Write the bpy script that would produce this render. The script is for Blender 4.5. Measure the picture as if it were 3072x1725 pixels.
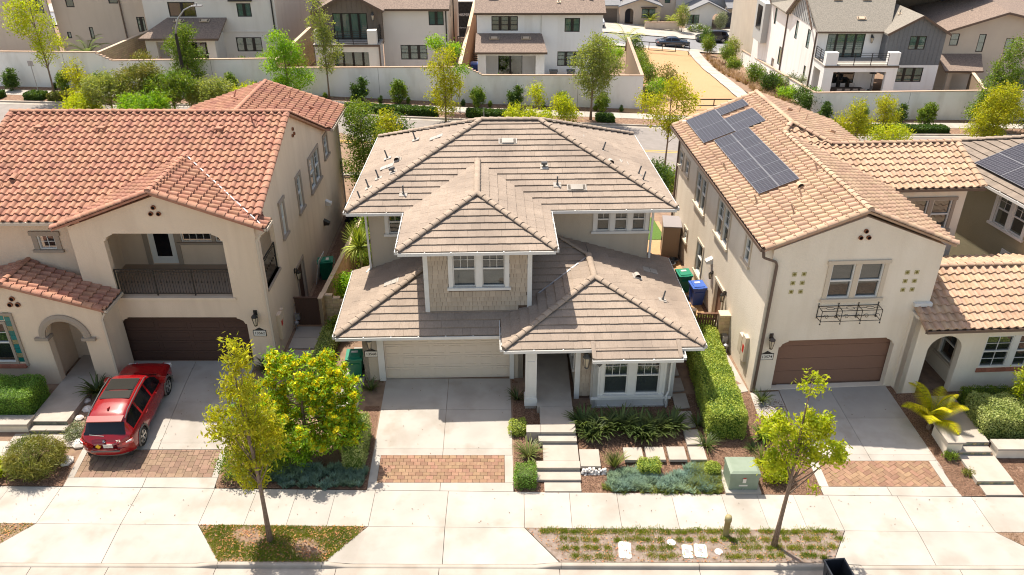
import bpy, bmesh, math, random
import numpy as np
from mathutils import Vector, Matrix
from mathutils.geometry import tessellate_polygon
for _o in list(bpy.data.objects): bpy.data.objects.remove(_o)
random.seed(7); RNG = np.random.default_rng(7)
R = math.radians; PI = math.pi
SC = bpy.context.scene; COL = SC.collection
# ---------------------------------------------------------------- camera, light, exposure
cd = bpy.data.cameras.new('camera'); cam = bpy.data.objects.new('camera', cd); COL.objects.link(cam)
cam.location = (0, 0, 20); cam.rotation_euler = (R(90 - 29.2), 0, 0)
cd.sensor_width = 36; cd.lens = 28.3; cd.clip_start = .1; cd.clip_end = 1500
SC.camera = cam
w = bpy.data.worlds.new('World'); SC.world = w; w.use_nodes = True
nt = w.node_tree; sky = nt.nodes.new('ShaderNodeTexSky'); sky.sky_type = 'NISHITA'; sky.sun_disc = False
SUN = Vector((.27, -.40, -1.0))
sky.sun_elevation = math.atan2(1.0, math.hypot(.27, .40)); sky.sun_rotation = math.atan2(-.27, .40)
sky.dust_density = 1.5
wm = nt.nodes.new('ShaderNodeMix'); wm.data_type = 'RGBA'; wm.blend_type = 'MULTIPLY'; wm.inputs[0].default_value = 1; wm.inputs[7].default_value = (1.10, .95, .79, 1)   # warm white balance of the photograph
nt.links.new(sky.outputs[0], wm.inputs[6]); nt.links.new(wm.outputs[2], nt.nodes['Background'].inputs[0]); nt.nodes['Background'].inputs[1].default_value = .15
sl = bpy.data.lights.new('sun', 'SUN'); sl.energy = 4.3; sl.angle = R(.5); sl.color = (1, .93, .82)
so = bpy.data.objects.new('sun', sl); COL.objects.link(so); so.rotation_euler = SUN.to_track_quat('-Z', 'Y').to_euler(); so.location = (-20, 30, 60)
vs = SC.view_settings; vs.view_transform = 'Standard'; vs.look = 'None'; vs.exposure = .88; vs.gamma = 1; vs.use_curve_mapping = False
SC.cycles.filter_width = 1.1

# ---------------------------------------------------------------- materials
def mat(name, c, rough=.85, c2=None, ns=3., nd=4., var=0., hue=0., bs=0., bn=40., metal=0., spec=.3, fac=(.35, .65), stretch=None, coat=0., c3=None, ns3=.35, f3=(.55, .75), st3=None, c4=None, ns4=1.6, f4=(.6, .74)):
    m = bpy.data.materials.new(name); m.use_nodes = True; t = m.node_tree; N = t.nodes; L = t.links
    b = N['Principled BSDF']; b.inputs['Roughness'].default_value = rough; b.inputs['Metallic'].default_value = metal
    b.inputs['Specular IOR Level'].default_value = spec; b.inputs['Coat Weight'].default_value = coat
    geo = N.new('ShaderNodeNewGeometry'); pos = geo.outputs['Position']
    if stretch:
        mp = N.new('ShaderNodeMapping'); mp.inputs['Scale'].default_value = stretch; L.new(pos, mp.inputs[0]); spos = mp.outputs[0]
    else: spos = pos
    rgb = N.new('ShaderNodeRGB'); rgb.outputs[0].default_value = (*c, 1); out = rgb.outputs[0]
    def mixn(a, col, scale, f, vec, det=nd):
        n = N.new('ShaderNodeTexNoise'); n.inputs['Scale'].default_value = scale; n.inputs['Detail'].default_value = det; L.new(vec, n.inputs['Vector'])
        r = N.new('ShaderNodeMapRange'); r.inputs[1].default_value = f[0]; r.inputs[2].default_value = f[1]; L.new(n.outputs['Fac'], r.inputs[0])
        x = N.new('ShaderNodeMix'); x.data_type = 'RGBA'; L.new(r.outputs[0], x.inputs[0]); L.new(a, x.inputs[6]); x.inputs[7].default_value = (*col, 1)
        return x.outputs[2]
    if c2: out = mixn(out, c2, ns, fac, spos)
    if c3:
        p3 = pos
        if st3: m3 = N.new('ShaderNodeMapping'); m3.inputs['Scale'].default_value = st3; L.new(pos, m3.inputs[0]); p3 = m3.outputs[0]
        out = mixn(out, c3, ns3, f3, p3, 5.)
    if c4: out = mixn(out, c4, ns4, f4, pos, 9.)
    if var or hue:
        oi = N.new('ShaderNodeObjectInfo'); a = N.new('ShaderNodeMath'); a.operation = 'ADD'
        L.new(oi.outputs['Random'], a.inputs[0]); L.new(geo.outputs['Random Per Island'], a.inputs[1])
        fr = N.new('ShaderNodeMath'); fr.operation = 'FRACT'; L.new(a.outputs[0], fr.inputs[0])
        h = N.new('ShaderNodeHueSaturation'); L.new(out, h.inputs['Color'])
        mr = N.new('ShaderNodeMapRange'); mr.inputs[3].default_value = 1 - var; mr.inputs[4].default_value = 1 + var; L.new(fr.outputs[0], mr.inputs[0]); L.new(mr.outputs[0], h.inputs['Value'])
        if hue:
            m7 = N.new('ShaderNodeMath'); m7.operation = 'MULTIPLY'; m7.inputs[1].default_value = 7.31; L.new(fr.outputs[0], m7.inputs[0])
            f7 = N.new('ShaderNodeMath'); f7.operation = 'FRACT'; L.new(m7.outputs[0], f7.inputs[0])
            mh = N.new('ShaderNodeMapRange'); mh.inputs[3].default_value = .5 - hue; mh.inputs[4].default_value = .5 + hue; L.new(f7.outputs[0], mh.inputs[0]); L.new(mh.outputs[0], h.inputs['Hue'])
        out = h.outputs[0]
    L.new(out, b.inputs['Base Color'])
    if bs:
        n = N.new('ShaderNodeTexNoise'); n.inputs['Scale'].default_value = bn; n.inputs['Detail'].default_value = 5; L.new(spos, n.inputs['Vector'])
        bu = N.new('ShaderNodeBump'); bu.inputs['Strength'].default_value = bs; bu.inputs['Distance'].default_value = .02; L.new(n.outputs['Fac'], bu.inputs['Height']); L.new(bu.outputs[0], b.inputs['Normal'])
    return m
def leafmat(name, c, c2, var=.35, hue=.02, tr=.35):
    m = mat(name, c, .5, c2, 1.3, 3., var, hue, spec=.35)
    t = m.node_tree; N = t.nodes; L = t.links; b = N['Principled BSDF']; o = N['Material Output']
    tl = N.new('ShaderNodeBsdfTranslucent'); ms = N.new('ShaderNodeMixShader'); ms.inputs[0].default_value = tr
    src = b.inputs['Base Color'].links[0].from_socket
    g = N.new('ShaderNodeMix'); g.data_type = 'RGBA'; g.blend_type = 'MULTIPLY'; g.inputs[0].default_value = 1; g.inputs[7].default_value = (1.5, 1.5, .6, 1); L.new(src, g.inputs[6])
    L.new(g.outputs[2], tl.inputs[0]); L.new(b.outputs[0], ms.inputs[1]); L.new(tl.outputs[0], ms.inputs[2]); L.new(ms.outputs[0], o.inputs[0])
    return m
def glassmat(name, tint=(.02, .025, .03), trans=.55, gl=.07):
    m = bpy.data.materials.new(name); m.use_nodes = True; t = m.node_tree; N = t.nodes; L = t.links; N.remove(N['Principled BSDF']); o = N['Material Output']
    tr = N.new('ShaderNodeBsdfTransparent'); tr.inputs[0].default_value = (.75, .8, .8, 1); df = N.new('ShaderNodeBsdfDiffuse'); df.inputs[0].default_value = (*tint, 1)
    a = N.new('ShaderNodeMixShader'); a.inputs[0].default_value = trans; L.new(df.outputs[0], a.inputs[1]); L.new(tr.outputs[0], a.inputs[2])
    g = N.new('ShaderNodeBsdfGlossy'); g.inputs['Roughness'].default_value = .03; g.inputs[0].default_value = (.9, .95, .95, 1)
    lw = N.new('ShaderNodeLayerWeight'); lw.inputs[0].default_value = .25; ad = N.new('ShaderNodeMath'); ad.operation = 'MULTIPLY_ADD'; ad.inputs[1].default_value = .4; ad.inputs[2].default_value = gl; L.new(lw.outputs['Facing'], ad.inputs[0])
    b = N.new('ShaderNodeMixShader'); L.new(ad.outputs[0], b.inputs[0]); L.new(a.outputs[0], b.inputs[1]); L.new(g.outputs[0], b.inputs[2]); L.new(b.outputs[0], o.inputs[0])
    return m
M = {}
def D(k, *a, **kw): M[k] = mat(k, *a, **kw)
D('stucco_tan', (.66, .52, .385), .95, (.69, .55, .41), .8, bs=.6, bn=28, c3=(.60, .465, .34), f3=(.45, .8), ns3=1.3, st3=(1.5, 1.5, .2))
D('stucco_cream', (.73, .635, .51), .95, (.76, .67, .545), .8, bs=.6, bn=28, c3=(.68, .585, .46), f3=(.45, .8), ns3=1.3, st3=(1.5, 1.5, .2))
D('stucco_gray', (.44, .375, .295), .95, (.46, .395, .31), .8, bs=.6, bn=28, c3=(.385, .325, .25), ns3=1.1, st3=(1.3, 1.3, .2), f3=(.5, .8))
D('stucco_sage', (.30, .265, .17), .95, (.33, .29, .19), .8, bs=.6, bn=28)
D('stucco_taupe', (.575, .475, .375), .95, (.60, .50, .40), .6, bs=.2, bn=30, c3=(.52, .425, .33), ns3=1.1, st3=(1.3, 1.3, .2), f3=(.5, .8))
D('stucco_pale', (.69, .64, .57), .95, (.72, .67, .60), .6, bs=.2, bn=30, c3=(.63, .58, .51), ns3=1.1, st3=(1.3, 1.3, .2), f3=(.5, .8))
D('stucco_white', (.82, .80, .77), .95, (.85, .83, .80), .6, bs=.2, bn=30, c3=(.72, .69, .64), ns3=1.1, st3=(1.3, 1.3, .2), f3=(.5, .8))
D('stucco_beige', (.54, .47, .375), .95, (.5, .43, .35), .6, bs=.2, bn=30, c3=(.48, .41, .32), ns3=1.1, st3=(1.3, 1.3, .2), f3=(.5, .8))
D('white', (.66, .64, .60), .5, (.62, .60, .56), 3, bs=.05)
D('trim_tan', (.33, .265, .205), .9, bs=.2)
D('trim_cream', (.56, .47, .36), .9, bs=.2)
D('vinyl', (.72, .71, .66), .4)
D('black_frame', (.025, .022, .02), .4)
D('bronze', (.075, .05, .035), .45, spec=.5)
D('brown_gutter', (.11, .07, .05), .4, spec=.5)
D('tan_gutter', (.50, .42, .33), .5)
D('iron', (.03, .025, .02), .5)
D('blind', (.25, .245, .21), .6)
D('shade_white', (.75, .75, .7), .6)
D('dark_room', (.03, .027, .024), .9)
D('lead', (.30, .30, .31), .5, (.45, .45, .46), 6, metal=.3)
D('stile', (.345, .162, .103), .85, (.42, .225, .148), 5, var=.10, hue=.006, bs=.2, bn=60, c3=(.275, .125, .09), ns3=1.2, f3=(.5, .75))
D('stile_old', (.22, .07, .05), .8, (.29, .10, .07), 5, var=.2, hue=.008, bs=.2, bn=60)
D('stile_tan', (.42, .28, .185), .85, (.475, .33, .225), 5, var=.11, hue=.009, bs=.2, bn=60, c3=(.34, .215, .145), ns3=1.3, f3=(.5, .8))
D('flat_tile', (.285, .222, .172), .9, (.335, .268, .212), 9, 6., var=.055, bs=.5, bn=30, stretch=(3, 1, 1), c3=(.225, .178, .142), ns3=.5, f3=(.45, .75))
D('flat_cap', (.31, .24, .182), .9, (.36, .285, .22), 12, 6., var=.1, bs=.4, bn=60)
D('flat_tile_gray', (.205, .165, .13), .9, (.25, .20, .16), 9, 6., var=.10, bs=.4, bn=60)
D('deck_dark', (.09, .065, .05), .95)
D('shingle_brown', (.26, .195, .155), .95, (.18, .135, .11), 9, 5., bs=.6, bn=25, fac=(.4, .6))
D('shingle_gray', (.27, .24, .20), .95, (.20, .18, .15), 9, 5., bs=.6, bn=25, fac=(.4, .6))
D('shake', (.42, .335, .25), .9, (.45, .365, .275), 2, var=.08, bs=.2, bn=30)
D('door_brown', (.085, .045, .032), .7, (.10, .055, .04), 20, bs=.3, bn=40, stretch=(1, 1, 8))
D('door_redbrown', (.21, .115, .078), .7, (.24, .135, .092), 20, bs=.3, bn=40, stretch=(1, 1, 8))
D('door_cream', (.68, .575, .46), .6)
D('door_navy', (.09, .10, .12), .6)
D('concrete', (.37, .335, .295), .92, (.42, .385, .34), .9, 8., var=.07, bs=.15, bn=90, c3=(.27, .235, .19), ns3=.7, f3=(.5, .85), c4=(.27, .225, .17), ns4=.8, f4=(.6, .85))
D('concrete_warm', (.36, .315, .265), .92, (.41, .36, .305), 2, 6., var=.03, bs=.15, bn=90)
D('asphalt', (.30, .255, .215), .95, (.33, .28, .235), 2, 8., bs=.2, bn=90)
D('asphalt_far', (.20, .20, .21), .95, (.23, .23, .24), 2, 6., bs=.2, bn=60)
D('gutter_concrete', (.31, .265, .22), .9, (.39, .35, .30), 1.2, 6., bs=.15, bn=60)
D('dg_sand', (.40, .245, .125), .95, (.44, .275, .145), 6, 8., bs=.2, bn=60, c3=(.36, .22, .11), ns3=.2)
D('mulch', (.10, .055, .035), .95, (.24, .14, .09), 22, 8., bs=1., bn=35, fac=(.4, .62), c3=(.30, .20, .14), ns3=6, f3=(.6, .75))
D('mulch_far', (.16, .095, .065), .95, (.28, .18, .12), 6, 8., bs=.8, bn=20)
D('soil', (.20, .13, .09), .95, (.27, .18, .12), 3, 8., bs=.5, bn=20)
D('chip', (.16, .09, .055), .9, var=.6, hue=.01)
D('leaf_litter', (.36, .17, .07), .8, var=.5, hue=.02)
D('strip_base', (.38, .30, .24), .95, (.30, .22, .16), 14, 8., bs=.8, bn=40, fac=(.35, .65))
D('grid_paver', (.27, .215, .18), .95, (.18, .13, .095), 5, 6., bs=.3, bn=60)
D('paver', (.25, .145, .09), .9, (.29, .18, .115), 7, 5., var=.17, hue=.012, bs=.4, bn=60)
D('paver_gray', (.215, .14, .095), .9, (.25, .165, .115), 7, 5., var=.16, hue=.01, bs=.4, bn=60)
D('joint_sand', (.12, .075, .05), .95)
D('brick_tan', (.52, .37, .21), .92, (.60, .44, .27), 8, 5., var=.13, hue=.01, bs=.5, bn=50)
D('mortar', (.26, .19, .125), .95)
D('brick_red', (.33, .12, .075), .9, var=.15)
D('cap_block', (.55, .43, .31), .9, var=.1, bs=.2)
D('cap_far', (.42, .30, .22), .9, var=.08)
D('wall_white', (.87, .84, .79), .95, (.84, .80, .75), .7, 6., bs=.3, bn=8, c3=(.62, .57, .50), ns3=.9, f3=(.5, .85), st3=(1, 1, .35))
D('wood_brown', (.13, .065, .04), .8, var=.2, bs=.3, bn=30, stretch=(1, 1, .2))
D('wood_fence', (.32, .17, .09), .8, var=.2)
D('wood_dark', (.10, .075, .06), .8, var=.15)
D('board_gray', (.155, .16, .165), .8, (.175, .18, .185), 6, bs=.1, bn=30)
D('board_taupe', (.17, .135, .105), .8, (.185, .145, .115), 6, bs=.1, bn=30)
D('board_pale', (.42, .43, .42), .8)
D('bark', (.16, .105, .07), .9, (.26, .19, .14), 30, 6., bs=.9, bn=50, stretch=(1, 1, .3))
D('bark_gray', (.22, .18, .14), .9, (.32, .27, .22), 30, 6., bs=.9, bn=50, stretch=(1, 1, .3))
D('green_plastic', (.0, .13, .065), .45, spec=.5)
D('green_lid', (.01, .20, .115), .4, spec=.5)
D('blue_plastic', (.025, .065, .27), .4, spec=.5)
D('blue_lid', (.05, .12, .42), .35, spec=.5)
D('black_plastic', (.022, .024, .03), .35, spec=.5)
D('cabinet_green', (.19, .235, .17), .55, (.22, .265, .20), 3, spec=.4)
D('bollard_tan', (.30, .25, .12), .6)
D('cover_green', (.42, .52, .42), .8, (.5, .58, .5), 8)
D('cover_white', (.68, .66, .62), .8, (.6, .57, .52), 8)
D('metal_gray', (.35, .35, .36), .4, metal=.7)
D('metal_dark', (.12, .12, .12), .5, metal=.4)
D('steel', (.55, .55, .56), .3, metal=.9)
D('pv_cell', (.022, .02, .028), .3, (.03, .027, .036), 3, spec=.25, var=.15)
D('pv_line', (.17, .17, .19), .5)
D('pv_frame', (.17, .17, .18), .4)
D('asphalt_back', (.225, .20, .18), .95, (.26, .23, .21), 2, 8., bs=.2, bn=90)
D('ink', (.03, .025, .02), .6)
D('plaque', (.66, .62, .55), .6)
D('terracotta', (.25, .10, .05), .8)
D('hole_dark', (.02, .012, .01), .9)
D('tile_teal', (.01, .14, .13), .25, var=.35, hue=.02, spec=.6)
D('tile_deco', (.42, .34, .2), .4, (.10, .09, .03), 60)
D('tile_yellow', (.55, .48, .27), .5)
D('tile_star', (.16, .13, .02), .4)
D('tile_riser', (.05, .085, .07), .3, (.2, .2, .14), 60, var=.3)
D('shed_tan', (.31, .22, .145), .6, bs=.1)
D('shed_roof', (.26, .235, .235), .6)
D('turf_green', (.07, .13, .02), .95, (.09, .16, .03), 9, bs=.5, bn=80)
D('car_red', (.24, .002, .005), .25, coat=.7, spec=.4)
D('car_blue', (.012, .03, .06), .25, coat=1., spec=.5)
D('car_black', (.010, .012, .022), .2, coat=1., spec=.5)
D('car_white', (.7, .7, .7), .25, coat=1.)
D('rubber', (.02, .02, .02), .8)
D('alloy', (.62, .60, .57), .3, metal=.9)
D('arch_trim', (.14, .13, .12), .6)
D('lamp_red', (.45, .01, .01), .2, coat=1.)
D('lamp_clear', (.7, .7, .7), .15, coat=1.)
D('yellow_sign', (.7, .42, .02), .5)
D('car_glass', (.008, .008, .010), .06, spec=.45)
D('sunroof_glass', (.016, .015, .012), .35, spec=.12)
D('blue_badge', (.02, .08, .3), .4)
D('yellow_paint', (.55, .36, .05), .8)
D('rock_white', (.7, .67, .62), .8, (.55, .5, .45), 4)
D('truck_black', (.012, .012, .014), .5, (.03, .03, .03), 3)
D('lamp_glass', (.6, .5, .36), .3)
D('rust', (.3, .15, .06), .8)
D('flower_white', (.8, .8, .78), .7)
D('flower_red', (.5, .05, .03), .7, var=.3)
D('flower_yellow', (.90, .72, .01), .6, var=.15, hue=.01)
D('red_label', (.5, .03, .02), .6)
M['glass'] = glassmat('glass'); M['glass_dark'] = glassmat('glass_dark', (.01, .01, .01), .35, .12)
M['glass_teal'] = glassmat('glass_teal', (.10, .17, .145), .25, .10)
M['lf_lime'] = leafmat('lf_lime', (0.30, 0.36, 0.018), (0.44, 0.46, 0.022), .3, .02, .5)
M['lf_yellow'] = leafmat('lf_yellow', (0.44, 0.42, 0.022), (0.27, 0.29, 0.018), .3, .02, .5)
M['lf_mid'] = leafmat('lf_mid', (0.10, 0.18, 0.018), (0.20, 0.26, 0.025))
M['lf_dark'] = leafmat('lf_dark', (.045, .095, .015), (.09, .15, .02))
M['lf_olive'] = leafmat('lf_olive', (0.205, 0.243, 0.070), (0.294, 0.320, 0.090), .3, .02, .5)
M['lf_fresh'] = leafmat('lf_fresh', (0.166, 0.307, 0.019), (0.269, 0.410, 0.026), .3, .02, .5)
M['lf_cassia'] = leafmat('lf_cassia', (.42, .42, .012), (.55, .50, .014), .3, .02, .5)
M['lf_hedge'] = leafmat('lf_hedge', (0.269, 0.346, 0.051), (0.410, 0.461, 0.077), .3, .015, .2)
M['lf_box'] = leafmat('lf_box', (0.128, 0.243, 0.032), (0.205, 0.333, 0.038), .3, .015, .2)
M['lf_varieg'] = leafmat('lf_varieg', (.25, .30, .07), (.42, .46, .16), .35, .015, .2)
M['lf_flax'] = leafmat('lf_flax', (.05, .08, .018), (.10, .13, .03), .4, .01, .2)
M['lf_flax_lt'] = leafmat('lf_flax_lt', (.12, .15, .04), (.2, .22, .06), .4, .01, .25)
M['lf_blue'] = leafmat('lf_blue', (.17, .26, .21), (.22, .30, .18), .35, .02, .1)
M['lf_grass'] = leafmat('lf_grass', (0.166, 0.243, 0.019), (0.307, 0.333, 0.038), .4, .02, .25)
M['lf_dry'] = leafmat('lf_dry', (.36, .23, .13), (.25, .15, .08), .3, .01, .2)
M['lf_silver'] = leafmat('lf_silver', (.2, .24, .13), (.28, .3, .18), .3, .01, .2)
M['lf_palm'] = leafmat('lf_palm', (0.422, 0.435, 0.026), (0.230, 0.307, 0.038), .3, .02, .35)
M['lf_gold'] = leafmat('lf_gold', (0.256, 0.230, 0.045), (0.141, 0.166, 0.026), .35, .02, .25)
M['lf_red'] = leafmat('lf_red', (.3, .03, .03), (.15, .05, .03), .4, .01, .25)

# ---------------------------------------------------------------- objects
def empty(name, loc=(0, 0, 0), rz=0, label=None, cat=None, group=None, kind=None):
    o = bpy.data.objects.new(name, None); o.empty_display_size = .3; COL.objects.link(o); o.location = loc; o.rotation_euler = (0, 0, rz)
    return tag(o, label, cat, group, kind)
def tag(o, label=None, cat=None, group=None, kind=None):
    if label: o['label'] = label
    if cat: o['category'] = cat
    if group: o['group'] = group
    if kind: o['kind'] = kind
    return o
def kids(o): return KID.get(o.name, [])
KID = {}
def link(name, me, parent=None, loc=None, mw=None):
    o = bpy.data.objects.new(name, me); COL.objects.link(o)
    if parent: o.parent = parent; KID.setdefault(parent.name, []).append(o)
    if mw is not None: o.matrix_local = mw
    elif loc: o.location = loc
    return o
def dup(root, loc, rz=0., s=1., label=None, group=None, parent=None):
    c = root.copy(); COL.objects.link(c)
    for ch in kids(root): 
        d = dup(ch, None, parent=c); KID.setdefault(c.name, []).append(d)
    if parent: c.parent = parent
    if loc is not None:
        c.location = loc; c.rotation_euler = (0, 0, rz); c.scale = (s, s, s) if not isinstance(s, tuple) else s
        if label: c['label'] = label
        if group: c['group'] = group
    return c
class MB:
    def __init__(s): s.v = []; s.f = []; s.m = []
    def add(s, vs, fs, mi=0):
        b = len(s.v); s.v += [tuple(p) for p in vs]; s.f += [tuple(b + i for i in f) for f in fs]; s.m += [mi] * len(fs); return s
    def box(s, x0, x1, y0, y1, z0, z1, mi=0):
        return s.add([(x0, y0, z0), (x1, y0, z0), (x1, y1, z0), (x0, y1, z0), (x0, y0, z1), (x1, y0, z1), (x1, y1, z1), (x0, y1, z1)],
                     [(0, 3, 2, 1), (4, 5, 6, 7), (0, 1, 5, 4), (1, 2, 6, 5), (2, 3, 7, 6), (3, 0, 4, 7)], mi)
    def quad(s, a, b, c, d, mi=0): return s.add([a, b, c, d], [(0, 1, 2, 3)], mi)
    def poly(s, pts, mi=0): return s.add(pts, [tuple(range(len(pts)))], mi)
    def slab(s, pts, dz, mi=0):   # polygon extruded by vector dz
        n = len(pts); d = Vector(dz); P = [Vector(p) for p in pts]; Q = [p + d for p in P]
        return s.add(P + Q, [tuple(range(n)), tuple(range(2 * n - 1, n - 1, -1))] + [(i, (i + 1) % n, n + (i + 1) % n, n + i) for i in range(n)], mi)
    def bar(s, a, b, w, h=None, up=(0, 0, 1), mi=0):   # box bar from a to b
        a = Vector(a); b = Vector(b); h = h or w; d = (b - a).normalized(); u = Vector(up)
        if abs(d.dot(u)) > .98: u = Vector((0, 1, 0))
        x = d.cross(u).normalized() * w / 2; y = x.cross(d).normalized() * h / 2
        vs = [p + sx * x + sy * y for p in (a, b) for sx, sy in ((-1, -1), (1, -1), (1, 1), (-1, 1))]
        return s.add(vs, [(0, 3, 2, 1), (4, 5, 6, 7), (0, 1, 5, 4), (1, 2, 6, 5), (2, 3, 7, 6), (3, 0, 4, 7)], mi)
    def tube(s, pts, rad, n=8, mi=0, cap=True):
        pts = [Vector(p) for p in pts]; k = len(pts)
        if not hasattr(rad, '__len__'): rad = [rad] * k
        b = len(s.v); pu = None
        for i, p in enumerate(pts):
            d = (pts[min(i + 1, k - 1)] - pts[max(i - 1, 0)]).normalized()
            u = Vector((0, 0, 1)) if abs(d.z) < .9 else Vector((1, 0, 0))
            if pu is not None: u = pu
            x = (u - d * u.dot(d)).normalized(); y = d.cross(x); pu = x
            for j in range(n):
                a = 2 * PI * j / n; q = p + (x * math.cos(a) + y * math.sin(a)) * rad[i]; s.v.append(tuple(q))
        for i in range(k - 1):
            for j in range(n): s.f.append((b + i * n + j, b + i * n + (j + 1) % n, b + (i + 1) * n + (j + 1) % n, b + (i + 1) * n + j)); s.m.append(mi)
        if cap:
            s.f.append(tuple(b + j for j in range(n))[::-1]); s.m.append(mi); s.f.append(tuple(b + (k - 1) * n + j for j in range(n))); s.m.append(mi)
        return s
    def lathe(s, prof, c=(0, 0, 0), n=16, mi=0):
        b = len(s.v); k = len(prof)
        for r, z in prof:
            for j in range(n): a = 2 * PI * j / n; s.v.append((c[0] + r * math.cos(a), c[1] + r * math.sin(a), c[2] + z))
        for i in range(k - 1):
            for j in range(n): s.f.append((b + i * n + j, b + i * n + (j + 1) % n, b + (i + 1) * n + (j + 1) % n, b + (i + 1) * n + j)); s.m.append(mi)
        s.f.append(tuple(b + (k - 1) * n + j for j in range(n))); s.m.append(mi)
        return s
    def xf(s, mtx, start=0):
        for i in range(start, len(s.v)): s.v[i] = tuple(mtx @ Vector(s.v[i]))
        return s
    def mesh(s, name, mats, smooth=False):
        me = bpy.data.meshes.new(name); me.from_pydata(s.v, [], s.f)
        if not isinstance(mats, (list, tuple)): mats = [mats]
        for x in mats: me.materials.append(M[x] if isinstance(x, str) else x)
        if len(mats) > 1: me.polygons.foreach_set('material_index', s.m)
        if smooth: me.polygons.foreach_set('use_smooth', [True] * len(me.polygons))
        me.update(); return me
    def build(s, name, mats, parent=None, smooth=False, loc=None, **kw):
        o = link(name, s.mesh(name, mats, smooth), parent, loc); return tag(o, **kw) if kw else o
def npmesh(name, V, F, m, mi=None):
    k = F.shape[1]; me = bpy.data.meshes.new(name); me.vertices.add(len(V)); me.vertices.foreach_set('co', V.astype(np.float32).ravel())
    me.loops.add(F.size); me.loops.foreach_set('vertex_index', F.astype(np.int32).ravel())
    me.polygons.add(len(F)); me.polygons.foreach_set('loop_start', np.arange(0, F.size, k, dtype=np.int32)); me.polygons.foreach_set('loop_total', np.full(len(F), k, np.int32))
    for x in (m if isinstance(m, (list, tuple)) else [m]): me.materials.append(M[x])
    if mi is not None: me.polygons.foreach_set('material_index', mi.astype(np.int32))
    me.update(calc_edges=True); return me
# ---------------------------------------------------------------- terrain
def ss(a, b, x):
    t = min(1, max(0, (x - a) / (b - a))); return t * t * (3 - 2 * t)
def tz(x, y):
    zf = .4 * min(1, max(0, (y - 21.2) / 5.8)); zb = .45 - .075 * min(28, max(-22, x)); k = ss(43, 50, y)
    z = zf * (1 - k) + zb * k
    if y > 70: z -= 4.2 * ss(70, 108, y)
    return z
def drape(name, P, Q, m, dz, n=24, parent=None, k=1, **kw):
    """strip between polylines P and Q (same number of points), following the terrain"""
    mb = MB(); rows = []
    def samp(L):
        out = []
        for i in range(len(L) - 1):
            for t in range(n): out.append(Vector(L[i]).lerp(Vector(L[i + 1]), t / n))
        out.append(Vector(L[-1])); return out
    A = samp(P); B = samp(Q); vs = []; fs = []
    for a, b in zip(A, B):
        for j in range(k + 1):
            p = a.lerp(b, j / k); vs.append((p.x, p.y, tz(p.x, p.y) + dz))
    for i in range(len(A) - 1):
        for j in range(k): q = i * (k + 1) + j; fs.append((q, q + 1, q + k + 2, q + k + 1))
    mb.add(vs, fs); return mb.build(name, m, parent, **kw)
CAMP = Vector((0, 0, 20)); _s = math.sin(R(29.2)); _c = math.cos(R(29.2))
def depth(p):
    y = p[1]; z = p[2] - 20; return y * _c - z * _s
def inframe(p, m=1.03):
    d = depth(p); 
    if d <= 0: return False
    y = p[1]; z = p[2] - 20
    return abs(p[0] / d) < .636 * m and abs((y * _s + z * _c) / d) < .357 * m
def text(name, s, size, m, parent, mtx, ext=.004, bold=0.):
    c = bpy.data.curves.new(name, 'FONT'); c.body = s; c.size = size; c.extrude = ext; c.align_x = 'CENTER'; c.align_y = 'CENTER'; c.offset = bold
    t = bpy.data.objects.new('tmp', c); COL.objects.link(t); dg = bpy.context.evaluated_depsgraph_get(); me = bpy.data.meshes.new_from_object(t.evaluated_get(dg))
    bpy.data.objects.remove(t); me.materials.clear(); me.materials.append(M[m]); o = link(name, me, parent); o.matrix_local = mtx; return o
# ---------------------------------------------------------------- building kit
class Fr:
    def __init__(s, o, u, n): s.o = Vector((o[0], o[1], 0)); s.u = Vector((u[0], u[1], 0)); s.n = Vector((n[0], n[1], 0))
    def pt(s, u, z, d=0): p = s.o + s.u * u + s.n * d; return (p.x, p.y, z)
    def box(s, mb, u0, u1, z0, z1, d0, d1, mi=0):
        p = s.pt; return mb.add([p(u0, z0, d0), p(u1, z0, d0), p(u1, z0, d1), p(u0, z0, d1), p(u0, z1, d0), p(u1, z1, d0), p(u1, z1, d1), p(u0, z1, d1)],
                                [(0, 3, 2, 1), (4, 5, 6, 7), (0, 1, 5, 4), (1, 2, 6, 5), (2, 3, 7, 6), (3, 0, 4, 7)], mi)
    def mtx(s, u, z, d=0):   # local X=u, Y=up, Z=outward
        zc = s.n; yc = Vector((0, 0, 1)); xc = yc.cross(zc); o = Vector(s.pt(u, z, d))
        return Matrix(((xc.x, yc.x, zc.x, o.x), (xc.y, yc.y, zc.y, o.y), (xc.z, yc.z, zc.z, o.z), (0, 0, 0, 1)))
def front(y): return Fr((0, y), (1, 0), (0, -1))
def right(x): return Fr((x, 0), (0, 1), (1, 0))
def left(x): return Fr((x, 0), (0, 1), (-1, 0))
def back(y): return Fr((0, y), (1, 0), (0, 1))
def rect(u0, u1, z0, z1): return [(u0, z0), (u1, z0), (u1, z1), (u0, z1)]
def arch(u0, u1, z0, z1, n=14):   # z1 = crown
    r = (u1 - u0) / 2; c = (u0 + u1) / 2; zs = z1 - r
    return [(u0, z0), (u1, z0)] + [(c + r * math.cos(PI * i / n), zs + r * math.sin(PI * i / n)) for i in range(n + 1)]
def chamf(u0, u1, z0, z1, a=.38, b=.32):   # opening with notched, curved upper corners
    return [(u0, z0), (u1, z0), (u1, z1 - b), (u1 - .06, z1 - b), (u1 - .12, z1 - b * .55), (u1 - a * .7, z1 - .09), (u1 - a, z1 - .05), (u1 - a, z1),
            (u0 + a, z1), (u0 + a, z1 - .05), (u0 + a * .7, z1 - .09), (u0 + .12, z1 - b * .55), (u0 + .06, z1 - b), (u0, z1 - b)]
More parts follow.
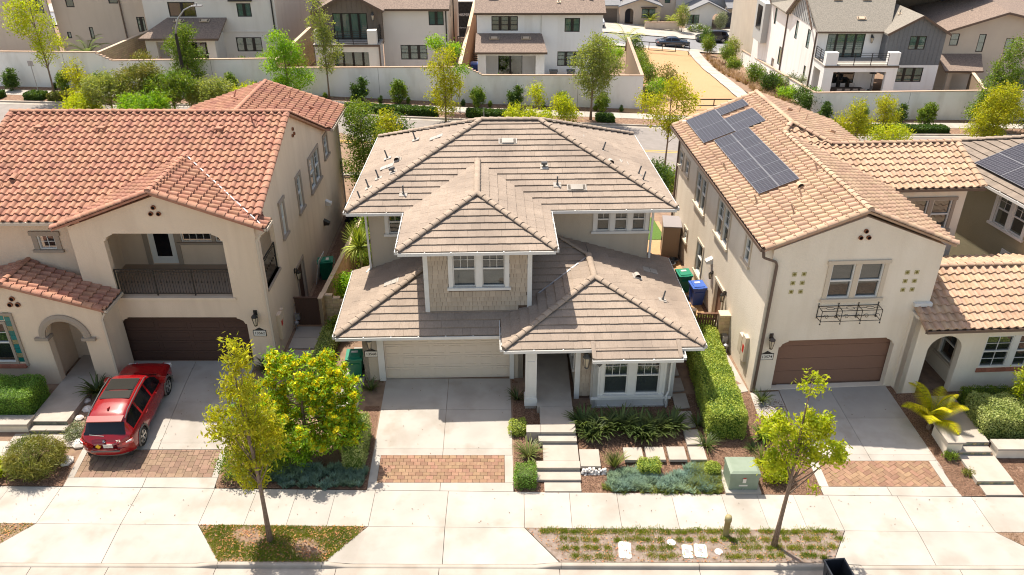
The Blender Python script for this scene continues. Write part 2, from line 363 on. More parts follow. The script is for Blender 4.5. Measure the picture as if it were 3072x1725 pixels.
def wall(parent, fr, out, holes, m, th=.2, name='wall', **kw):
    mb = MB(); loops = [out] + list(holes); P = [[Vector((u, z, 0)) for u, z in l] for l in loops]
    flat = [p for l in loops for p in l]; tr = tessellate_polygon(P); n = len(flat)
    mb.add([fr.pt(u, z, 0) for u, z in flat] + [fr.pt(u, z, -th) for u, z in flat], [tuple(t) for t in tr] + [tuple(n + i for i in t[::-1]) for t in tr])
    b = 0
    for l in loops:
        k = len(l); mb.f += [(b + i, b + (i + 1) % k, n + b + (i + 1) % k, n + b + i) for i in range(k)]; mb.m += [0] * k; b += k
    o = mb.build(name, m, parent, **kw); return o
def win(parent, fr, u0, u1, z0, z1, n=1, trim='white', tw=.13, frame='white', mull=.12, rail=True, grid=(3, 2), low=False, blind='blind', sill=True, head=0., glass='glass', dep=.09, fw=.05, proud=.045, top_trim=True, vgrid=True, shade=None):
    mb = MB(); root = None; uw = (u1 - u0 - mull * (n - 1)) / n; panes = []
    for i in range(n):
        a = u0 + i * (uw + mull); b = a + uw
        fr.box(mb, a, a + fw, z0, z1, -dep, -.015); fr.box(mb, b - fw, b, z0, z1, -dep, -.015)
        fr.box(mb, a + fw, b - fw, z0, z0 + fw, -dep, -.018); fr.box(mb, a + fw, b - fw, z1 - fw, z1, -dep, -.018)
        zm = (z0 + z1) / 2 if rail is True else (z0 + (z1 - z0) * rail if rail else None)
        segs = [(z0 + fw, z1 - fw)]
        if zm: fr.box(mb, a + fw, b - fw, zm - .03, zm + .03, -dep, -.02); segs = [(z0 + fw, zm - .03), (zm + .03, z1 - fw)]
        panes += [(a + fw, b - fw, s0, s1) for s0, s1 in segs]
        for k, (s0, s1) in enumerate(segs):
            if grid and (k == len(segs) - 1 or low):
                for q in range(1, grid[0]): x = a + fw + (b - a - 2 * fw) * q / grid[0]; fr.box(mb, x - .009, x + .009, s0, s1, -dep + .015, -dep + .04)
                for q in range(1, grid[1]): x = s0 + (s1 - s0) * q / grid[1]; fr.box(mb, a + fw, b - fw, x - .009, x + .009, -dep + .017, -dep + .042)
        if i < n - 1: fr.box(mb, b, b + mull, z0, z1, -dep, .0 if not trim else proud - .01, 1 if trim else 0)
    root = mb.build('window', [frame, trim or frame], parent)
    for a, b, s0, s1 in panes:
        q = MB(); q.quad(fr.pt(a, s0, -dep + .01), fr.pt(b, s0, -dep + .01), fr.pt(b, s1, -dep + .01), fr.pt(a, s1, -dep + .01)); q.build('pane', glass, root)
    if trim and tw:
        q = MB(); fr.box(q, u0 - tw, u0, z0, z1, 0.002, proud); fr.box(q, u1, u1 + tw, z0, z1, .002, proud)
        if top_trim: fr.box(q, u0 - tw - head, u1 + tw + head, z1, z1 + tw * (1 if not head else .9), .002, proud + (.03 if head else 0))
        if not sill: fr.box(q, u0 - tw, u1 + tw, z0 - tw, z0, .002, proud)
        q.build('window_trim', trim, root)
    if sill:
        q = MB(); e = tw + .06 if tw else .08; fr.box(q, u0 - e, u1 + e, z0 - .11, z0, .002, proud + .06); q.build('window_sill', trim or frame, root)
    if blind:
        q = MB(); z = z1 - .04; zb = z0 + .04
        while z > zb:
            fr_a = fr.pt(u0 + .02, z, -dep - .10); q.quad(fr.pt(u0 + .02, z, -dep - .10), fr.pt(u1 - .02, z, -dep - .10), fr.pt(u1 - .02, z - .032, -dep - .065), fr.pt(u0 + .02, z - .032, -dep - .065)); z -= .055
        q.build('blind', blind, root)
    if shade is not None:
        q = MB(); q.quad(fr.pt(u0, z1 - (z1 - z0) * shade, -dep - .05), fr.pt(u1, z1 - (z1 - z0) * shade, -dep - .05), fr.pt(u1, z1, -dep - .05), fr.pt(u0, z1, -dep - .05)); q.build('blind', 'shade_white', root)
    q = MB(); q.quad(fr.pt(u0 - .1, z0 - .1, -dep - .4), fr.pt(u1 + .1, z0 - .1, -dep - .4), fr.pt(u1 + .1, z1 + .1, -dep - .4), fr.pt(u0 - .1, z1 + .1, -dep - .4)); q.build('dark_interior', 'dark_room', root)  # near-black sheet behind the panes, the unlit room put into its colour
    return root
# tile templates: polygons in (u,v,h)
def tmpl_s(w, L):
    n = 8; xs = [0] + [.62 * i / 6 for i in range(1, 7)] + [.8, 1]; hs = [.095 * math.sin(PI * x / .62) ** .8 if x < .62 else -.012 * math.sin(PI * (x - .62) / .38) for x in xs]; hs[0] = 0; hs[6] = 0
    P = []
    for i in range(n):
        a, b = xs[i] * w, xs[i + 1] * w; ha, hb = hs[i], hs[i + 1]
        P.append([(a, 0, ha + .066), (b, 0, hb + .066), (b, L, hb * .9 + .006), (a, L, ha * .9 + .006)])
        P.append([(a, 0, ha - .0), (b, 0, hb - .0), (b, 0, hb + .066), (a, 0, ha + .066)])
    return P
def tmpl_f(w, L, g=.0015, h0=.068):
    a, b = g, w - g
    return [[(a, 0, h0), (b, 0, h0), (b, L, .014), (a, L, .014)], [(a, 0, .0), (b, 0, .0), (b, 0, h0), (a, 0, h0)],
            [(a, 0, .0), (a, 0, h0), (a, L, .014), (a, L, 0)], [(b, 0, 0), (b, L, 0), (b, L, .014), (b, 0, h0)]]
def tmesh(name, P, mats):
    mb = MB()
    for p in P: mb.poly(p)
    return weld(mb, name, mats)
def weld(mb, name, mats):
    d = {}; idx = []; vs = []
    for v in mb.v:
        k = (round(v[0], 4), round(v[1], 4), round(v[2], 4))
        if k not in d: d[k] = len(vs); vs.append(v)
        idx.append(d[k])
    nb = MB(); nb.v = vs; nb.m = []; nb.f = []
    for f, m in zip(mb.f, mb.m):
        g = []
        for i in f:
            j = idx[i]
            if j not in g: g.append(j)
        if len(g) > 2: nb.f.append(tuple(g)); nb.m.append(m)
    return nb.mesh(name, mats)
def clip(poly, a, b):   # keep the side to the left of a->b in uv
    out = []; dx, dy = b[0] - a[0], b[1] - a[1]
    sd = [dx * (p[1] - a[1]) - dy * (p[0] - a[0]) for p in poly]
    for i in range(len(poly)):
        j = (i + 1) % len(poly); p, q, s, t = poly[i], poly[j], sd[i], sd[j]
        if s >= 0: out.append(p)
        if (s >= 0) != (t >= 0): k = s / (s - t); out.append(tuple(p[m] + (q[m] - p[m]) * k for m in range(3)))
    return out
class House:
    def __init__(s, name, loc, rz, label, cat='house', group=None):
        s.root = empty(name, loc, rz, label, cat, group); s.tiles = []; s.part = {}; s.mw = Matrix.Translation(loc) @ Matrix.Rotation(rz, 4, 'Z')
    def plane(s, poly, style='f', m='flat_tile', w=.33, e=.39, seed=0, deck='deck_dark', th=.14, skip=None):
        if style == 's': deck = m; th = .09
        P = [Vector(p) for p in poly]; A, B = P[0], P[1]; U = (B - A).normalized(); Nn = (B - A).cross(P[2] - A).normalized()
        if Nn.z < 0: Nn = -Nn
        V = Nn.cross(U)
        if V.z < 0: U = -U; A, B = B, A; V = Nn.cross(U)
        uv = [((p - A).dot(U), (p - A).dot(V)) for p in P]
        ar = sum(uv[i][0] * uv[(i + 1) % len(uv)][1] - uv[(i + 1) % len(uv)][0] * uv[i][1] for i in range(len(uv)))
        if ar < 0: uv = uv[::-1]
        F = Matrix(((U.x, V.x, Nn.x, A.x), (U.y, V.y, Nn.y, A.y), (U.z, V.z, Nn.z, A.z), (0, 0, 0, 1)))
        mb = MB(); mb.slab([p - Nn * .012 for p in P], (0, 0, -th)); o = mb.build('roof', deck if style != 'n' else m, s.root)
        if style == 'n': return o
        L = e + .05; T = tmpl_s(w, L) if style == 's' else tmpl_f(w, L); rnd = random.Random(seed + len(s.tiles))
        u0, u1 = min(p[0] for p in uv), max(p[0] for p in uv); v1 = max(p[1] for p in uv); ov = .05
        edges = []
        for i in range(len(uv)):
            a, b = uv[i], uv[(i + 1) % len(uv)]
            if abs(a[1]) < 1e-3 and abs(b[1]) < 1e-3: a = (a[0], -ov - .01); b = (b[0], -ov - .01)
            edges.append((a, b))
        def sdm(u, v): return min(((b[0] - a[0]) * (v - a[1]) - (b[1] - a[1]) * (u - a[0])) / math.hypot(b[0] - a[0], b[1] - a[1]) for a, b in edges)
        key = (style, round(w, 3), round(e, 3), m)
        if key not in s.part: s.part[key] = [T, [], [], None]   # template, full, clipped polys
        for r in range(int(v1 / e) + 2):
            v = r * e - ov; off = (-w / 2 if (r % 2 and style == 'f') else 0); c = 0
            while u0 + off + c * w < u1:
                u = u0 + off + c * w; c += 1
                vv = [(u, v), (u + w, v), (u + w, v + L - .04), (u, v + L - .04)]
                ds = [sdm(*q) for q in vv]
                if max(ds) < 0 and sdm(u + w / 2, v + L / 2) < 0: continue
                if skip:
                    cpt = F @ Vector((u + w / 2, v + L / 2, 0))
                    if skip(cpt): continue
                if min(ds) > -.02:
                    jit = Matrix.Translation((u + rnd.uniform(-.003, .003), v + rnd.uniform(-.006, .006), rnd.uniform(0, .006))) @ Matrix.Rotation(rnd.uniform(-.008, .008), 4, 'Z')
                    s.part[key][1].append((F @ jit, o))
                else:
                    for p in T:
                        q = [(x + u, y + v, h) for x, y, h in p]
                        for a, b in edges:
                            q = clip(q, a, b)
                            if len(q) < 3: break
                        if len(q) > 2: s.part[key][2].append([F @ Vector(x) for x in q])
        return o
    def finish(s, cap=300):
        allf = []
        for key, (T, full, cl, _) in s.part.items():
            for F, o in full:
                p = s.mw @ F.translation; allf.append((0 if inframe(p) else 1, (p - CAMP).length, key, F, o))
        allf.sort(key=lambda t: t[:2]); one = allf[:cap]; rest = allf[cap:]
        me = {}
        for key in s.part: me[key] = tmesh('roof_tile', s.part[key][0], [key[3]])
        for _, _, key, F, o in one: link('roof_tile', me[key], o, mw=F)
        for key in s.part:
            T, full, cl, _ = s.part[key]; mt = me[key]; n = len(mt.vertices)
            co = np.empty(n * 3); mt.vertices.foreach_get('co', co); co = co.reshape(n, 3); fs = [tuple(p.vertices) for p in mt.polygons]
            Fs = [t[3] for t in rest if t[2] == key]; vs = []; ff = []
            for i, F in enumerate(Fs):
                A = np.array(F); vs.append(co @ A[:3, :3].T + A[:3, 3]); ff += [tuple(i * n + j for j in f) for f in fs]
            b = len(Fs) * n; V = [tuple(v) for a in vs for v in a]
            for q in cl: ff.append(tuple(range(b, b + len(q)))); b += len(q); V += [tuple(x) for x in q]
            if not V: continue
            mm = bpy.data.meshes.new('roof_tiles'); mm.from_pydata(V, [], ff); mm.materials.append(M[key[3]])
            tag(link('roof_tiles', mm, s.root), kind='stuff')
    def ridge(s, P, Q, m='flat_cap', r=.14, step=.37, lift=.075, name='ridge_tile', drop=0):
        P = Vector(P); Q = Vector(Q); d = (Q - P); n = max(1, round(d.length / step)); st = d.length / n; d.normalize()
        key = ('R', round(r, 3), m)
        if key not in s.__dict__.setdefault('rm', {}):
            mb = MB(); k = 8; L = step + .06
            def ring(x, rr, lo=0): return [(x, -rr * math.cos(PI * j / k), rr * math.sin(PI * j / k) * .68 + lo) for j in range(k + 1)]
            rings = [ring(0, r * .86, .012), ring(0, r, .016), ring(.05, r, .014), ring(L, r * .86, -.008)]
            for a, b in zip(rings, rings[1:]):
                for j in range(k): mb.quad(a[j], a[j + 1], b[j + 1], b[j])
            for a in (rings[0],):
                mb.poly([(x, y * .98, z * .98 - .01) for x, y, z in a])
            s.rm[key] = weld(mb, name, [m])
        side = d.cross(Vector((0, 0, 1))).normalized(); up = side.cross(d); side = -side
        for i in range(n):
            o = P + d * (i * st) + up * (lift + random.uniform(0, .008))
            j = Matrix.Rotation(random.uniform(-.02, .02), 3, 'Z')
            Mx = Matrix(((d.x, side.x, up.x), (d.y, side.y, up.y), (d.z, side.z, up.z))) @ j
            link(name, s.rm[key], s.root, mw=Matrix.Translation(o) @ Mx.to_4x4())
    def gutter(s, A, B, out, m='white', w=.13, h=.11, straps=True, fascia=None):
        A = Vector(A); B = Vector(B); o = Vector((out[0], out[1], 0)).normalized(); mb = MB(); d = (B - A).normalized(); Z = Vector((0, 0, 1))
        def bx(d0, d1, z0, z1, a=A, b=B): mb.add([a + o * d0 + Z * z0, b + o * d0 + Z * z0, b + o * d1 + Z * z0, a + o * d1 + Z * z0, a + o * d0 + Z * z1, b + o * d0 + Z * z1, b + o * d1 + Z * z1, a + o * d1 + Z * z1],
                    [(0, 3, 2, 1), (4, 5, 6, 7), (0, 1, 5, 4), (1, 2, 6, 5), (2, 3, 7, 6), (3, 0, 4, 7)])
        bx(0, w, -h, -h + .012); bx(w - .018, w + .012, -h, .012); bx(-.012, 0.004, -h - .06, -.02)
        bx(0, w, -h, 0, A, A + d * .015); bx(0, w, -h, 0, B - d * .015, B)
        if straps:
            n = int((B - A).length / 1.15)
            for i in range(1, n + 1):
                p = A + d * ((B - A).length * i / (n + 1)); bx(-.03, w + .02, .012, .026, p, p + d * .045)
        return mb.build('gutter', m, s.root)
    def pipe(s, pts, m='white', r=.04, name='downspout'):
        mb = MB()
        for a, b in zip(pts, pts[1:]):
            mb.bar(a, b, r * 2, r * 1.6)
        return mb.build(name, m, s.root)
    def vent(s, p, kind, m='metal_dark', fl='concrete', slope=(0, .36), rz=0):
        """roof vents; p on the roof surface; slope = dz/dx, dz/dy"""
        N_ = Vector((-slope[0], -slope[1], 1)).normalized(); X = Vector((1, 0, slope[0])).normalized(); Y = N_.cross(X)
        if rz: q = Matrix.Rotation(rz, 3, N_); X = q @ X; Y = q @ Y
        T = Matrix(((X.x, Y.x, N_.x, p[0]), (X.y, Y.y, N_.y, p[1]), (X.z, Y.z, N_.z, p[2] + .06), (0, 0, 0, 1))); mb = MB()
        if kind == 'pipe':
            mb.box(-.17, .17, -.14, .14, -.03, .012, 1); mb.tube([(0, 0, 0), (0, .12, .38)], .035, 8, 0); mb.lathe([(.06, .0), (.05, .08)], (0, .02, 0), 8, 0)
        elif kind == 'hood':
            mb.box(-.2, .2, -.2, .2, -.03, .012, 1); k = 8
            for i in range(k):
                a, b = PI * i / k, PI * (i + 1) / k; r = .13
                mb.quad((-r * math.cos(a), -.16, r * math.sin(a) + .05), (-r * math.cos(b), -.16, r * math.sin(b) + .05), (-r * math.cos(b), .2, r * math.sin(b)), (-r * math.cos(a), .2, r * math.sin(a)), 1)
            mb.poly([(-.115 * math.cos(PI * i / k), -.13, .115 * math.sin(PI * i / k) + .05) for i in range(k + 1)], 2); mb.box(-.13, .13, -.16, .2, 0, .05, 1)
        elif kind == 'box':
            mb.box(-.42, .42, -.19, .19, -.02, .04, 1); mb.box(-.26, .26, -.17, .15, .04, .085, 1)
            for sx in (-.37, .27):
                for i in range(3): mb.box(sx + i * .035, sx + i * .035 + .018, -.15, .15, .04, .055, 2)
        elif kind == 'patch':
            mb.box(-.33, .33, -.2, .2, -.02, .012, 1)
            for i in range(1, 2): mb.box(-.005, .005, -.2, .2, .012, .016, 2)
        elif kind == 'tee':
            mb.box(-.18, .18, -.2, .16, -.03, .012, 1); mb.tube([(0, 0, 0), (0, .03, .12)], .06, 8, 0); mb.tube([(-.13, .03, .16), (.13, .03, .16)], .075, 8, 0)
        mb.xf(T); return mb.build('roof_vent', [m, fl, 'hole_dark'], s.root)
    def coach_lamp(s, fr, u, z, m='iron', sc=1.0):
        mb = MB(); fr.box(mb, u - .07 * sc, u + .07 * sc, z + .12 * sc, z + .34 * sc, 0, .03)
        c = fr.pt(u, z, .17 * sc); mb.tube([fr.pt(u, z + .28 * sc, .02), fr.pt(u, z + .36 * sc, .1 * sc), fr.pt(u, z + .27 * sc, .17 * sc)], .015, 6)
        mb.lathe([(.03 * sc, .26 * sc), (.12 * sc, .16 * sc), (.13 * sc, .13 * sc), (.0, .13 * sc)], c, 6)
        mb.lathe([(.0, -.26 * sc), (.06 * sc, -.24 * sc), (.06 * sc, -.21 * sc)], c, 6)
        for i in range(6):
            a = PI * i / 3; mb.bar((c[0] + .06 * sc * math.cos(a), c[1] + .06 * sc * math.sin(a), c[2] - .22 * sc), (c[0] + .12 * sc * math.cos(a), c[1] + .12 * sc * math.sin(a), c[2] + .13 * sc), .014)
        o = mb.build('wall_lamp', m, s.root); g = MB(); g.lathe([(.05 * sc, -.2 * sc), (.105 * sc, .12 * sc), (.0, .12 * sc)], c, 6); g.build('lamp_glass', 'lamp_glass', o); return o
    def number(s, fr, u, z, txt):
        mb = MB(); fr.box(mb, u - .27, u + .27, z - .15, z + .15, 0, .02); mb.slab([fr.pt(u - .2, z + .15, .001), fr.pt(u + .2, z + .15, .001), fr.pt(u, z + .27, .001)], tuple(fr.n * .02)); mb.box
        o = mb.build('house_number', 'ink', s.root); q = MB(); fr.box(q, u - .245, u + .245, z - .125, z + .125, .0201, .026); q.build('number_plate', 'plaque', o)
        text('number_text', txt, .17, 'ink', o, fr.mtx(u, z, .028), .003, .002)
    def sconce_cyl(s, fr, u, z, m='white'):   # sloped duct hood on a wall
        mb = MB(); mb.add([fr.pt(u - .15, z + .14, 0), fr.pt(u + .15, z + .14, 0), fr.pt(u + .15, z - .02, .3), fr.pt(u - .15, z - .02, .3), fr.pt(u - .15, z - .16, 0), fr.pt(u + .15, z - .16, 0), fr.pt(u + .15, z - .14, .28), fr.pt(u - .15, z - .14, .28)],
              [(0, 1, 2, 3), (4, 7, 6, 5), (0, 3, 7, 4), (1, 5, 6, 2), (3, 2, 6, 7)]); return mb.build('wall_vent', m, s.root)
def clay_pipes(H, fr, u, z, r=.09):
    for du, dz in ((0, .14), (-.15, -.12), (.15, -.12)):
        mb = MB(); k = 12; P0 = []; P1 = []; P2 = []
        for j in range(k):
            a = 2 * PI * j / k; P0.append(fr.pt(u + du + r * math.cos(a), z + dz + r * math.sin(a), 0)); P1.append(fr.pt(u + du + r * math.cos(a), z + dz + r * math.sin(a), .07)); P2.append(fr.pt(u + du + r * .72 * math.cos(a), z + dz + r * .72 * math.sin(a), .07))
        b = 0
        P3 = [fr.pt(u + du + r * .72 * math.cos(2 * PI * j / k), z + dz + r * .72 * math.sin(2 * PI * j / k), .004) for j in range(k)]
        mb.add(P0 + P1, [(j, (j + 1) % k, k + (j + 1) % k, k + j) for j in range(k)]); mb.add(P1 + P2, [(j, (j + 1) % k, k + (j + 1) % k, k + j) for j in range(k)]); mb.add(P2 + P3, [(j, (j + 1) % k, k + (j + 1) % k, k + j) for j in range(k)], 1); mb.add(P3, [tuple(range(k))], 1)
        mb.build('clay_pipe_vent', ['terracotta', 'hole_dark'], H.root)
def garage(H, fr, u0, u1, z0, z1, d, m, rows, cols, relief=.012, groove=False):
    o = MB(); fr.box(o, u0 - .05, u1 + .05, z0 - .1, z1 + .1, -d - .07, -d - .03); o = o.build('garage_door', m, H.root)
    rh = (z1 - z0) / rows
    for r in range(rows):
        za = z0 + r * rh
        q = MB(); fr.box(q, u0 - .05, u1 + .05, za + .006, za + rh - .006, -d - .03, -d); sec = q.build('door_section', m, o)
        if cols:
            cw = (u1 - u0) / cols; q = MB()
            for c in range(cols):
                a, b = u0 + c * cw + .07, u0 + (c + 1) * cw - .07; z_, z2 = za + .09, za + rh - .09
                for (p, pp, zz, z3) in ((a, b, z_, z_ + .04), (a, b, z2 - .04, z2), (a, a + .04, z_ + .04, z2 - .04), (b - .04, b, z_ + .04, z2 - .04)): fr.box(q, p, pp, zz, z3, -d, -d + .018)
            q.build('panel_molding', m, o)
    return o
def sgables(H, pts, m): pass
# ================================================================ HOUSE C (middle, grey-brown, flat tiles)
H = House('house', (0, 27.4, 0), R(1.75), 'grey-brown house with flat tile hip roofs, white gutters and cream garage door')
r = H.root; F0 = front(0)
sg = 'stucco_gray'
wall(r, F0, [(-6.05, .1), (.45, .1), (.45, 2.98), (-6.05, 2.98)], [rect(-5.2, -.1, .3, 2.62)], sg)
q = MB(); F0.box(q, -5.46, -5.2, .3, 2.9, .002, .05); F0.box(q, -.1, .08, .3, 2.9, .002, .05); F0.box(q, -5.2, -.1, 2.62, 2.9, .002, .045); q.build('garage_trim', 'white', r)
garage(H, F0, -5.2, -.1, .36, 2.62, .12, 'door_cream', 4, 8)
wall(r, left(-6.05), [(0, .1), (4.45, .1), (13, .1), (13, 6.25), (4.65, 6.25), (4.65, 2.98), (0, 2.98)], [], sg)
wall(r, right(.45), [(0, .1), (3.2, .1), (3.2, 3.2), (0, 3.2)], [], sg)
wall(r, right(6.15), [(4.65, 2.9), (12.8, 2.9), (12.8, 6.25), (4.65, 6.25)], [], sg)
wall(r, right(6.35), [(-1.35, .1), (12.8, .1), (12.8, 3.2), (-1.35, 3.2)], [rect(1.2, 2.6, 1.3, 2.7)], sg)
wall(r, back(13), [(-6.05, .1), (6.35, .1), (6.35, 6.25), (-6.05, 6.25)], [], sg)
F2 = front(4.45)
wall(r, F2, [(-6.05, 2.98), (6.15, 2.98), (6.15, 6.25), (-6.05, 6.25)], [rect(-5.2, -4.62, 4.98, 6.05), rect(3.82, 5.94, 4.98, 6.05)], sg)
win(r, F2, -5.2, -4.62, 4.98, 6.05, 1, tw=.16, grid=(2, 2))
win(r, F2, 3.82, 5.94, 4.98, 6.05, 3, tw=.16, mull=.2, grid=(2, 2))
# bay with shingle siding
FB = front(.45)
wb = wall(r, FB, [(-3.43, 3.2), (.78, 3.2), (.78, 6.25), (-3.43, 6.25)], [rect(-2.31, -.26, 4.5, 6.08)], 'joint_sand')
win(r, FB, -2.31, -.26, 4.5, 6.08, 2, tw=.17, mull=.24, grid=(3, 2), proud=.07)
for a_, b_ in ((-3.45, -3.27), (.62, .80)): q = MB(); FB.box(q, a_, b_, 3.3, 6.25, .002, .06); q.build('corner_board', 'white', r)
q = MB(); FB.box(q, -3.27, .62, 3.28, 3.44, .002, .03); q.build('base_board', 'shake', r)
for x in (-3.43, .78):
    s_ = left(x) if x < 0 else right(x); wall(r, s_, [(.66, 2.95), (4.6, 2.95), (4.6, 6.25), (.66, 6.25)], [], sg)
def shingles(fr, u0, u1, z0, z1, parent, holes=(), eh=.205, seed=1, bottom=None):
    rn = random.Random(seed); ms = {}; n = 0; z = z0; rest = MB()
    while z < z1:
        u = u0 + rn.uniform(-.1, 0)
        while u < u1:
            w_ = rn.choice((.13, .16, .18, .21, .24)); a = max(u, u0); b = min(u + w_ - .009, u1); u += w_
            if b - a < .03: continue
            if any(a < h[1] and b > h[0] and z + eh > h[2] and z < h[3] for h in holes): 
                ok = False
                for h in holes:
                    if b > h[0] and a < h[0]: b = h[0]; ok = True
                    elif a < h[1] and b > h[1]: a = h[1]; ok = True
                if not ok or b - a < .03: continue
            if bottom and z < bottom((a + b) / 2): continue
            zt = min(z + eh + .03, z1); dz = rn.uniform(-.008, .008); mb = MB()
            mb.add([fr.pt(a, z + dz, .004), fr.pt(b, z + dz, .004), fr.pt(b, z + dz, .055), fr.pt(a, z + dz, .055), fr.pt(a, zt, .004), fr.pt(b, zt, .004), fr.pt(b, zt, .008), fr.pt(a, zt, .008)],
                   [(0, 3, 2, 1), (0, 1, 5, 4), (1, 2, 6, 5), (2, 3, 7, 6), (3, 0, 4, 7)])
            n += 1
            mb.build('shingle', 'shake', parent)
        z += eh
    return n
shingles(FB, -3.27, .62, 3.44, 6.2, wb, holes=[(-2.48, -.09, 4.4, 6.4)], bottom=lambda u: 3.3 + .155 * max(0, (u - .0)) * 2.6)
# lower front walls around the porch
FP = front(-1.35)
ws = wall(r, FP, [(2.5, .1), (6.35, .1), (6.35, 3.2), (2.5, 3.2)], [rect(3.5, 5.7, .9, 2.7)], 'joint_sand')
shingles(FP, 2.62, 3.1, .45, 3.1, ws, seed=5); shingles(FP, 6.0, 6.22, .45, 3.1, ws, seed=6)
for a_, b_ in ((2.44, 2.64), (6.2, 6.41)): q = MB(); FP.box(q, a_, b_, .3, 3.12, .002, .07); q.build('corner_board', 'white', r)
wall(r, left(2.5), [(-1.3, .1), (3.2, .1), (3.2, 3.2), (-1.3, 3.2)], [rect(-.6, .2, 1.3, 2.7)], sg)
win(r, left(2.5), -.6, .2, 1.3, 2.7, 1, tw=.12, blind=None, grid=(2, 2))
wall(r, front(3.1), [(.45, .1), (2.5, .1), (2.5, 3.2), (.45, 3.2)], [rect(.95, 2.05, .56, 2.7)], 'stucco_gray')
q = MB(); front(3.1).box(q, .95, 2.05, .56, 2.7, -.12, -.06); q.build('front_door', 'door_brown', r)
q = MB(); q.slab([(.3, -1.98, 3.12), (6.3, -1.98, 3.12), (6.3, 3.1, 3.12), (.3, 3.1, 3.12)], (0, 0, .04)); q.build('porch_ceiling', 'white', r)
# column
q = MB(); cx, cy = .68, -1.72
q.box(cx - .2, cx + .2, cy - .2, cy + .2, .75, 3.12)
for a, b, z0, z1 in ((-.2, .2, 2.98, 3.11), (-.2, .2, 2.42, 2.5), (-.2, .2, .75, .85), (-.2, .2, 1.18, 1.26)): q.box(cx + a - .015, cx + b + .015, cy - .215, cy + .215, z0, z1)
for dx in (-.2, .14): q.box(cx + dx - (.015 if dx < 0 else 0), cx + dx + .06 + (.015 if dx > 0 else 0), cy - .2165, cy + .2165, .86, 2.97)
o = q.build('porch_column', 'white', r); q = MB(); q.box(cx - .25, cx + .25, cy - .25, cy + .25, .42, .75); q.build('column_base', 'white', o)
q = MB(); q.box(cx - .22, cx + .22, cy - .22, cy + .22, .2, .42); q.build('column_plinth', 'concrete_warm', o)
# bay window box
FW = front(-1.98)
wall(r, FW, rect(3.08, 6.12, .25, 3.02), [rect(3.5, 5.68, .92, 2.68)], 'white', name='bay_window_wall')
wall(r, left(3.08), rect(-1.98, -1.36, .25, 3.02), [], 'white', name='bay_window_wall'); wall(r, right(6.12), rect(-1.98, -1.36, .25, 3.02), [], 'white', name='bay_window_wall')
win(r, FW, 3.5, 5.68, .92, 2.68, 2, tw=.12, mull=.3, grid=(3, 2), proud=.03, blind='blind')
q = MB(); FW.box(q, 3.02, 6.18, .72, .80, 0.002, .09)
for a, b in ((3.22, 4.5), (4.7, 5.98)):
    FW.box(q, a, b, .36, .39, .002, .025); FW.box(q, a, b, .66, .69, .002, .025); FW.box(q, a, a + .03, .39, .66, .002, .025); FW.box(q, b - .03, b, .39, .66, .002, .025)
q.build('bay_ledge', 'white', r)
q = MB(); q.slab([FW.pt(3.3, 2.25, .03), FW.pt(3.44, 2.43, .03), FW.pt(3.3, 2.61, .03), FW.pt(3.16, 2.43, .03)], (0, -.012, 0)); q.build('diamond_ornament', 'metal_dark', r)
H.pipe([FW.pt(6.05, 2.95, .1), FW.pt(6.07, 2.8, .06), FW.pt(6.07, 1.05, .06), FW.pt(5.98, .9, .14), FW.pt(5.98, .7, .14), FW.pt(6.03, .62, .05), FW.pt(6.03, .25, .05)], r=.03)
H.coach_lamp(F0, -5.73, 2.3, 'metal_dark', 1.05); H.coach_lamp(FP, 2.86, 2.25, 'metal_dark', 1.35); H.number(F0, -5.72, 1.7, '13568')
# roofs
z2 = 6.3; s36 = .36
FL, FR_, BL, BR = (-6.83, 3.72, z2), (7.07, 3.75, z2), (-6.5, 13.4, z2), (6.75, 13.4, z2); RL, RR = (-1.16, 9.5, 8.38), (1.55, 9.45, 8.38)
H.plane([FL, FR_, RR, RL], skip=lambda p: p.z < 7.38 - .36 * abs(p.x + 1.33) - .12)
H.plane([BL, FL, RL]); H.plane([FR_, BR, RR]); H.plane([BR, BL, RL, RR])
bl, br, ap, bk = (-4.33, -.05, z2), (1.66, -.02, z2), (-1.33, 2.98, 7.38), (-1.33, 6.76, 7.38)
H.plane([bl, br, ap]); H.plane([(-4.33, 3.75, z2), bl, ap, bk]); H.plane([br, (1.66, 3.78, z2), bk, ap])
zg = 2.95; g0 = (-6.92, -.66, zg)
inb = lambda p: -3.3 < p.x < .65 and p.y > .7
H.plane([g0, (-.3, -.66, zg), (-.3, 4.45, 4.79), (-1.81, 4.45, 4.79)], skip=inb)
def planeref(H, poly, A, B, **kw):   # plane whose courses follow the eave A-B although the polygon does not touch it
    big = [A, B] + list(poly)
    P = [Vector(p) for p in big]; U = (P[1] - P[0]).normalized(); N_ = (P[1] - P[0]).cross(P[2] - P[0]).normalized()
    if N_.z < 0: N_ = -N_
    V = N_.cross(U)
    if V.z < 0: U = -U; V = N_.cross(U)
    vmin = min((Vector(p) - P[0]).dot(V) for p in poly); k = math.floor(vmin / .39) * .39
    H.plane_ref = P[0] + V * k
    return poly
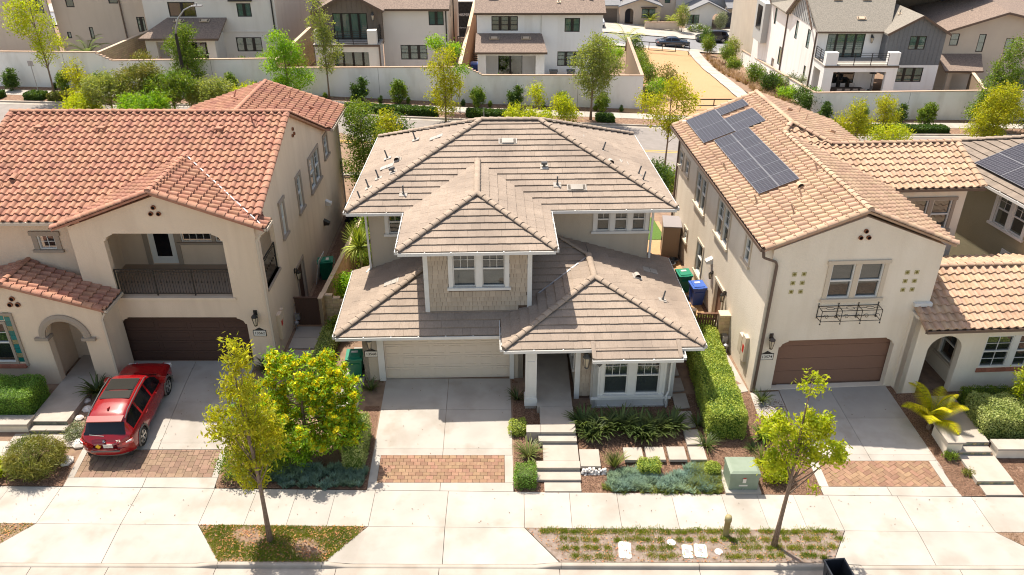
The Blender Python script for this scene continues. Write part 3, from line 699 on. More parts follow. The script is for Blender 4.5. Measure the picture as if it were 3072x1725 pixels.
def plane_off(H, poly, A, B, style='f', m='flat_tile', w=.33, e=.39, skip=None):
    P = [Vector(p) for p in poly]; A = Vector(A); B = Vector(B); U = (B - A).normalized(); N_ = (P[1] - P[0]).cross(P[2] - P[0]).normalized()
    if N_.z < 0: N_ = -N_
    V = N_.cross(U)
    if V.z < 0: U = -U; V = N_.cross(U)
    uv = [((p - A).dot(U), (p - A).dot(V)) for p in P]
    ar = sum(uv[i][0] * uv[(i + 1) % len(uv)][1] - uv[(i + 1) % len(uv)][0] * uv[i][1] for i in range(len(uv)))
    if ar < 0: uv = uv[::-1]
    F = Matrix(((U.x, V.x, N_.x, A.x), (U.y, V.y, N_.y, A.y), (U.z, V.z, N_.z, A.z), (0, 0, 0, 1)))
    mb = MB(); mb.slab([p - N_ * .012 for p in P], (0, 0, -.14)); o = mb.build('roof', 'deck_dark', H.root); L = e + .05
    T = tmpl_s(w, L) if style == 's' else tmpl_f(w, L); key = (style, round(w, 3), round(e, 3), m)
    if key not in H.part: H.part[key] = [T, [], [], None]
    ed = [(uv[i], uv[(i + 1) % len(uv)]) for i in range(len(uv))]
    def sdm(u, v): return min(((b[0] - a[0]) * (v - a[1]) - (b[1] - a[1]) * (u - a[0])) / math.hypot(b[0] - a[0], b[1] - a[1]) for a, b in ed)
    for r_ in range(int(min(p[1] for p in uv) / e) - 1, int(max(p[1] for p in uv) / e) + 2):
        v = r_ * e - .05; c = math.floor(min(p[0] for p in uv) / w) - 1
        while c * w < max(p[0] for p in uv):
            u = c * w + (-w / 2 if (r_ % 2 and style == 'f') else 0); c += 1
            ds = [sdm(*x) for x in ((u, v), (u + w, v), (u + w, v + L), (u, v + L))]
            if skip and skip(F @ Vector((u + w / 2, v + L / 2, 0))): continue
            if min(ds) > -.02: H.part[key][1].append((F @ Matrix.Translation((u, v, random.uniform(0, .006))), o))
            else:
                for p in T:
                    x = [(x + u, y + v, h) for x, y, h in p]
                    for a, b in ed:
                        x = clip(x, a, b)
                        if len(x) < 3: break
                    if len(x) > 2: H.part[key][2].append([F @ Vector(t) for t in x])
plane_off(H, [(-.3, -.3, 3.08), (3.36, 3.2, 4.34), (2.0, 4.45, 4.79), (-.3, 4.45, 4.79)], g0, (-.3, -.66, zg), skip=lambda p: inb(p) or p.x < 0 and p.y < .1)
H.plane([(-6.92, 4.85, zg), g0, (-1.81, 4.45, 4.79), (-1.9, 4.85, 4.76)], skip=lambda p: p.x > -3.5 or p.x > -6 and p.y > 4.6)
pz = 3.2; pl, pr_, pa, pbk = (-.38, -2.12, pz), (7.2, -2.12, pz), (3.39, 1.25, 4.38), (3.36, 3.2, 4.385)
H.plane([pl, pr_, pa]); H.plane([(-.38, .06, pz), pl, pa, pbk], skip=lambda p: p.x < .78 and p.y > .6)
H.plane([pr_, (7.2, 5.2, pz), (3.36, 5.2, 4.385), pa], skip=lambda p: p.x < 6.1 and p.y > 4.6)
plane_off(H, [(3.36, 3.2, 4.385), (3.36, 4.6, 4.385), (1.9, 4.6, 4.83), (2.0, 4.45, 4.8)], pr_, (7.2, 5.2, pz))
H.plane([(2.98, -2.6, 3.035), (6.25, -2.6, 3.035), (6.25, -2.13, 3.2), (2.98, -2.13, 3.2)])
for x in (2.92, 6.17): q = MB(); q.slab([(x, -2.64, 3.05), (x + .15, -2.64, 3.05), (x + .15, -1.9, 3.34), (x, -1.9, 3.34)], (0, 0, .05)); q.build('rake_trim', 'flat_tile', r)
for a, b in ((FL, RL), (FR_, RR), (BL, RL), (BR, RR), (RL, RR), (bl, ap), (br, ap), (bk, ap), (g0, (-3.5, 2.76, 4.18)), (pl, pa), (pr_, pa), (pbk, pa)): H.ridge(a, b)
H.ridge((3.36, 3.2, 4.36), (2.0, 4.4, 4.78), step=.4, r=.09)
for a, b, c in ((FL, (-4.33, 3.73, z2), (0, -1)), ((1.66, 3.74, z2), FR_, (0, -1)), (BL, FL, (-1, 0)), (BR, FR_, (1, 0)), (bl, br, (0, -1)), ((-4.33, 3.7, z2), bl, (-1, 0)), ((1.66, 3.7, z2), br, (1, 0)),
                (g0, (-.5, -.66, zg), (0, -1)), ((-6.92, 4.85, zg), g0, (-1, 0)), (pl, (2.95, -2.12, pz), (0, -1)), ((6.3, -2.12, pz), pr_, (0, -1)), ((-.38, .05, pz), pl, (-1, 0)), ((7.2, 5.2, pz), pr_, (1, 0)), ((2.92, -2.62, 3.03), (6.32, -2.62, 3.03), (0, -1)), ((6.32, -2.12, 3.14), (6.32, -2.62, 3.03), (1, 0))):
    H.gutter(a, b, c)
q = MB(); q.bar((3.3, 3.12, 4.40), (1.12, 1.2, 3.73), .07, .03); q.build('valley_flashing', 'lead', r)
H.pipe([(-6.75, 3.7, 6.2), (-6.15, 4.35, 6.0), (-6.12, 4.38, 3.35), (-6.3, 4.2, 3.2)], r=.045); H.pipe([(6.95, 3.8, 6.2), (6.25, 4.38, 6.0), (6.24, 4.4, 3.65)], r=.045)
q = MB(); q.box(-5.95, 6.1, 3.85, 4.44, 6.14, 6.18); q.box(-3.4, .75, .1, .44, 6.14, 6.18); q.box(-6.8, .4, -.55, -.01, 2.80, 2.84); q.build('soffit', 'white', r)
zm = lambda y: 6.3 + .36 * (y - 3.72); xl = lambda x: 6.3 + .367 * (x + 6.8)
for x, y, k in ((.05, 7.95, 'box'), (2.95, 4.95, 'box'), (1.62, 6.3, 'tee'), (2.12, 5.15, 'pipe'), (-4.5, 4.7, 'pipe')): H.vent((x, y, zm(y)), k)
for x, y, k in ((-5.6, 8.9, 'pipe'), (-5.05, 8.1, 'hood'), (-5.5, 7.7, 'patch'), (-5.1, 6.6, 'tee'), (-5.75, 6.5, 'pipe'), (-6.1, 5.7, 'pipe'), (-3.3, 9.4, 'patch'), (-6.3, 4.5, 'pipe'), (-4.35, 10.2, 'pipe')): H.vent((x, y, xl(x)), k, slope=(.367, 0))
xr = lambda x: 6.3 - .37 * (x - 6.95)
for x, y, k in ((3.6, 9.6, 'patch'), (4.5, 8.4, 'pipe'), (5.3, 7.7, 'patch'), (4.65, 6.9, 'hood'), (5.9, 6.6, 'pipe'), (6.0, 6.0, 'pipe')): H.vent((x, y, xr(x)), k, slope=(-.37, 0))
xp = lambda x: 3.2 - .31 * (x - 7.2)
for x, y, k in ((5.35, 2.3, 'hood'), (6.15, .75, 'pipe'), (6.1, 3.3, 'patch')): H.vent((x, y, xp(x)), k, slope=(-.31, 0))
H.vent((-5.0, 2.4, 2.95 + .36 * 1.92), 'patch', slope=(.36, 0))
H.finish(300)
HC = H
# ================================================================ HOUSE L (left, tan stucco, red S tiles, balcony)
H = House('house', (-10, 28.3, 0), 0, 'tan stucco house with red curved tile roof, front balcony and dark brown garage door')
r = H.root; F0 = front(0); st = 'stucco_tan'
wall(r, F0, [(-7.2, .1), (0, .1), (0, 6.85), (-3.6, 8.15), (-7.2, 6.85)], [chamf(-5.93, -1.3, 3.72, 6.58), chamf(-6.2, -.95, .32, 2.78)], st, th=.28)
wall(r, right(0), [(.28, .1), (16.3, .1), (16.3, 6.62), (12.7, 6.62), (6.3, 9.35), (.28, 6.95)],
     [rect(.5, 2.4, 3.85, 6.2), rect(3.6, 4.1, 4.72, 6.25), rect(6.6, 7.3, 4.6, 6.2), rect(9.15, 11.2, 4.55, 6.15), rect(12.65, 13.45, 5.05, 6.1), rect(4.75, 5.85, .4, 2.5)], st, th=.2)
wall(r, front(.62), [(-13, .1), (-7.2, .1), (-7.2, 7.2), (-13, 7.2)], [rect(-8.9, -8.2, 5.6, 6.22)], st)
win(r, front(.62), -8.9, -8.2, 5.6, 6.22, 1, trim='trim_tan', tw=.2, rail=False, grid=(2, 2), head=.06, dep=.12, blind=None)
wall(r, left(-7.2), rect(.28, .7, .1, 7), [], st)
FRr = right(0)
for a, b, z0, z1, n, h in ((3.6, 4.1, 4.72, 6.25, 1, .06), (6.6, 7.3, 4.6, 6.2, 1, 0), (9.15, 11.2, 4.55, 6.15, 2, 0), (12.65, 13.45, 5.05, 6.1, 1, 0)):
    win(r, FRr, a, b, z0, z1, n, trim='trim_tan', tw=.17, frame='vinyl', grid=(2, 2), dep=.11, head=h, blind=None, mull=.1)
q = MB(); FRr.box(q, 4.75, 5.85, .4, 2.5, -.15, -.1); o = q.build('side_door', 'door_brown', r); q = MB(); FRr.box(q, 4.6, 4.75, .4, 2.62, .002, .04); FRr.box(q, 5.85, 6.0, .4, 2.62, .002, .04); FRr.box(q, 4.6, 6.0, 2.5, 2.64, .005, .045); q.build('door_trim', 'trim_tan', o)
q = MB(); FRr.box(q, .45, 2.45, 3.74, 3.85, -.2, .05); q.build('balcony_sill', 'trim_tan', r)
# balcony room
wall(r, front(3.1), rect(-7.2, -.2, 3.4, 6.9), [rect(-5.75, -4.6, 3.66, 5.75), rect(-4.3, -1.5, 4.72, 5.75)], st)
wall(r, right(-7.0), rect(.28, 3.1, 3.4, 6.9), [], st)
q = MB(); q.box(-7.1, -.2, .28, 3.1, 3.55, 3.62); q.build('balcony_floor', 'trim_tan', r); q = MB(); q.box(-7.1, -.2, .28, 3.1, 6.72, 6.76); q.build('balcony_ceiling', st, r)
q = MB(); fb = front(3.1); fb.box(q, -5.75, -4.6, 3.66, 5.75, -.1, -.05); o = q.build('balcony_door', 'vinyl', r); q = MB(); fb.box(q, -5.5, -4.85, 4.0, 5.6, -.052, -.045); q.build('pane', 'car_glass', o)
q = MB(); fb.box(q, -5.95, -5.75, 3.64, 5.95, .002, .05); fb.box(q, -4.6, -4.4, 3.64, 5.95, .002, .05); q.build('door_trim', 'trim_tan', o)
win(r, fb, -4.3, -1.5, 4.72, 5.75, 2, trim='trim_tan', tw=.14, rail=False, grid=(4, 2), blind=None, mull=.18)
def railing(H, p0, p1, z0, z1, m='iron', n=None, post=1.6):
    mb = MB(); a = Vector((*p0, 0)); b = Vector((*p1, 0)); d = b - a; L = d.length
    mb.bar(a + Vector((0, 0, z1)), b + Vector((0, 0, z1)), .05, .04); mb.bar(a + Vector((0, 0, z0 + .08)), b + Vector((0, 0, z0 + .08)), .03); mb.bar(a + Vector((0, 0, z1 - .12)), b + Vector((0, 0, z1 - .12)), .022)
    n = n or int(L / .115); k = int(round(L / post))
    for i in range(n + 1):
        p = a + d * (i / n); mb.bar(p + Vector((0, 0, z0 + .08)), p + Vector((0, 0, z1 - .0)), .014)
        if i % 2: mb.bar(p + Vector((0, 0, z0 + .55)), p + Vector((0, 0, z0 + .63)), .04)
    for i in range(k + 1): p = a + d * (i / k); mb.bar(p + Vector((0, 0, z0 - .02)), p + Vector((0, 0, z1)), .045)
    return mb.build('railing', m, H.root)
railing(H, (-5.9, .1), (-1.32, .1), 3.78, 4.95); railing(H, (-.1, .52), (-.1, 2.38), 3.88, 5.05)
q = MB(); F0.box(q, -6.02, -1.2, 3.6, 3.72, .0025, .05); q.build('balcony_sill', 'stucco_tan', r)
garage(H, F0, -6.3, -.85, .36, 2.9, .42, 'door_brown', 5, 4)
H.coach_lamp(F0, -.52, 2.75, 'iron', 1.1); H.number(F0, -.48, 2.02, '13562'); clay_pipes(H, F0, -3.68, 7.55)
clay_pipes(H, FRr, 7.15, 8.3, .08)
H.coach_lamp(FRr, 4.35, 2.4, 'iron', 1.0); H.sconce_cyl(FRr, 11.7, 2.9); H.sconce_cyl(FRr, 10.8, 2.15, 'iron')
q = MB(); FRr.box(q, .85, 1.25, 1.15, 2.35, .002, .16); FRr.box(q, 1.42, 1.6, 1.5, 2.3, .002, .12); o = q.build('meter_box', 'stucco_tan', r); q = MB(); FRr.box(q, .95, 1.15, 1.75, 2.0, .16, .165); q.build('meter_label', 'red_label', o)
# gas meter
def gas_meter(root, fr, u):
    mb = MB(); fr.box(mb, u - .14, u + .14, .78, 1.08, .1, .32); mb.tube([fr.pt(u - .3, .4, .15), fr.pt(u - .3, .7, .15), fr.pt(u - .1, .85, .2)], .03, 6); mb.tube([fr.pt(u + .1, .95, .2), fr.pt(u + .28, 1.1, .15), fr.pt(u + .28, 1.35, .04)], .03, 6)
    mb.lathe([(.1, 0), (.12, .05), (.1, .1), (.02, .14)], fr.pt(u - .3, .68, .2), 10); return mb.build('gas_meter', 'metal_gray', root)
gas_meter(r, FRr, 3.2)
# downspouts
tg = 'tan_gutter'; H.pipe([(.5, -.2, 6.8), (.25, -.05, 6.55), (.06, -.06, 6.3), (.06, -.06, .4)], tg, .045); H.pipe([(-5.82, -1.35, 3.9), (-6.0, -1.36, 3.65), (-6.06, -1.37, 3.5), (-6.06, -1.37, .4)], tg, .04); H.pipe([(.35, 16.2, 6.5), (.08, 16.1, 6.3), (.08, 16.1, .3)], tg, .045)
SP = dict(style='s', m='stile', w=.335, e=.385)
ze = 7.08; zr = 9.45
H.plane([(-12, 0, ze), (.2, 0, ze), (.2, 6.3, zr), (-12, 6.3, zr)], skip=lambda p: p.z < 8.42 - .37 * abs(p.x + 3.6) - .1, **SP)
H.plane([(.2, 12.75, 6.62), (-12, 12.75, 6.62), (-12, 6.3, zr), (.2, 6.3, zr)], **SP)
H.plane([(.48, .5, 6.91), (.48, -.32, 6.91), (-3.6, -.32, 8.42), (-3.6, 3.7, 8.42)], **SP); H.plane([(-7.68, -.32, 6.91), (-7.68, .5, 6.91), (-3.6, 3.7, 8.42), (-3.6, -.32, 8.42)], **SP)
H.plane([(.45, 12.7, 6.62), (.45, 16.7, 6.62), (-3.8, 16.7, 8.05), (-3.8, 9.3, 8.05), (.3, 9.3, 6.67)][0:2] + [(-3.8, 16.7, 8.05), (-3.8, 9.5, 8.05)], **SP); H.plane([(-8.05, 16.7, 6.62), (-8.05, 12.0, 6.62), (-3.8, 9.5, 8.05), (-3.8, 16.7, 8.05)], **SP)
S2 = dict(style='s', m='stile', w=.335, e=.385)
H.plane([(-5.85, .0, 3.98), (-5.85, -1.48, 3.98), (-9.5, -1.48, 5.1), (-9.5, .62, 5.1)], **S2); H.plane([(-13.15, -1.48, 3.98), (-13.15, .6, 3.98), (-9.5, .6, 5.1), (-9.5, -1.48, 5.1)], **S2)
kw = dict(m='stile', r=.125)
H.ridge((-12, 6.3, zr), (.25, 6.3, zr), **kw); H.ridge((-3.6, -.36, 8.42), (-3.6, 3.6, 8.42), **kw); H.ridge((-3.8, 16.7, 8.05), (-3.8, 9.4, 8.05), **kw); H.ridge((-9.5, -1.5, 5.1), (-9.5, .6, 5.1), **kw)
for a, b in (((.12, .3, ze + .11), (.12, 6.3, zr)), ((.42, -.27, 6.93), (-3.6, -.27, 8.42)), ((-7.62, -.27, 6.93), (-3.6, -.27, 8.42)), ((-5.9, -1.42, 4.0), (-9.5, -1.42, 5.1)), ((-13.1, -1.42, 4.0), (-9.5, -1.42, 5.1)), ((.12, 12.7, 6.64), (.12, 6.3, zr)), ((-11.95, 0, ze), (-11.95, 6.3, zr)), ((.42, 16.68, 6.62), (-3.8, 16.68, 8.05))):
    H.ridge(a, b, m='stile', r=.165, lift=.03)
q = MB(); q.bar((.35, -.2, 7.10), (-3.5, 3.5, 8.50), .05, .03); q.build('valley_flashing', 'lead', r)
H.gutter((-12, 0, ze), (-7.6, 0, ze), (0, -1), tg); H.gutter((.48, .5, 6.91), (.48, -.3, 6.91), (1, 0), tg); H.gutter((.45, 12.7, 6.62), (.45, 16.7, 6.62), (1, 0), tg); H.gutter((-5.85, 0, 3.98), (-5.85, -1.48, 3.98), (1, 0), tg)
zf = lambda y: ze + .376 * y
for x, y, k in ((-11.2, 2.3, 'pipe'), (-10.6, 1.8, 'pipe'), (-10.1, 2.25, 'hood'), (-1.2, 5.5, 'pipe')): H.vent((x, y, zf(y)), k, 'stile', 'stile', slope=(0, .376))
for x, y in ((-10.3, 5.3), (-7.6, 5.25), (-2.55, 5.2)):   # raised tile vents
    q = MB(); q.box(x - .16, x + .16, y - .22, y + .2, zf(y) + .06, zf(y) + .14); q.build('roof_vent', 'stile', r)
zw = lambda x: 6.62 + .336 * (.45 - x)
for x, y, k in ((-2.2, 15.2, 'pipe'), (-.9, 14.4, 'tee'), (-.25, 13.0, 'pipe'), (-4.6, 13.5, 'pipe')): H.vent((x, y, zw(max(x, -3.8))), k, 'stile', 'stile', slope=(-.336, 0))
# entry wing
FE = front(-1.3)
wall(r, FE, [(-13, .1), (-6.06, .1), (-6.06, 3.9), (-9.5, 4.98), (-13, 3.9)], [arch(-8.5, -7.0, .35, 3.42), rect(-12.6, -10.05, 1.15, 3.3)], st, th=.35)
wall(r, right(-6.06), rect(-.95, 0, .1, 3.95), [], st); wall(r, right(-8.72), rect(-.95, 6, .1, 3.6), [], st); wall(r, left(-6.7), rect(-.95, 6, .1, 3.6), [], st)
q = MB(); n = 20; c = -7.75; zs = 2.67; rings = []
for ri, d in ((.76, -.12), (.76, .09), (.9, .11), (1.02, .06), (1.02, .002)):
    rings.append([FE.pt(c + ri * math.cos(PI * i / n), zs + ri * math.sin(PI * i / n), d) for i in range(n + 1)])
for a, b in zip(rings, rings[1:]):
    for i in range(n): q.quad(a[i], a[i + 1], b[i + 1], b[i])
for s_ in (-1, 1):
    u = c + s_ * .93; FE.box(q, u - .27, u + .27, zs - .13, zs - .002, -.3, .14)
q.build('arch_trim', 'trim_tan', r)
clay_pipes(H, FE, -9.35, 4.28, .1)
win(r, FE, -12.6, -10.05, 1.45, 3.3, 2, trim='trim_tan', tw=.1, grid=(2, 2), sill=False, blind=None, mull=.15)
tr_ = MB(); FE.box(tr_, -9.68, -9.58, 1.3, 3.78, .002, .06); FE.box(tr_, -13, -9.68, 3.68, 3.78, .002, .06); o = tr_.build('tile_surround', 'trim_tan', r)
k = 0; z = 1.48
while z < 3.66:
    q = MB(); FE.box(q, -9.93, -9.70, z, z + .2, .004, .02); q.build('accent_tile', 'tile_deco' if k % 3 == 1 else 'tile_teal', o); z += .212; k += 1
for i in range(12):
    q = MB(); u = -10.17 - i * .212; FE.box(q, u, u + .2, 3.45, 3.65, .004, .02); q.build('accent_tile', 'tile_teal', o)
for i in range(10):
    q = MB(); u = -9.98 - i * .32; FE.box(q, u - .01, u + .3, 1.22, 1.38, .002, .12); q.build('sill_brick', 'brick_red', o)
H.finish(300); HL = H
# ================================================================ HOUSE R (right, cream stucco, tan S tiles, solar)
H = House('house', (9.66, 26.53, 0), R(3.3), 'cream stucco house with tan curved tile roof, solar panels and iron window planter')
r = H.root; F0 = front(0); st = 'stucco_cream'
wall(r, F0, [(0, .1), (6.5, .1), (6.5, 6.75), (3.25, 8.0), (0, 6.75)], [chamf(.87, 5.55, .4, 2.74, .35, .3), rect(2.33, 4.33, 4.62, 6.1)], st, th=.28)
win(r, F0, 2.33, 4.33, 4.62, 6.1, 2, trim='trim_cream', tw=.16, grid=None, mull=.2, head=.05, dep=.1)
garage(H, F0, .8, 5.62, .42, 2.86, .36, 'door_redbrown', 4, 0)
H.coach_lamp(F0, .48, 2.75, 'bronze', 1.05); H.number(F0, .45, 2.02, '13574'); clay_pipes(H, F0, 3.3, 7.3, .085)
for cx_, zz in ((.93, 5.71), (5.29, 5.66)):
    for i in range(2):
        for j in range(3):
            u = cx_ + i * .365; z = zz - j * .375; q = MB(); F0.box(q, u - .085, u + .085, z - .085, z + .085, .002, .012); o = q.build('deco_tile', 'tile_yellow', r)
            q = MB()
            for a in range(4):
                an = a * PI / 4; dx, dz = math.cos(an) * .062, math.sin(an) * .062; px, pz_ = -math.sin(an) * .013, math.cos(an) * .013
                q.slab([F0.pt(u - dx - px, z - dz - pz_, .0125 + a * .0008), F0.pt(u + dx - px, z + dz - pz_, .0125 + a * .0008), F0.pt(u + dx + px, z + dz + pz_, .0125 + a * .0008), F0.pt(u - dx + px, z - dz + pz_, .0125 + a * .0008)], (0, -.002, 0))
            F0.box(q, u - .085, u + .085, z + .078, z + .085, .012, .0145); F0.box(q, u - .085, u + .085, z - .085, z - .078, .012, .0145); F0.box(q, u - .085, u - .078, z - .078, z + .078, .012, .0145); F0.box(q, u + .078, u + .085, z - .078, z + .078, .012, .0145)
            q.build('tile_star', 'tile_star', o)
# iron planter box
mb = MB(); zt, zb = 4.28, 3.82
for d in (.02, .4):
    mb.tube([F0.pt(2.12, zt, d), F0.pt(4.47, zt, d)], .016, 6); mb.tube([F0.pt(2.12, zb, d), F0.pt(4.47, zb, d)], .014, 6)
for i in range(4):
    u = 2.12 + i * 2.35 / 3; mb.tube([F0.pt(u, zt + .1, .02), F0.pt(u, zb - .08, .02)], .016, 6); mb.tube([F0.pt(u, zt, .4), F0.pt(u, zb - .1, .4)], .015, 6); mb.tube([F0.pt(u, zt, .02), F0.pt(u, zt, .4)], .014, 6); mb.tube([F0.pt(u, zb, .02), F0.pt(u, zb, .4)], .014, 6)
    mb.lathe([(.0, -.03), (.03, 0), (.0, .03)], F0.pt(u, zt + .11, .02), 8); mb.lathe([(.0, -.035), (.035, 0), (.0, .035)], F0.pt(u, zb - .12, .4), 8)
    if i < 3:
        for s_ in (-1, 1):
            c0 = u + 2.35 / 6 + s_ * .2; mb.tube([F0.pt(c0 + .13 * (1 - t / 12) * math.cos(t * .62) * s_, (zt + zb) / 2 - .03 + .13 * (1 - t / 12) * math.sin(t * .62), .4) for t in range(12)], .01, 5)
        c0 = u + 2.35 / 6; mb.tube([F0.pt(c0 + .16 * math.cos(t * PI / 5), zt + .0, .2 + .09 * math.sin(t * PI / 5)) for t in range(11)], .011, 5)
        for s_ in (-1, 1): mb.tube([F0.pt(c0 + .16 * s_, zt, .2), F0.pt(c0 + .39 * s_, zt, .2)], .01, 5)
mb.build('iron_planter', 'iron', r)
FL_ = left(0)
W = [(13.2, 13.9, 4.95, 5.7), (12.0, 12.6, 4.95, 5.7), (8.75, 10.4, 4.3, 5.9), (5.0, 6.75, 4.35, 6.0), (2.25, 2.85, 4.95, 6.0), (11.0, 11.55, 1.75, 2.35), (8.1, 9.05, 1.2, 2.8)]
wall(r, FL_, [(.28, .1), (14.2, .1), (14.2, 6.75), (.28, 6.75)], [rect(*x) for x in W] + [rect(4.55, 5.65, .4, 2.4)], st, th=.2)
for a, b, z0, z1 in W: win(r, FL_, a, b, z0, z1, 2 if b - a > 1.5 else 1, trim='trim_cream', tw=.11, frame='vinyl', grid=(2, 2) if b - a > 1.5 else None, blind=None, mull=.1, dep=.1)
q = MB(); FL_.box(q, 4.55, 5.65, .4, 2.4, -.15, -.1); o = q.build('side_door', 'door_redbrown', r); q = MB(); FL_.box(q, 4.42, 4.55, .4, 2.52, .002, .05); FL_.box(q, 5.65, 5.78, .4, 2.52, .002, .05); FL_.box(q, 4.42, 5.78, 2.4, 2.54, .005, .07); q.build('door_trim', 'trim_cream', o)
H.sconce_cyl(FL_, 6.7, 2.9); H.coach_lamp(FL_, 4.25, 2.3, 'iron', .9); H.coach_lamp(FL_, 6.3, 2.3, 'iron', .7)
q = MB(); FL_.box(q, 1.3, 1.65, 1.3, 2.15, .002, .15); FL_.box(q, .85, 1.2, 1.2, 2.35, .002, .16); o = q.build('meter_box', 'trim_cream', r); q = MB(); FL_.box(q, .92, 1.1, 1.6, 1.95, .16, .166); q.build('meter_label', 'red_label', o)
gas_meter(r, FL_, 3.1)
bg = 'brown_gutter'; H.pipe([(-.42, -.05, 6.75), (-.4, -.1, 6.5), (.1, -.08, 6.3), (.16, -.08, 6.15), (.12, -.08, .4)], bg, .045); H.pipe([(-.45, 14.0, 6.75), (-.08, 14.0, 6.4), (-.08, 14.0, .4)], bg, .045)
SP = dict(style='s', m='stile_tan', w=.335, e=.385); ze = 6.85
wl = lambda x: ze + .4 * (x + .42)
rx = 3.2; rz_ = wl(rx); bx = 3.75; bz = wl(bx)
H.plane([(-.42, 14.4, ze), (-.42, -.15, ze), (rx, -.15, rz_), (rx, 9.3, rz_)], skip=None, **SP)
plane_off(H, [(rx, 9.3, rz_), (rx, 8.7, rz_), (bx, 9.35, bz), (bx, 14.4, bz), (rx, 14.4, rz_)], (-.42, 14.4, ze), (-.42, 0, ze), **SP)
plane_off(H, [(-.42, 14.4, ze), (rx, 9.28, rz_), (rx, 14.4, rz_)], (-.42, 14.4, ze), (-.42, 0, ze), **SP)
H.plane([(6.82, -.15, ze), (6.82, 5.6, ze), (rx, 8.6, rz_), (rx, -.15, rz_)], **SP)
H.plane([(7.92, 7.95, ze + .1), (7.92, 14.4, ze + .1), (bx, 14.4, bz), (bx, 9.3, bz), (5.2, 7.95, 7.97)], **SP)
# front facing wing plane
fz = lambda y: ze + .395 * (y - 5.25)
H.plane([(6.82, 5.25, ze), (11.05, 5.25, ze), (11.05, 7.95, fz(7.95)), (3.9, 7.95, fz(7.95))], **SP)
plane_off(H, [(3.9, 7.95, fz(7.95)), (5.2, 7.95, fz(7.95)), (bx, 9.3, fz(9.3)), (rx, 8.6, fz(8.6))], (6.82, 5.25, ze), (11.05, 5.25, ze), **SP)
H.plane([(11.05, 10.7, ze), (5.2, 10.7, ze), (5.2, 7.95, fz(7.95)), (11.05, 7.95, fz(7.95))], **SP)
kw = dict(m='stile_tan', r=.125)
for a, b in (((rx, -.2, rz_), (rx, 8.6, rz_)), ((rx, 8.6, rz_), (bx, 9.3, bz)), ((bx, 14.4, bz), (bx, 9.3, bz)), ((5.2, 7.95, fz(7.95)), (bx, 9.3, bz)), ((5.2, 7.95, fz(7.95)), (11.1, 7.95, fz(7.95)))): H.ridge(a, b, **kw)
for a, b in (((-.4, -.1, ze), (rx, -.1, rz_)), ((6.8, -.1, ze), (rx, -.1, rz_)), ((11.0, 5.25, ze), (11.0, 7.95, fz(7.95))), ((-.4, 14.35, ze), (bx, 14.35, bz))): H.ridge(a, b, m='stile_tan', r=.165, lift=.03)
H.gutter((-.42, 14.4, ze), (-.42, -.12, ze), (-1, 0), bg, straps=False); H.gutter((7.0, 5.25, ze), (11.05, 5.25, ze), (0, -1), bg, straps=False)
FN = front(5.72)
wall(r, FN, rect(6.4, 10.65, .1, 6.8), [rect(8.17, 10.1, 4.7, 6.1)], st); win(r, FN, 8.17, 10.1, 4.7, 6.1, 2, trim='trim_tan', tw=.15, grid=None, mull=.2, head=.04)
wall(r, right(6.5), [(.28, .1), (5.7, .1), (5.7, 6.75), (.28, 6.75)], [], st); wall(r, right(10.65), rect(5.92, 10.5, .1, 6.8), [], st); wall(r, right(7.6), rect(10.4, 14.3, .1, 6.9), [], st); wall(r, back(14.2), rect(0, 7.6, .1, 7.2), [], st)
# lower entry wing
lz = 3.75; ly = -1.1; zl = lambda y: lz + .4 * (y - ly)
H.plane([(5.95, ly, lz), (14, ly, lz), (14, 1.75, zl(1.75)), (5.95, 1.75, zl(1.75))], skip=lambda p: p.x < 6.4 and p.y > .1, **SP)
H.plane([(14, 4.6, lz), (6.5, 4.6, lz), (6.5, 1.75, zl(1.75)), (14, 1.75, zl(1.75))], **SP)
H.ridge((6.5, 1.75, zl(1.75)), (14, 1.75, zl(1.75)), **kw); H.ridge((6.03, ly, lz), (6.03, 0, zl(0)), m='stile_tan', r=.11, lift=.02)
H.gutter((5.95, ly, lz), (14, ly, lz), (0, -1), bg, straps=False)
q = MB(); q.box(5.86, 6.55, -.16, -.003, zl(0) + .02, zl(0) + .16); q.build('roof_flashing', 'white', r)
FE = front(-.5)
wall(r, FE, rect(5.9, 14, .1, 3.85), [arch(6.65, 8.02, .3, 3.05), rect(8.95, 11.4, 1.5, 2.98)], st, th=.3); wall(r, left(5.9), rect(-.5, 0, .1, 3.95), [], st)
win(r, FE, 8.95, 11.4, 1.5, 2.98, 2, trim=None, tw=0, frame='white', grid=(2, 2), low=True, blind=None, sill=False, mull=.22)
for i in range(13):
    q = MB(); FE.box(q, 8.9 + i * .2, 9.09 + i * .2, 1.3, 1.47, .002, .06); q.build('sill_brick', 'brick_red', r)
wall(r, left(8.25), rect(-.2, 3, .1, 3.85), [rect(.15, 1.1, 1.25, 2.7)], st); win(r, left(8.25), .15, 1.1, 1.25, 2.7, 1, trim='trim_cream', tw=.16, blind=None, grid=None)
wall(r, front(3.0), rect(6.5, 8.25, .1, 3.85), [], st)
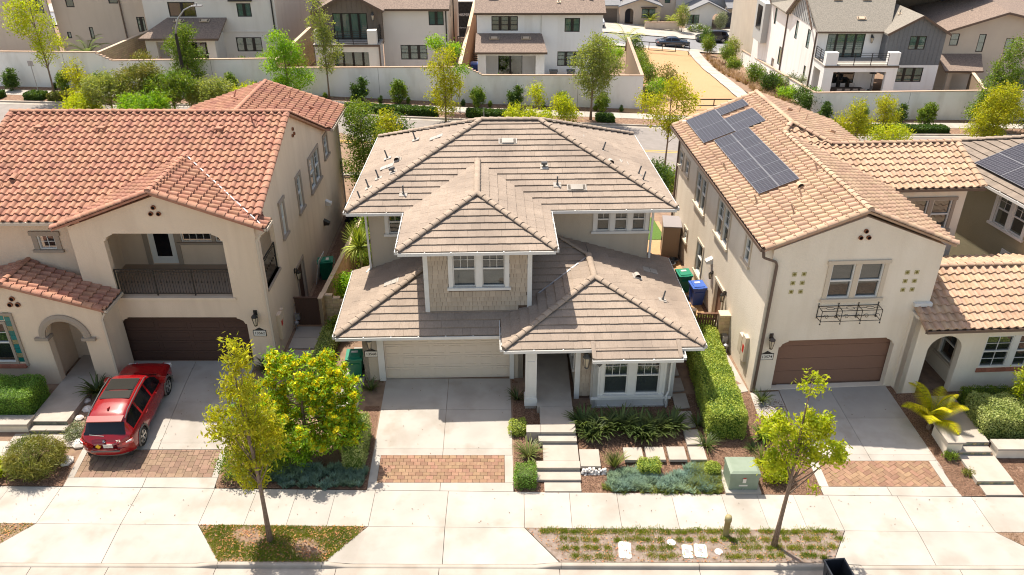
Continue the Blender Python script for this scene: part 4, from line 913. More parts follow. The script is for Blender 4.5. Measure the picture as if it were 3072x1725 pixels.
# vents on the west plane
for x, y, k in ((.2, 7.0, 'pipe'), (.35, 3.2, 'pipe'), (2.0, 3.3, 'hood'), (1.75, 2.35, 'pipe'), (1.15, 1.45, 'pipe'), (2.9, 3.9, 'pipe')): H.vent((x, y, wl(x)), k, 'stile_tan', 'stile_tan', slope=(.4, 0))
for x, y, k in ((4.6, 11.9, 'tee'), (5.1, 11.0, 'pipe'), (5.4, 12.6, 'pipe'), (6.2, 10.3, 'tee')): H.vent((x, y, bz - .39 * (x - bx)), k, 'stile_tan', 'stile_tan', slope=(-.4, 0))
H.vent((8.3, 2.9, lz + .4 * 1.75), 'pipe', 'stile_tan', 'stile_tan', slope=(0, -.4)); H.vent((9.6, 6.2, fz(6.2)), 'patch', 'cap_block', 'cap_block', slope=(0, .395))
def solar(H, x0, y0, nx, ny, w, h, zf_, sl, label_m='pv_cell'):
    """panels laid on a plane rising with x (slope sl); w along slope plan, h along y"""
    c = math.cos(math.atan(sl))
    for i in range(nx):
        for j in range(ny):
            a = x0 + i * w + .012; b = x0 + (i + 1) * w - .012; e = y0 + j * h + .012; f = y0 + (j + 1) * h - .012
            P = lambda x, y, dz: (x, y, zf_(x) + .14 + dz); mb = MB()
            mb.slab([P(a, e, 0), P(b, e, 0), P(b, f, 0), P(a, f, 0)], (0, 0, .035)); o = mb.build('solar_panel', 'pv_cell', H.root); q = MB()
            def ln(xa, ya, xb, yb, wd, z=.037):
                if xa == xb: q.quad(P(xa - wd, ya, z), P(xa + wd, ya, z), P(xb + wd, yb, z), P(xb - wd, yb, z))
                else: q.quad(P(xa, ya - wd, z + .001), P(xb, ya - wd, z + .001), P(xb, yb + wd, z + .001), P(xa, yb + wd, z + .001))
            nc = max(4, round((b - a) / .155)); nr = max(4, round((f - e) / .155))
            for t in range(1, nc): ln(a + (b - a) * t / nc, e, a + (b - a) * t / nc, f, .005)
            for t in range(1, nr): ln(a, e + (f - e) * t / nr, b, e + (f - e) * t / nr, .007)
            q.build('cell_lines', 'pv_line', o); q = MB()
            for t in ((a, e, a, f), (b, e, b, f)): ln(*t, .012, .038)
            ln(a, e, b, e, .012, .038); ln(a, f, b, f, .012, .038); q.build('panel_frame', 'pv_frame', o)
solar(H, .12, 10.5, 1, 2, 1.45, 1.75, wl, .4); solar(H, 1.57, 10.35, 1, 2, 1.35, 1.0, wl, .4); solar(H, 1.57, 12.9, 1, 1, 1.35, 1.0, wl, .4)
solar(H, .55, 3.75, 1, 6, .78, 1.1, wl, .4); solar(H, 1.34, 3.75, 1, 6, .78, 1.1, wl, .4)
H.finish(300); HR = H
# ================================================================ HOUSE R2 (right edge, sage stucco, grey flat tiles)
H = House('house', (22.5, 32.3, 0), R(10.5), 'olive-grey stucco house at the right edge with white windows and grey tile roof')
r = H.root; FL_ = left(0); st = 'stucco_sage'
W = [(-.1, 1.7, 4.5, 6.0), (-.35, .5, 2.6, 3.5)]
wall(r, FL_, [(-7, .1), (7.4, .1), (7.4, 6.2), (-7, 6.2)], [rect(*x) for x in W], st)
win(r, FL_, -.1, 1.7, 4.5, 6.0, 2, tw=.15, mull=.2, grid=(2, 2), blind=None); win(r, FL_, -.35, .5, 2.6, 3.5, 1, tw=.15, rail=False, grid=(3, 3), blind=None); H.sconce_cyl(FL_, -.9, 3.9)
wall(r, back(7.4), rect(0, 9, .1, 6.2), [], st); wall(r, front(-7), rect(0, 9, .1, 6.2), [], st)
ze = 6.2; wl2 = lambda x: ze + .36 * (x + .45)
H.plane([(-.45, 7.8, ze), (-.45, -7.5, ze), (4.6, -7.5, wl2(4.6)), (4.6, 2.75, wl2(4.6))], m='flat_tile_gray'); H.plane([(9.6, 7.8, ze), (-.45, 7.8, ze), (4.6, 2.75, wl2(4.6))], m='flat_tile_gray'); H.plane([(9.6, -7.5, ze), (9.6, 7.8, ze), (4.6, 2.75, wl2(4.6)), (4.6, -7.5, wl2(4.6))], m='flat_tile_gray')
H.ridge((-.45, 7.8, ze), (4.6, 2.75, wl2(4.6))); H.ridge((4.6, 2.75, wl2(4.6)), (4.6, -7.5, wl2(4.6))); H.gutter((-.45, 7.8, ze), (-.45, -7.5, ze), (-1, 0)); H.gutter((9.6, 7.8, ze), (-.45, 7.8, ze), (0, 1))
solar(H, .1, -3.1, 2, 4, 1.15, 1.75, wl2, .36); H.vent((3.1, 4.3, wl2(3.1)), 'pipe', slope=(.36, 0)); H.vent((3.9, 3.3, wl2(3.9)), 'pipe', slope=(.36, 0))
H.finish(200)
# ================================================================ ground sheet
def sheet():
    xs = np.linspace(-150, 150, 121); ys = np.concatenate([np.linspace(-40, 16, 8), np.linspace(17, 30, 27), np.linspace(31, 110, 80), np.linspace(114, 420, 20)])
    V = np.array([(x, y, tz(x, y) - (.03 if y > 21 else .6)) for y in ys for x in xs]); n = len(xs)
    F = np.array([(j * n + i, j * n + i + 1, (j + 1) * n + i + 1, (j + 1) * n + i) for j in range(len(ys) - 1) for i in range(n - 1)])
    return npmesh('ground', V, F, 'soil')
GROUND = tag(link('ground', sheet()), kind='structure')
# ================================================================ plants
def rdir(n, up=0.): 
    v = RNG.normal(size=(n, 3)); v[:, 2] += up; return v / np.linalg.norm(v, axis=1)[:, None]
def leafmesh(name, C, L, W, m, up=.2, droop=0., var=.35):
    n = len(C); d = rdir(n, -droop); s = np.cross(d, rdir(n, 0)); s /= np.linalg.norm(s, axis=1)[:, None] + 1e-9
    k = (1 + RNG.uniform(-var, var, n))[:, None]; d = d * k * L / 2; s = s * k * W / 2; nn = np.cross(d, s); nn /= np.linalg.norm(nn, axis=1)[:, None] + 1e-9
    V = np.stack([C - d, C + s + nn * W * .12, C + d, C - s + nn * W * .12], 1).reshape(-1, 3); F = np.arange(4 * n).reshape(n, 4); return npmesh(name, V, F, m)
def twigs(ells, nt, shell=.55):
    """ells: (cx,cy,cz,rx,ry,rz[,weight])"""
    w_ = np.array([e[3] * e[4] * e[5] * (e[6] if len(e) > 6 else 1) for e in ells]) ** .8; w_ /= w_.sum(); out = []
    for e, k in zip(ells, RNG.multinomial(nt, w_)):
        if not k: continue
        d = rdir(k); rr = (RNG.uniform(shell ** 3, 1, k) ** (1 / 3))[:, None]; out.append(np.array(e[:3]) + d * rr * np.array(e[3:6]))
    return np.concatenate(out)
def spray(T, per, spread): return (T[:, None, :] + RNG.normal(size=(len(T), per, 3)) * spread).reshape(-1, 3)
def limbs(mb, base, top, T, r0, r1, nl, lean=None, n=7):
    base = Vector(base); top = Vector(top); pts = []
    for i in range(7):
        t = i / 6; p = base.lerp(top, t); p += Vector((math.sin(t * 5 + base.x) * .06, math.cos(t * 4 + base.y) * .05, 0)) * (t * (1 - t) * 4) * (top - base).length * .12; pts.append(p)
    mb.tube(pts, [r0 * (1.25 if i == 0 else 1) * (1 - i / 6) + r1 * i / 6 for i in range(7)], n)
    idx = RNG.choice(len(T), min(nl, len(T)), replace=False)
    for j in idx:
        q = Vector(T[j]); hz = min(max((q.z - base.z) / max(.1, top.z - base.z) - .2, .32), .98); k = int(hz * 6); st = pts[k].lerp(pts[min(k + 1, 6)], hz * 6 - k)
        m_ = st.lerp(q, .5) + Vector((0, 0, -.04 * (q - st).length)); rr = (r0 * (1 - hz) + r1 * hz) * .5; mb.tube([st, m_, q], [rr, rr * .55, rr * .18], 5, cap=False)
def plant(name, loc, ells, nt, per, spread, L, W, m, base=None, top=None, r0=.06, r1=.015, nl=14, bark='bark', label=None, cat='tree', group=None, shell=.5, droop=.1, extra=None, stake=False):
    """positions in ells/base/top are relative to loc"""
    root = empty(name, loc, 0, label, cat, group); T = twigs(ells, nt, shell); C = spray(T, per, spread)
    if base is not None or top is not None:
        mb = MB(); limbs(mb, base or (0, 0, 0), top, T, r0, r1, nl); mb.build('trunk', bark, root, True)
    link('crown' if cat == 'tree' else 'foliage', leafmesh('crown', C, L, W, m, droop=droop), root)
    if extra: 
        for nm, m2, k, L2, W2, sel in extra:
            Ts = T[RNG.choice(len(T), min(k, len(T)), replace=False)]
            if sel is not None: Ts = Ts[Ts[:, 2] > sel]
            link(nm, leafmesh(nm, spray(Ts, 40, spread * .45), L2, W2, m2), root)
    if stake:
        for a in (-.35, .35): mb = MB(); mb.tube([(a, 0, 0), (a, 0, 1.7)], .035, 6); mb.build('stake', 'wood_fence', root)
    return root
def hedge(loc, sx, sy, h, m, n, label, rz=0, L=.05, W=.03, group=None, cat='hedge', rnd=.08, core='lf_dark', name='hedge', taper=0):
    root = empty(name, loc, rz, label, cat, group); ax, ay = sx / 2, sy / 2
    ar = [sx * sy, sx * h, sx * h, sy * h, sy * h]; k = RNG.multinomial(n, np.array(ar) / sum(ar)); P = []
    for f, c in enumerate(k):
        u = RNG.uniform(-1, 1, c); v = RNG.uniform(-1, 1, c)
        if f == 0: p = np.stack([u * ax, v * ay, np.full(c, h)], 1)
        elif f < 3: p = np.stack([u * ax, np.full(c, ay if f == 1 else -ay), (v + 1) / 2 * h], 1)
        else: p = np.stack([np.full(c, ax if f == 3 else -ax), u * ay, (v + 1) / 2 * h], 1)
        P.append(p)
    P = np.concatenate(P); q = P.copy(); r_ = rnd
    for i, a in ((0, ax), (1, ay)):   # round the edges
        pass
    ex = np.clip(np.abs(q[:, 0]) - (ax - .16), 0, 1); ey = np.clip(np.abs(q[:, 1]) - (ay - .16), 0, 1); ez = np.clip(q[:, 2] - (h - .16), 0, 1)
    ov = np.clip(np.sqrt(ex ** 2 + ey ** 2 + ez ** 2) - .16, 0, 1); dn = np.sqrt(ex ** 2 + ey ** 2 + ez ** 2) + 1e-6
    q[:, 0] -= np.sign(q[:, 0]) * ex / dn * ov; q[:, 1] -= np.sign(q[:, 1]) * ey / dn * ov; q[:, 2] -= ez / dn * ov
    wob = np.sin(q[:, 0] * 5 + loc[0]) * np.cos(q[:, 1] * 4.3) * .035 + np.sin(q[:, 0] * 11 + q[:, 2] * 9) * .02
    q += RNG.normal(size=q.shape) * .03 + wob[:, None] * np.array([.5, .5, 1]); q[:, 2] = np.maximum(q[:, 2], .02)
    link('foliage', leafmesh('foliage', q, L, W, m), root)
    g = .09; mb = MB(); mb.box(-ax + g, ax - g, -ay + g, ay - g, 0, h - g); mb.build('hedge_branches', core, root)  # added solid core box, its dark green standing in for the shaded inside
    return root
STRAP = {}
def strapmesh(name, n, ln, w, m, spread=1., seg=4, sd=0, stiff=.6):
    rn = np.random.default_rng(sd); V = []; F = []; b = 0
    for i in range(n):
        a = rn.uniform(0, 2 * PI); el = rn.uniform(.35, 1.45) * stiff + .35; el = min(el, 1.5); l = ln * rn.uniform(.6, 1.1); wd = w * rn.uniform(.7, 1.2); p = np.array([math.cos(a) * .06 * spread, math.sin(a) * .06 * spread, 0.02]); ca, sa = math.cos(a), math.sin(a)
        for k in range(seg + 1):
            t = k / seg; ww = wd * (.7 + .6 * t if t < .4 else (1.1 - t) * 1.35) * .5; V += [p + np.array([-sa, ca, 0]) * ww, p - np.array([-sa, ca, 0]) * ww]
            e = el - t * t * 1.5 * (1.6 - stiff) * .8; p = p + np.array([ca * math.cos(e), sa * math.cos(e), math.sin(e)]) * l / seg
        for k in range(seg): F.append([b + 2 * k, b + 2 * k + 1, b + 2 * k + 3, b + 2 * k + 2])
        b += 2 * (seg + 1)
    return npmesh(name, np.array(V), np.array(F), m)
def strap(loc, size, m, label, group=None, n=70, w=.07, name='flax_plant', cat='plant', stiff=.6, key=None, rz=None, ln=1.):
    key = key or (m, n, w, stiff, random.randint(0, 2))
    if key not in STRAP: STRAP[key] = strapmesh('leaves', n, ln, w, m, sd=len(STRAP), stiff=stiff)
    root = empty(name, loc, random.uniform(0, 6) if rz is None else rz, label, cat, group); root.scale = (size, size, size); link('leaves', STRAP[key], root); return root
def area_pts(poly, n):
    P = np.array([p[:2] for p in poly]); lo = P.min(0); hi = P.max(0); out = []
    while len(out) < n:
        q = RNG.uniform(lo, hi, (n * 2, 2)); ins = np.zeros(len(q), bool); j = len(P) - 1
        for i in range(len(P)):
            c = ((P[i, 1] > q[:, 1]) != (P[j, 1] > q[:, 1])) & (q[:, 0] < (P[j, 0] - P[i, 0]) * (q[:, 1] - P[i, 1]) / (P[j, 1] - P[i, 1] + 1e-12) + P[i, 0]); ins ^= c; j = i
        out += list(q[ins])
    return np.array(out[:n])
def zarr(P): return np.array([tz(x, y) for x, y in P])
def grass(name, P, h, w, m, label=None, cat=None, per=3, z0=0., lean=.35):
    n = len(P); P = np.repeat(P, per, 0) + RNG.normal(size=(n * per, 2)) * .015; z = zarr(P) + z0; a = RNG.uniform(0, 2 * PI, len(P)); d = np.stack([np.cos(a), np.sin(a)], 1); hh = h * RNG.uniform(.5, 1.3, len(P))
    B = np.concatenate([P, z[:, None]], 1); s = np.stack([-d[:, 1], d[:, 0], 0 * a], 1) * w / 2; tip = B + np.stack([d[:, 0] * hh * lean, d[:, 1] * hh * lean, hh], 1)
    V = np.stack([B - s, B + s, tip], 1).reshape(-1, 3); F = np.arange(3 * len(P)).reshape(-1, 3); return tag(link(name, npmesh(name, V, F, m)), label, cat, None, 'stuff')
def chips(name, P, L, W, m, z0=.01, label=None, cat=None):
    n = len(P); z = zarr(P) + z0 + RNG.uniform(0, .02, n); C = np.concatenate([P, z[:, None]], 1); a = RNG.uniform(0, PI, n); t = RNG.normal(size=(n, 2)) * .25
    d = np.stack([np.cos(a), np.sin(a), t[:, 0]], 1) * (L / 2) * RNG.uniform(.5, 1.3, n)[:, None]; s = np.stack([-np.sin(a), np.cos(a), t[:, 1]], 1) * (W / 2)
    V = np.stack([C - d, C + s, C + d, C - s], 1).reshape(-1, 3); return tag(link(name, npmesh(name, V, np.arange(4 * n).reshape(n, 4), m)), label, cat, None, 'stuff')
# ================================================================ pavements in front
def yf(x): return 19.5 - (x + 5) * .0122
def yb(x): return 21.17 - (x + 3) * .0155
def pad(parent, pts, m='concrete', z=0., th=.1, name='concrete_slab', gap=.008):
    c = sum((Vector((p[0], p[1], 0)) for p in pts), Vector()) / len(pts); P = []
    for p in pts: v = Vector((p[0], p[1], 0)); d = (c - v).normalized() * gap * 1.2; v += d; P.append((v.x, v.y, (p[2] if len(p) > 2 else tz(v.x, v.y)) + z))
    mb = MB(); mb.slab([(x, y, zz) for x, y, zz in P][::-1], (0, 0, -th)); return mb.build(name, m, parent)
def flat(name, pts, m, dz=-.02, kind='structure', **kw):
    mb = MB(); mb.poly([(p[0], p[1], tz(p[0], p[1]) + dz) for p in pts]); return mb.build(name, m, kind=kind, **kw)
SWX = [-24.5, -21.2, -18.55, -17.72, -15.9, -13.06, -10.46, -8.95, -7.53, -6.17, -4.79, -2.23, .42, 2.0, 3.65, 5.56, 7.3, 8.53, 9.8, 11.0, 13.4, 15.95, 18.6, 20.6, 23]
side = empty('sidewalk', (0, 20.3, 0), 0); tag(side, kind='structure'); side.location = (0, 0, 0)
for a, b in zip(SWX, SWX[1:]): pad(side, [(a, yf(a), 0), (b, yf(b), 0), (b, yb(b), 0), (a, yb(a), 0)])
mb = MB(); mb.poly([(-26, 17.9, -.02), (24, 17.9, -.02), (24, 21.5, -.02), (-26, 21.7, -.02)]); 
flat('joint_bed', [(-26, yf(-26)), (24, yf(24)), (24, yb(24)), (-26, yb(-26))], 'joint_sand', -.03)
road = MB(); road.poly([(-60, -20, -.145), (60, -20, -.145), (60, 17.35, -.145), (-60, 17.35, -.145)]); road.build('road', 'asphalt', kind='structure')
gp = empty('gutter_pan'); tag(gp, kind='structure')
KX = [-26, -20, -15.2, -12.75, -9.35, -5.55, -2.3, 1.5, 5.9, 10.3, 14.1, 17.6, 24]
yc = lambda x: 17.98 - .0035 * x
for a, b in zip(KX, KX[1:]): pad(gp, [(a, 17.3, -.135), (b, 17.3, -.135), (b, yc(b) - .14, -.125), (a, yc(a) - .14, -.125)], 'gutter_concrete', name='gutter_slab')
# kerb with dropped sections at the driveways
kb = empty('kerb'); tag(kb, kind='structure')
def kh(x):   # kerb height above the gutter
    f = 1.
    for a, b in ((-17.4, -9.3), (-6.0, 1.55), (10.1, 17.5)):
        f = min(f, 1 - ss(a, a + .9, x) * (1 - ss(b - .9, b, x)))
    return -.1 + .1 * f
xs = np.arange(-26, 24.01, .25); cuts = [-9.3, -6.0, 1.55, 10.1, 5.9, 17.5, -17.4]; seg = []
bounds = sorted([-26] + cuts + [24])
for a, b in zip(bounds, bounds[1:]):
    X = [a + .006] + [x for x in xs if a + .1 < x < b - .1] + [b - .006]; mb = MB(); vs = []; fs = []
    for x in X: h = kh(x); y = yc(x); vs += [(x, y - .15, -.2), (x, y - .14, h - .025), (x, y - .115, h - .002), (x, y, h), (x, y, -.2)]
    for i in range(len(X) - 1):
        for j in range(4): fs.append((i * 5 + j, (i + 1) * 5 + j, (i + 1) * 5 + j + 1, i * 5 + j + 1))
    mb.add(vs, fs); mb.build('kerb_stone', 'gutter_concrete', kb, True)
def apron(a0, a1, am, k0, k1):
    """flared apron between sidewalk and kerb"""
    ap = empty('driveway_apron'); tag(ap, kind='structure')
    pad(ap, [(a0, yf(a0), 0), (am, yf(am), 0), (am + .02, yc(am) + .005, -.1), (k0 + .9, yc(k0) + .005, -.098), (k0, yc(k0) + .005, -.005)][:5]); pad(ap, [(am, yf(am), 0), (a1, yf(a1), 0), (k1, yc(k1) + .005, -.005), (k1 - .9, yc(k1) + .005, -.098), (am + .02, yc(am) + .005, -.1)])
apron(-15.9, -10.46, -13.06, -17.2, -9.3); apron(-4.79, .42, -2.23, -5.95, 1.5); apron(11.0, 15.95, 13.4, 10.15, 17.3)
# parkway strips
def park(pts, m='strip_base'): return flat('parkway_strip', pts, m, -.012)
PKL = [(-10.44, yf(-10.4)), (-4.81, yf(-4.8)), (-5.9, 18.01), (-9.32, 18.02)]; PKR = [(.44, yf(.4)), (10.98, yf(11)), (10.15, 17.97), (1.52, 18.0)]
PKF = [(-26, yf(-26)), (-15.92, yf(-15.9)), (-17.2, 18.03), (-26, 18.03)]; PKE = [(15.97, yf(16)), (24, yf(24)), (24, 17.95), (17.35, 17.95)]
for p, m in ((PKL, 'soil'), (PKR, 'grid_paver'), (PKF, 'soil'), (PKE, 'soil')): park(p, m)
gl = area_pts(PKL, 15000); nz = np.sin(gl[:, 0] * 3.1) + np.cos(gl[:, 1] * 4.7 + gl[:, 0] * 1.3) + RNG.normal(size=len(gl)) * .5; gl = gl[nz > -.7]
grass('lawn_grass', gl, .05, .012, 'lf_grass', 'thin patchy green grass in the left parkway strip', 'grass', 4)
chips('leaf_litter', area_pts(PKL, 800), .11, .04, 'leaf_litter', label='dry brown leaves scattered on the left parkway strip', cat='leaves')
gf = area_pts(PKF, 5000); gf = gf[gf[:, 0] > -20.5]; grass('lawn_grass', gf, .05, .012, 'lf_grass', 'patch of grass at the far left end of the parkway', 'grass', 4); chips('leaf_litter', area_pts(PKF, 1800), .1, .035, 'leaf_litter', label='dry leaves on the far left grass patch', cat='leaves')
ge = area_pts(PKE, 3000); grass('lawn_grass', ge, .05, .012, 'lf_dry', 'dry grass corner at the right end of the parkway', 'grass', 3)
# grass cells between the concrete grid: clumps
cells = []
rows_ = [19.27, 18.93, 18.58, 18.22]
for j, y in enumerate(rows_):
    x = 1.0 + (0 if j == 0 else .35 * j)
    while x < 10.75:
        ok = y - 18 > (1.5 - x) * 1.4 and x < 10.2 + (y - 18) * .55
        for cx0, cy0, rr in ((3.62, 18.5, .42), (5.18, 18.8, .2), (5.65, 18.4, .42), (6.05, 18.45, .33), (6.63, 18.41, .22)):
            if math.hypot(x - cx0, y - cy0) < rr: ok = False
        if ok and random.random() < (.95 if j == 0 else .84): cells.append((x + random.uniform(-.06, .06), y + random.uniform(-.045, .045)))
        x += .26 if j == 0 else .345
cp = np.array(cells); pts = np.repeat(cp, 190, 0) + RNG.normal(size=(len(cp) * 190, 2)) * np.array([.098, .075]) * np.repeat(RNG.uniform(.7, 1.25, len(cp)), 190)[:, None]
grass('grid_grass', pts, .065, .012, 'lf_grass', 'square tufts of grass growing through the concrete grid pavers beside the kerb', 'grass', 2)
mb = MB()
for x, y in cells: mb.slab([(x - .12, y - .1, -.006), (x + .12, y - .1, -.006), (x + .12, y + .1, -.006), (x - .12, y + .1, -.006)], (0, 0, -.002))
tag(mb.build('grid_soil', 'soil', side), kind='stuff')
chips('leaf_litter', area_pts(PKR, 700), .09, .03, 'leaf_litter', label='dry brown leaves scattered on the right grid strip', cat='leaves')
# driveways
def drive(name_, L_, R_, yb0, yt, mid, pav, ys, left_w=.3, right_w=.3):
    """L_,R_: x of edges as functions of y; pav=(y0,y1)"""
    d = empty('driveway'); tag(d, kind='structure')
    f = lambda x, y: (x, y); y0, y1 = pav
    xm = mid
    pad(d, [f(L_(yb0), yb(L_(yb0)) + .012), f(xm(yb0), yb(xm(yb0)) + .012), f(xm(y0), y0), f(L_(y0), y0)]); pad(d, [f(xm(yb0), yb(xm(yb0)) + .012), f(R_(yb0), yb(R_(yb0)) + .012), f(R_(y0), y0), f(xm(y0), y0)])
    if left_w: pad(d, [f(L_(y0), y0), f(L_(y0) + left_w, y0), f(L_(y1) + left_w, y1), f(L_(y1), y1)])
    if right_w: pad(d, [f(R_(y0) - right_w, y0), f(R_(y0), y0), f(R_(y1), y1), f(R_(y1) - right_w, y1)])
    Y = [y1, y1 + .33] + ys + [yt]
    for a, b in zip(Y, Y[1:]):
        pad(d, [f(L_(a), a), f(xm(a), a), f(xm(b), b), f(L_(b), b)]); pad(d, [f(xm(a), a), f(R_(a), a), f(R_(b), b), f(xm(b), b)])
    fl = MB(); fl.poly([(L_(yb0), yb0, tz(0, yb0) - .035), (R_(yb0), yb0, tz(0, yb0) - .035), (R_(yt), yt, tz(0, yt) - .035), (L_(yt), yt, tz(0, yt) - .035)]); fl.build('joint_bed', 'joint_sand', d)
    return d
def pavers(parent, polys, m, z=0.):
    for P in polys:
        mb = MB(); c = (sum(p[0] for p in P) / len(P), sum(p[1] for p in P) / len(P)); dz = random.uniform(-.004, .003)
        def ins(p, g): v = Vector((c[0] - p[0], c[1] - p[1])); v.normalize(); return (p[0] + v.x * g, p[1] + v.y * g)
        a = [(*ins(p, .012), tz(*p) + z + dz) for p in P]; b = [(*ins(p, .004), tz(*p) + z + dz - .008) for p in P]; n = len(P)
        mb.add(a + b + [(x, y, zz - .04) for x, y, zz in b], [tuple(range(n))] + [(n + i, n + (i + 1) % n, (i + 1) % n, i) for i in range(n)] + [(2 * n + i, 2 * n + (i + 1) % n, n + (i + 1) % n, n + i) for i in range(n)])
        mb.build('paver', m, parent)
def clip2(P, poly):
    q = [(x, y, 0) for x, y in P]
    for i in range(len(poly)):
        q = clip(q, poly[i], poly[(i + 1) % len(poly)])
        if len(q) < 3: return None
    A = abs(sum(q[i][0] * q[(i + 1) % len(q)][1] - q[(i + 1) % len(q)][0] * q[i][1] for i in range(len(q)))) / 2
    return [(x, y) for x, y, _ in q] if A > .002 else None
# C
dC = drive('C', lambda y: -5.1 - .02 * (y - 21.2), lambda y: .06 - .02 * (y - 21.2), 21.19, 27.33, lambda y: -2.53 - .015 * (y - 21.2), (21.55, 22.9), [25.4], .3, .3)
reg = [(-4.8, 21.56), (-.26, 21.55), (-.29, 22.9), (-4.83, 22.9)]; P = []; rw = 1.35 / 8
for j in range(8):
    y = 21.55 + j * rw; x = -5 + (.128 if j % 2 else 0)
    while x < 0:
        q = clip2([(x, y), (x + .257, y), (x + .257, y + rw), (x, y + rw)], reg); x += .257
        if q: P.append(q)
pavers(dC, P, 'paver')
# L : mixed square and rectangular stones
dL = drive('L', lambda y: -15.85 - .07 * (y - 21.4) if y < 24 else -16.03 - .05 * (y - 24), lambda y: -10.48 - .07 * (y - 21.4), 21.42, 28.62, lambda y: -13.05 - .07 * (y - 21.4) + .01, (21.8, 23.2), [25.84, 27.02], .22, .22)
reg = [(-15.66, 21.81), (-10.73, 21.81), (-10.82, 23.19), (-15.74, 23.19)]; P = []; rn = random.Random(4); g = .098; nx, ny = 51, 14; occ = [[0] * ny for _ in range(nx)]
for j in range(ny):
    for i in range(nx):
        if occ[i][j]: continue
        opts = [(3, 2), (2, 3), (3, 3), (2, 2)]; rn.shuffle(opts); opts += [(2, 1), (1, 2), (1, 1)]
        for w_, h_ in opts:
            if i + w_ <= nx and j + h_ <= ny and not any(occ[a][b] for a in range(i, i + w_) for b in range(j, j + h_)):
                for a in range(i, i + w_):
                    for b in range(j, j + h_): occ[a][b] = 1
                x0, y0 = -15.78 + i * .1, 21.81 + j * g; q = clip2([(x0, y0), (x0 + w_ * .1, y0), (x0 + w_ * .1, y0 + h_ * g), (x0, y0 + h_ * g)], reg)
                if q: P.append(q)
                break
pavers(dL, P[:300], 'paver_gray')
# R : herringbone laid at 45 degrees
dR = drive('R', lambda y: 10.86, lambda y: 15.66 - .06 * (y - 21), 21.0, 26.95, lambda y: 13.24 - .05 * (y - 21), (21.36, 22.62), [24.9], .32, .32)
reg = [(11.18, 21.37), (15.3, 21.37), (15.25, 22.62), (11.18, 22.62)]; P = []; w_ = .165; c45 = math.cos(R(32)); s45 = math.sin(R(32))
for a in range(-40, 60):
    for b in range(-30, 40):
        # classic 2:1 herringbone cell
        k = (a - b) % 4
        if k == 0: rr = (a * w_, b * w_, 2 * w_, w_)
        elif k == 3: rr = (a * w_, b * w_, w_, 2 * w_)
        else: continue
        x0, y0, ww, hh = rr; Q = [(x0, y0), (x0 + ww, y0), (x0 + ww, y0 + hh), (x0, y0 + hh)]
        Q = [(13.2 + x * c45 - y * s45, 22 + x * s45 + y * c45) for x, y in Q]
        if all(not (11 < x < 15.6 and 21.1 < y < 22.9) for x, y in Q): continue
        q = clip2(Q, reg)
        if q: P.append(q)
pavers(dR, P[:300], 'paver')
chips('fallen_leaves', np.concatenate([area_pts([(-15.4, 22), (-10.9, 22), (-11.2, 28), (-13, 28)], 70), area_pts([(-5, 21.2), (0, 21.2), (-.1, 27), (-5, 27)], 30), area_pts([(11, 21.1), (15, 21.1), (15, 26), (11, 26)], 35), area_pts([(-20, 19.7), (18, 19.3), (18, 20.9), (-20, 21.3)], 130)]), .06, .025, 'chip', .012, 'few dry leaves and specks lying on the driveways and sidewalk', 'leaves')
# beds
flat('planting_bed', [(-10.4, 21.34), (-5.12, 21.24), (-5.3, 27.3), (-6.1, 27.3), (-9.9, 28.3), (-10.9, 28.2)], 'mulch', -.015); flat('planting_bed', [(.1, 21.12), (10.84, 20.98), (10.84, 26.8), (9.6, 26.4), (9.4, 34), (6.6, 34), (6.4, 26), (2.4, 25.6), (.0, 27.3)], 'mulch', -.015)
flat('planting_bed', [(15.6, 20.93), (24, 20.85), (24, 26.2), (15.3, 26.8)], 'mulch', -.015); flat('planting_bed', [(-26, 21.6), (-15.9, 21.4), (-16.6, 28), (-26, 28)], 'mulch', -.015)
chips('mulch_chips', np.concatenate([area_pts([(.1, 21.2), (10.8, 21.1), (10.8, 26), (.1, 26)], 9000), area_pts([(15.6, 21), (20, 20.95), (20, 24), (15.4, 24)], 3500), area_pts([(-10.3, 21.4), (-5.2, 21.3), (-5.3, 24), (-10, 24)], 2500)]), .07, .022, 'chip', 0., 'loose dark red-brown bark chips covering the front planting beds', 'mulch')
# walk and steps of the middle house
wk = empty('front_walk'); tag(wk, kind='structure'); cw = 'concrete_warm'
def blk(x0, x1, y0, y1, z0, z1, m=cw, parent=wk, name='step', over=0.):
    mb = MB(); mb.box(x0, x1, y0, y1, z0, z1 - (.045 if over else 0))
    if over: mb.box(x0 - .01, x1 + .01, y0 - over, y1, z1 - .045, z1)
    return mb.build(name, m, parent)
blk(1.14, 2.43, 21.1, 21.6, -.1, .05, name='concrete_slab'); blk(.86, 2.44, 21.6, 22.05, -.1, .15, over=.03); blk(.88, 2.44, 22.05, 22.38, -.1, .3, over=.03); blk(1.14, 2.43, 22.39, 23.33, -.1, .3, name='concrete_slab')
blk(1.0, 2.4, 23.34, 23.68, 0, .44, over=.03); blk(1.08, 2.38, 23.69, 24.1, 0, .58, over=.03); blk(1.08, 2.38, 24.11, 25.2, 0, .58, name='concrete_slab'); blk(.98, 2.36, 25.21, 30.4, 0, .58, name='concrete_slab'); blk(.55, 1.07, 23.69, 24.1, 0, .58, over=.03)
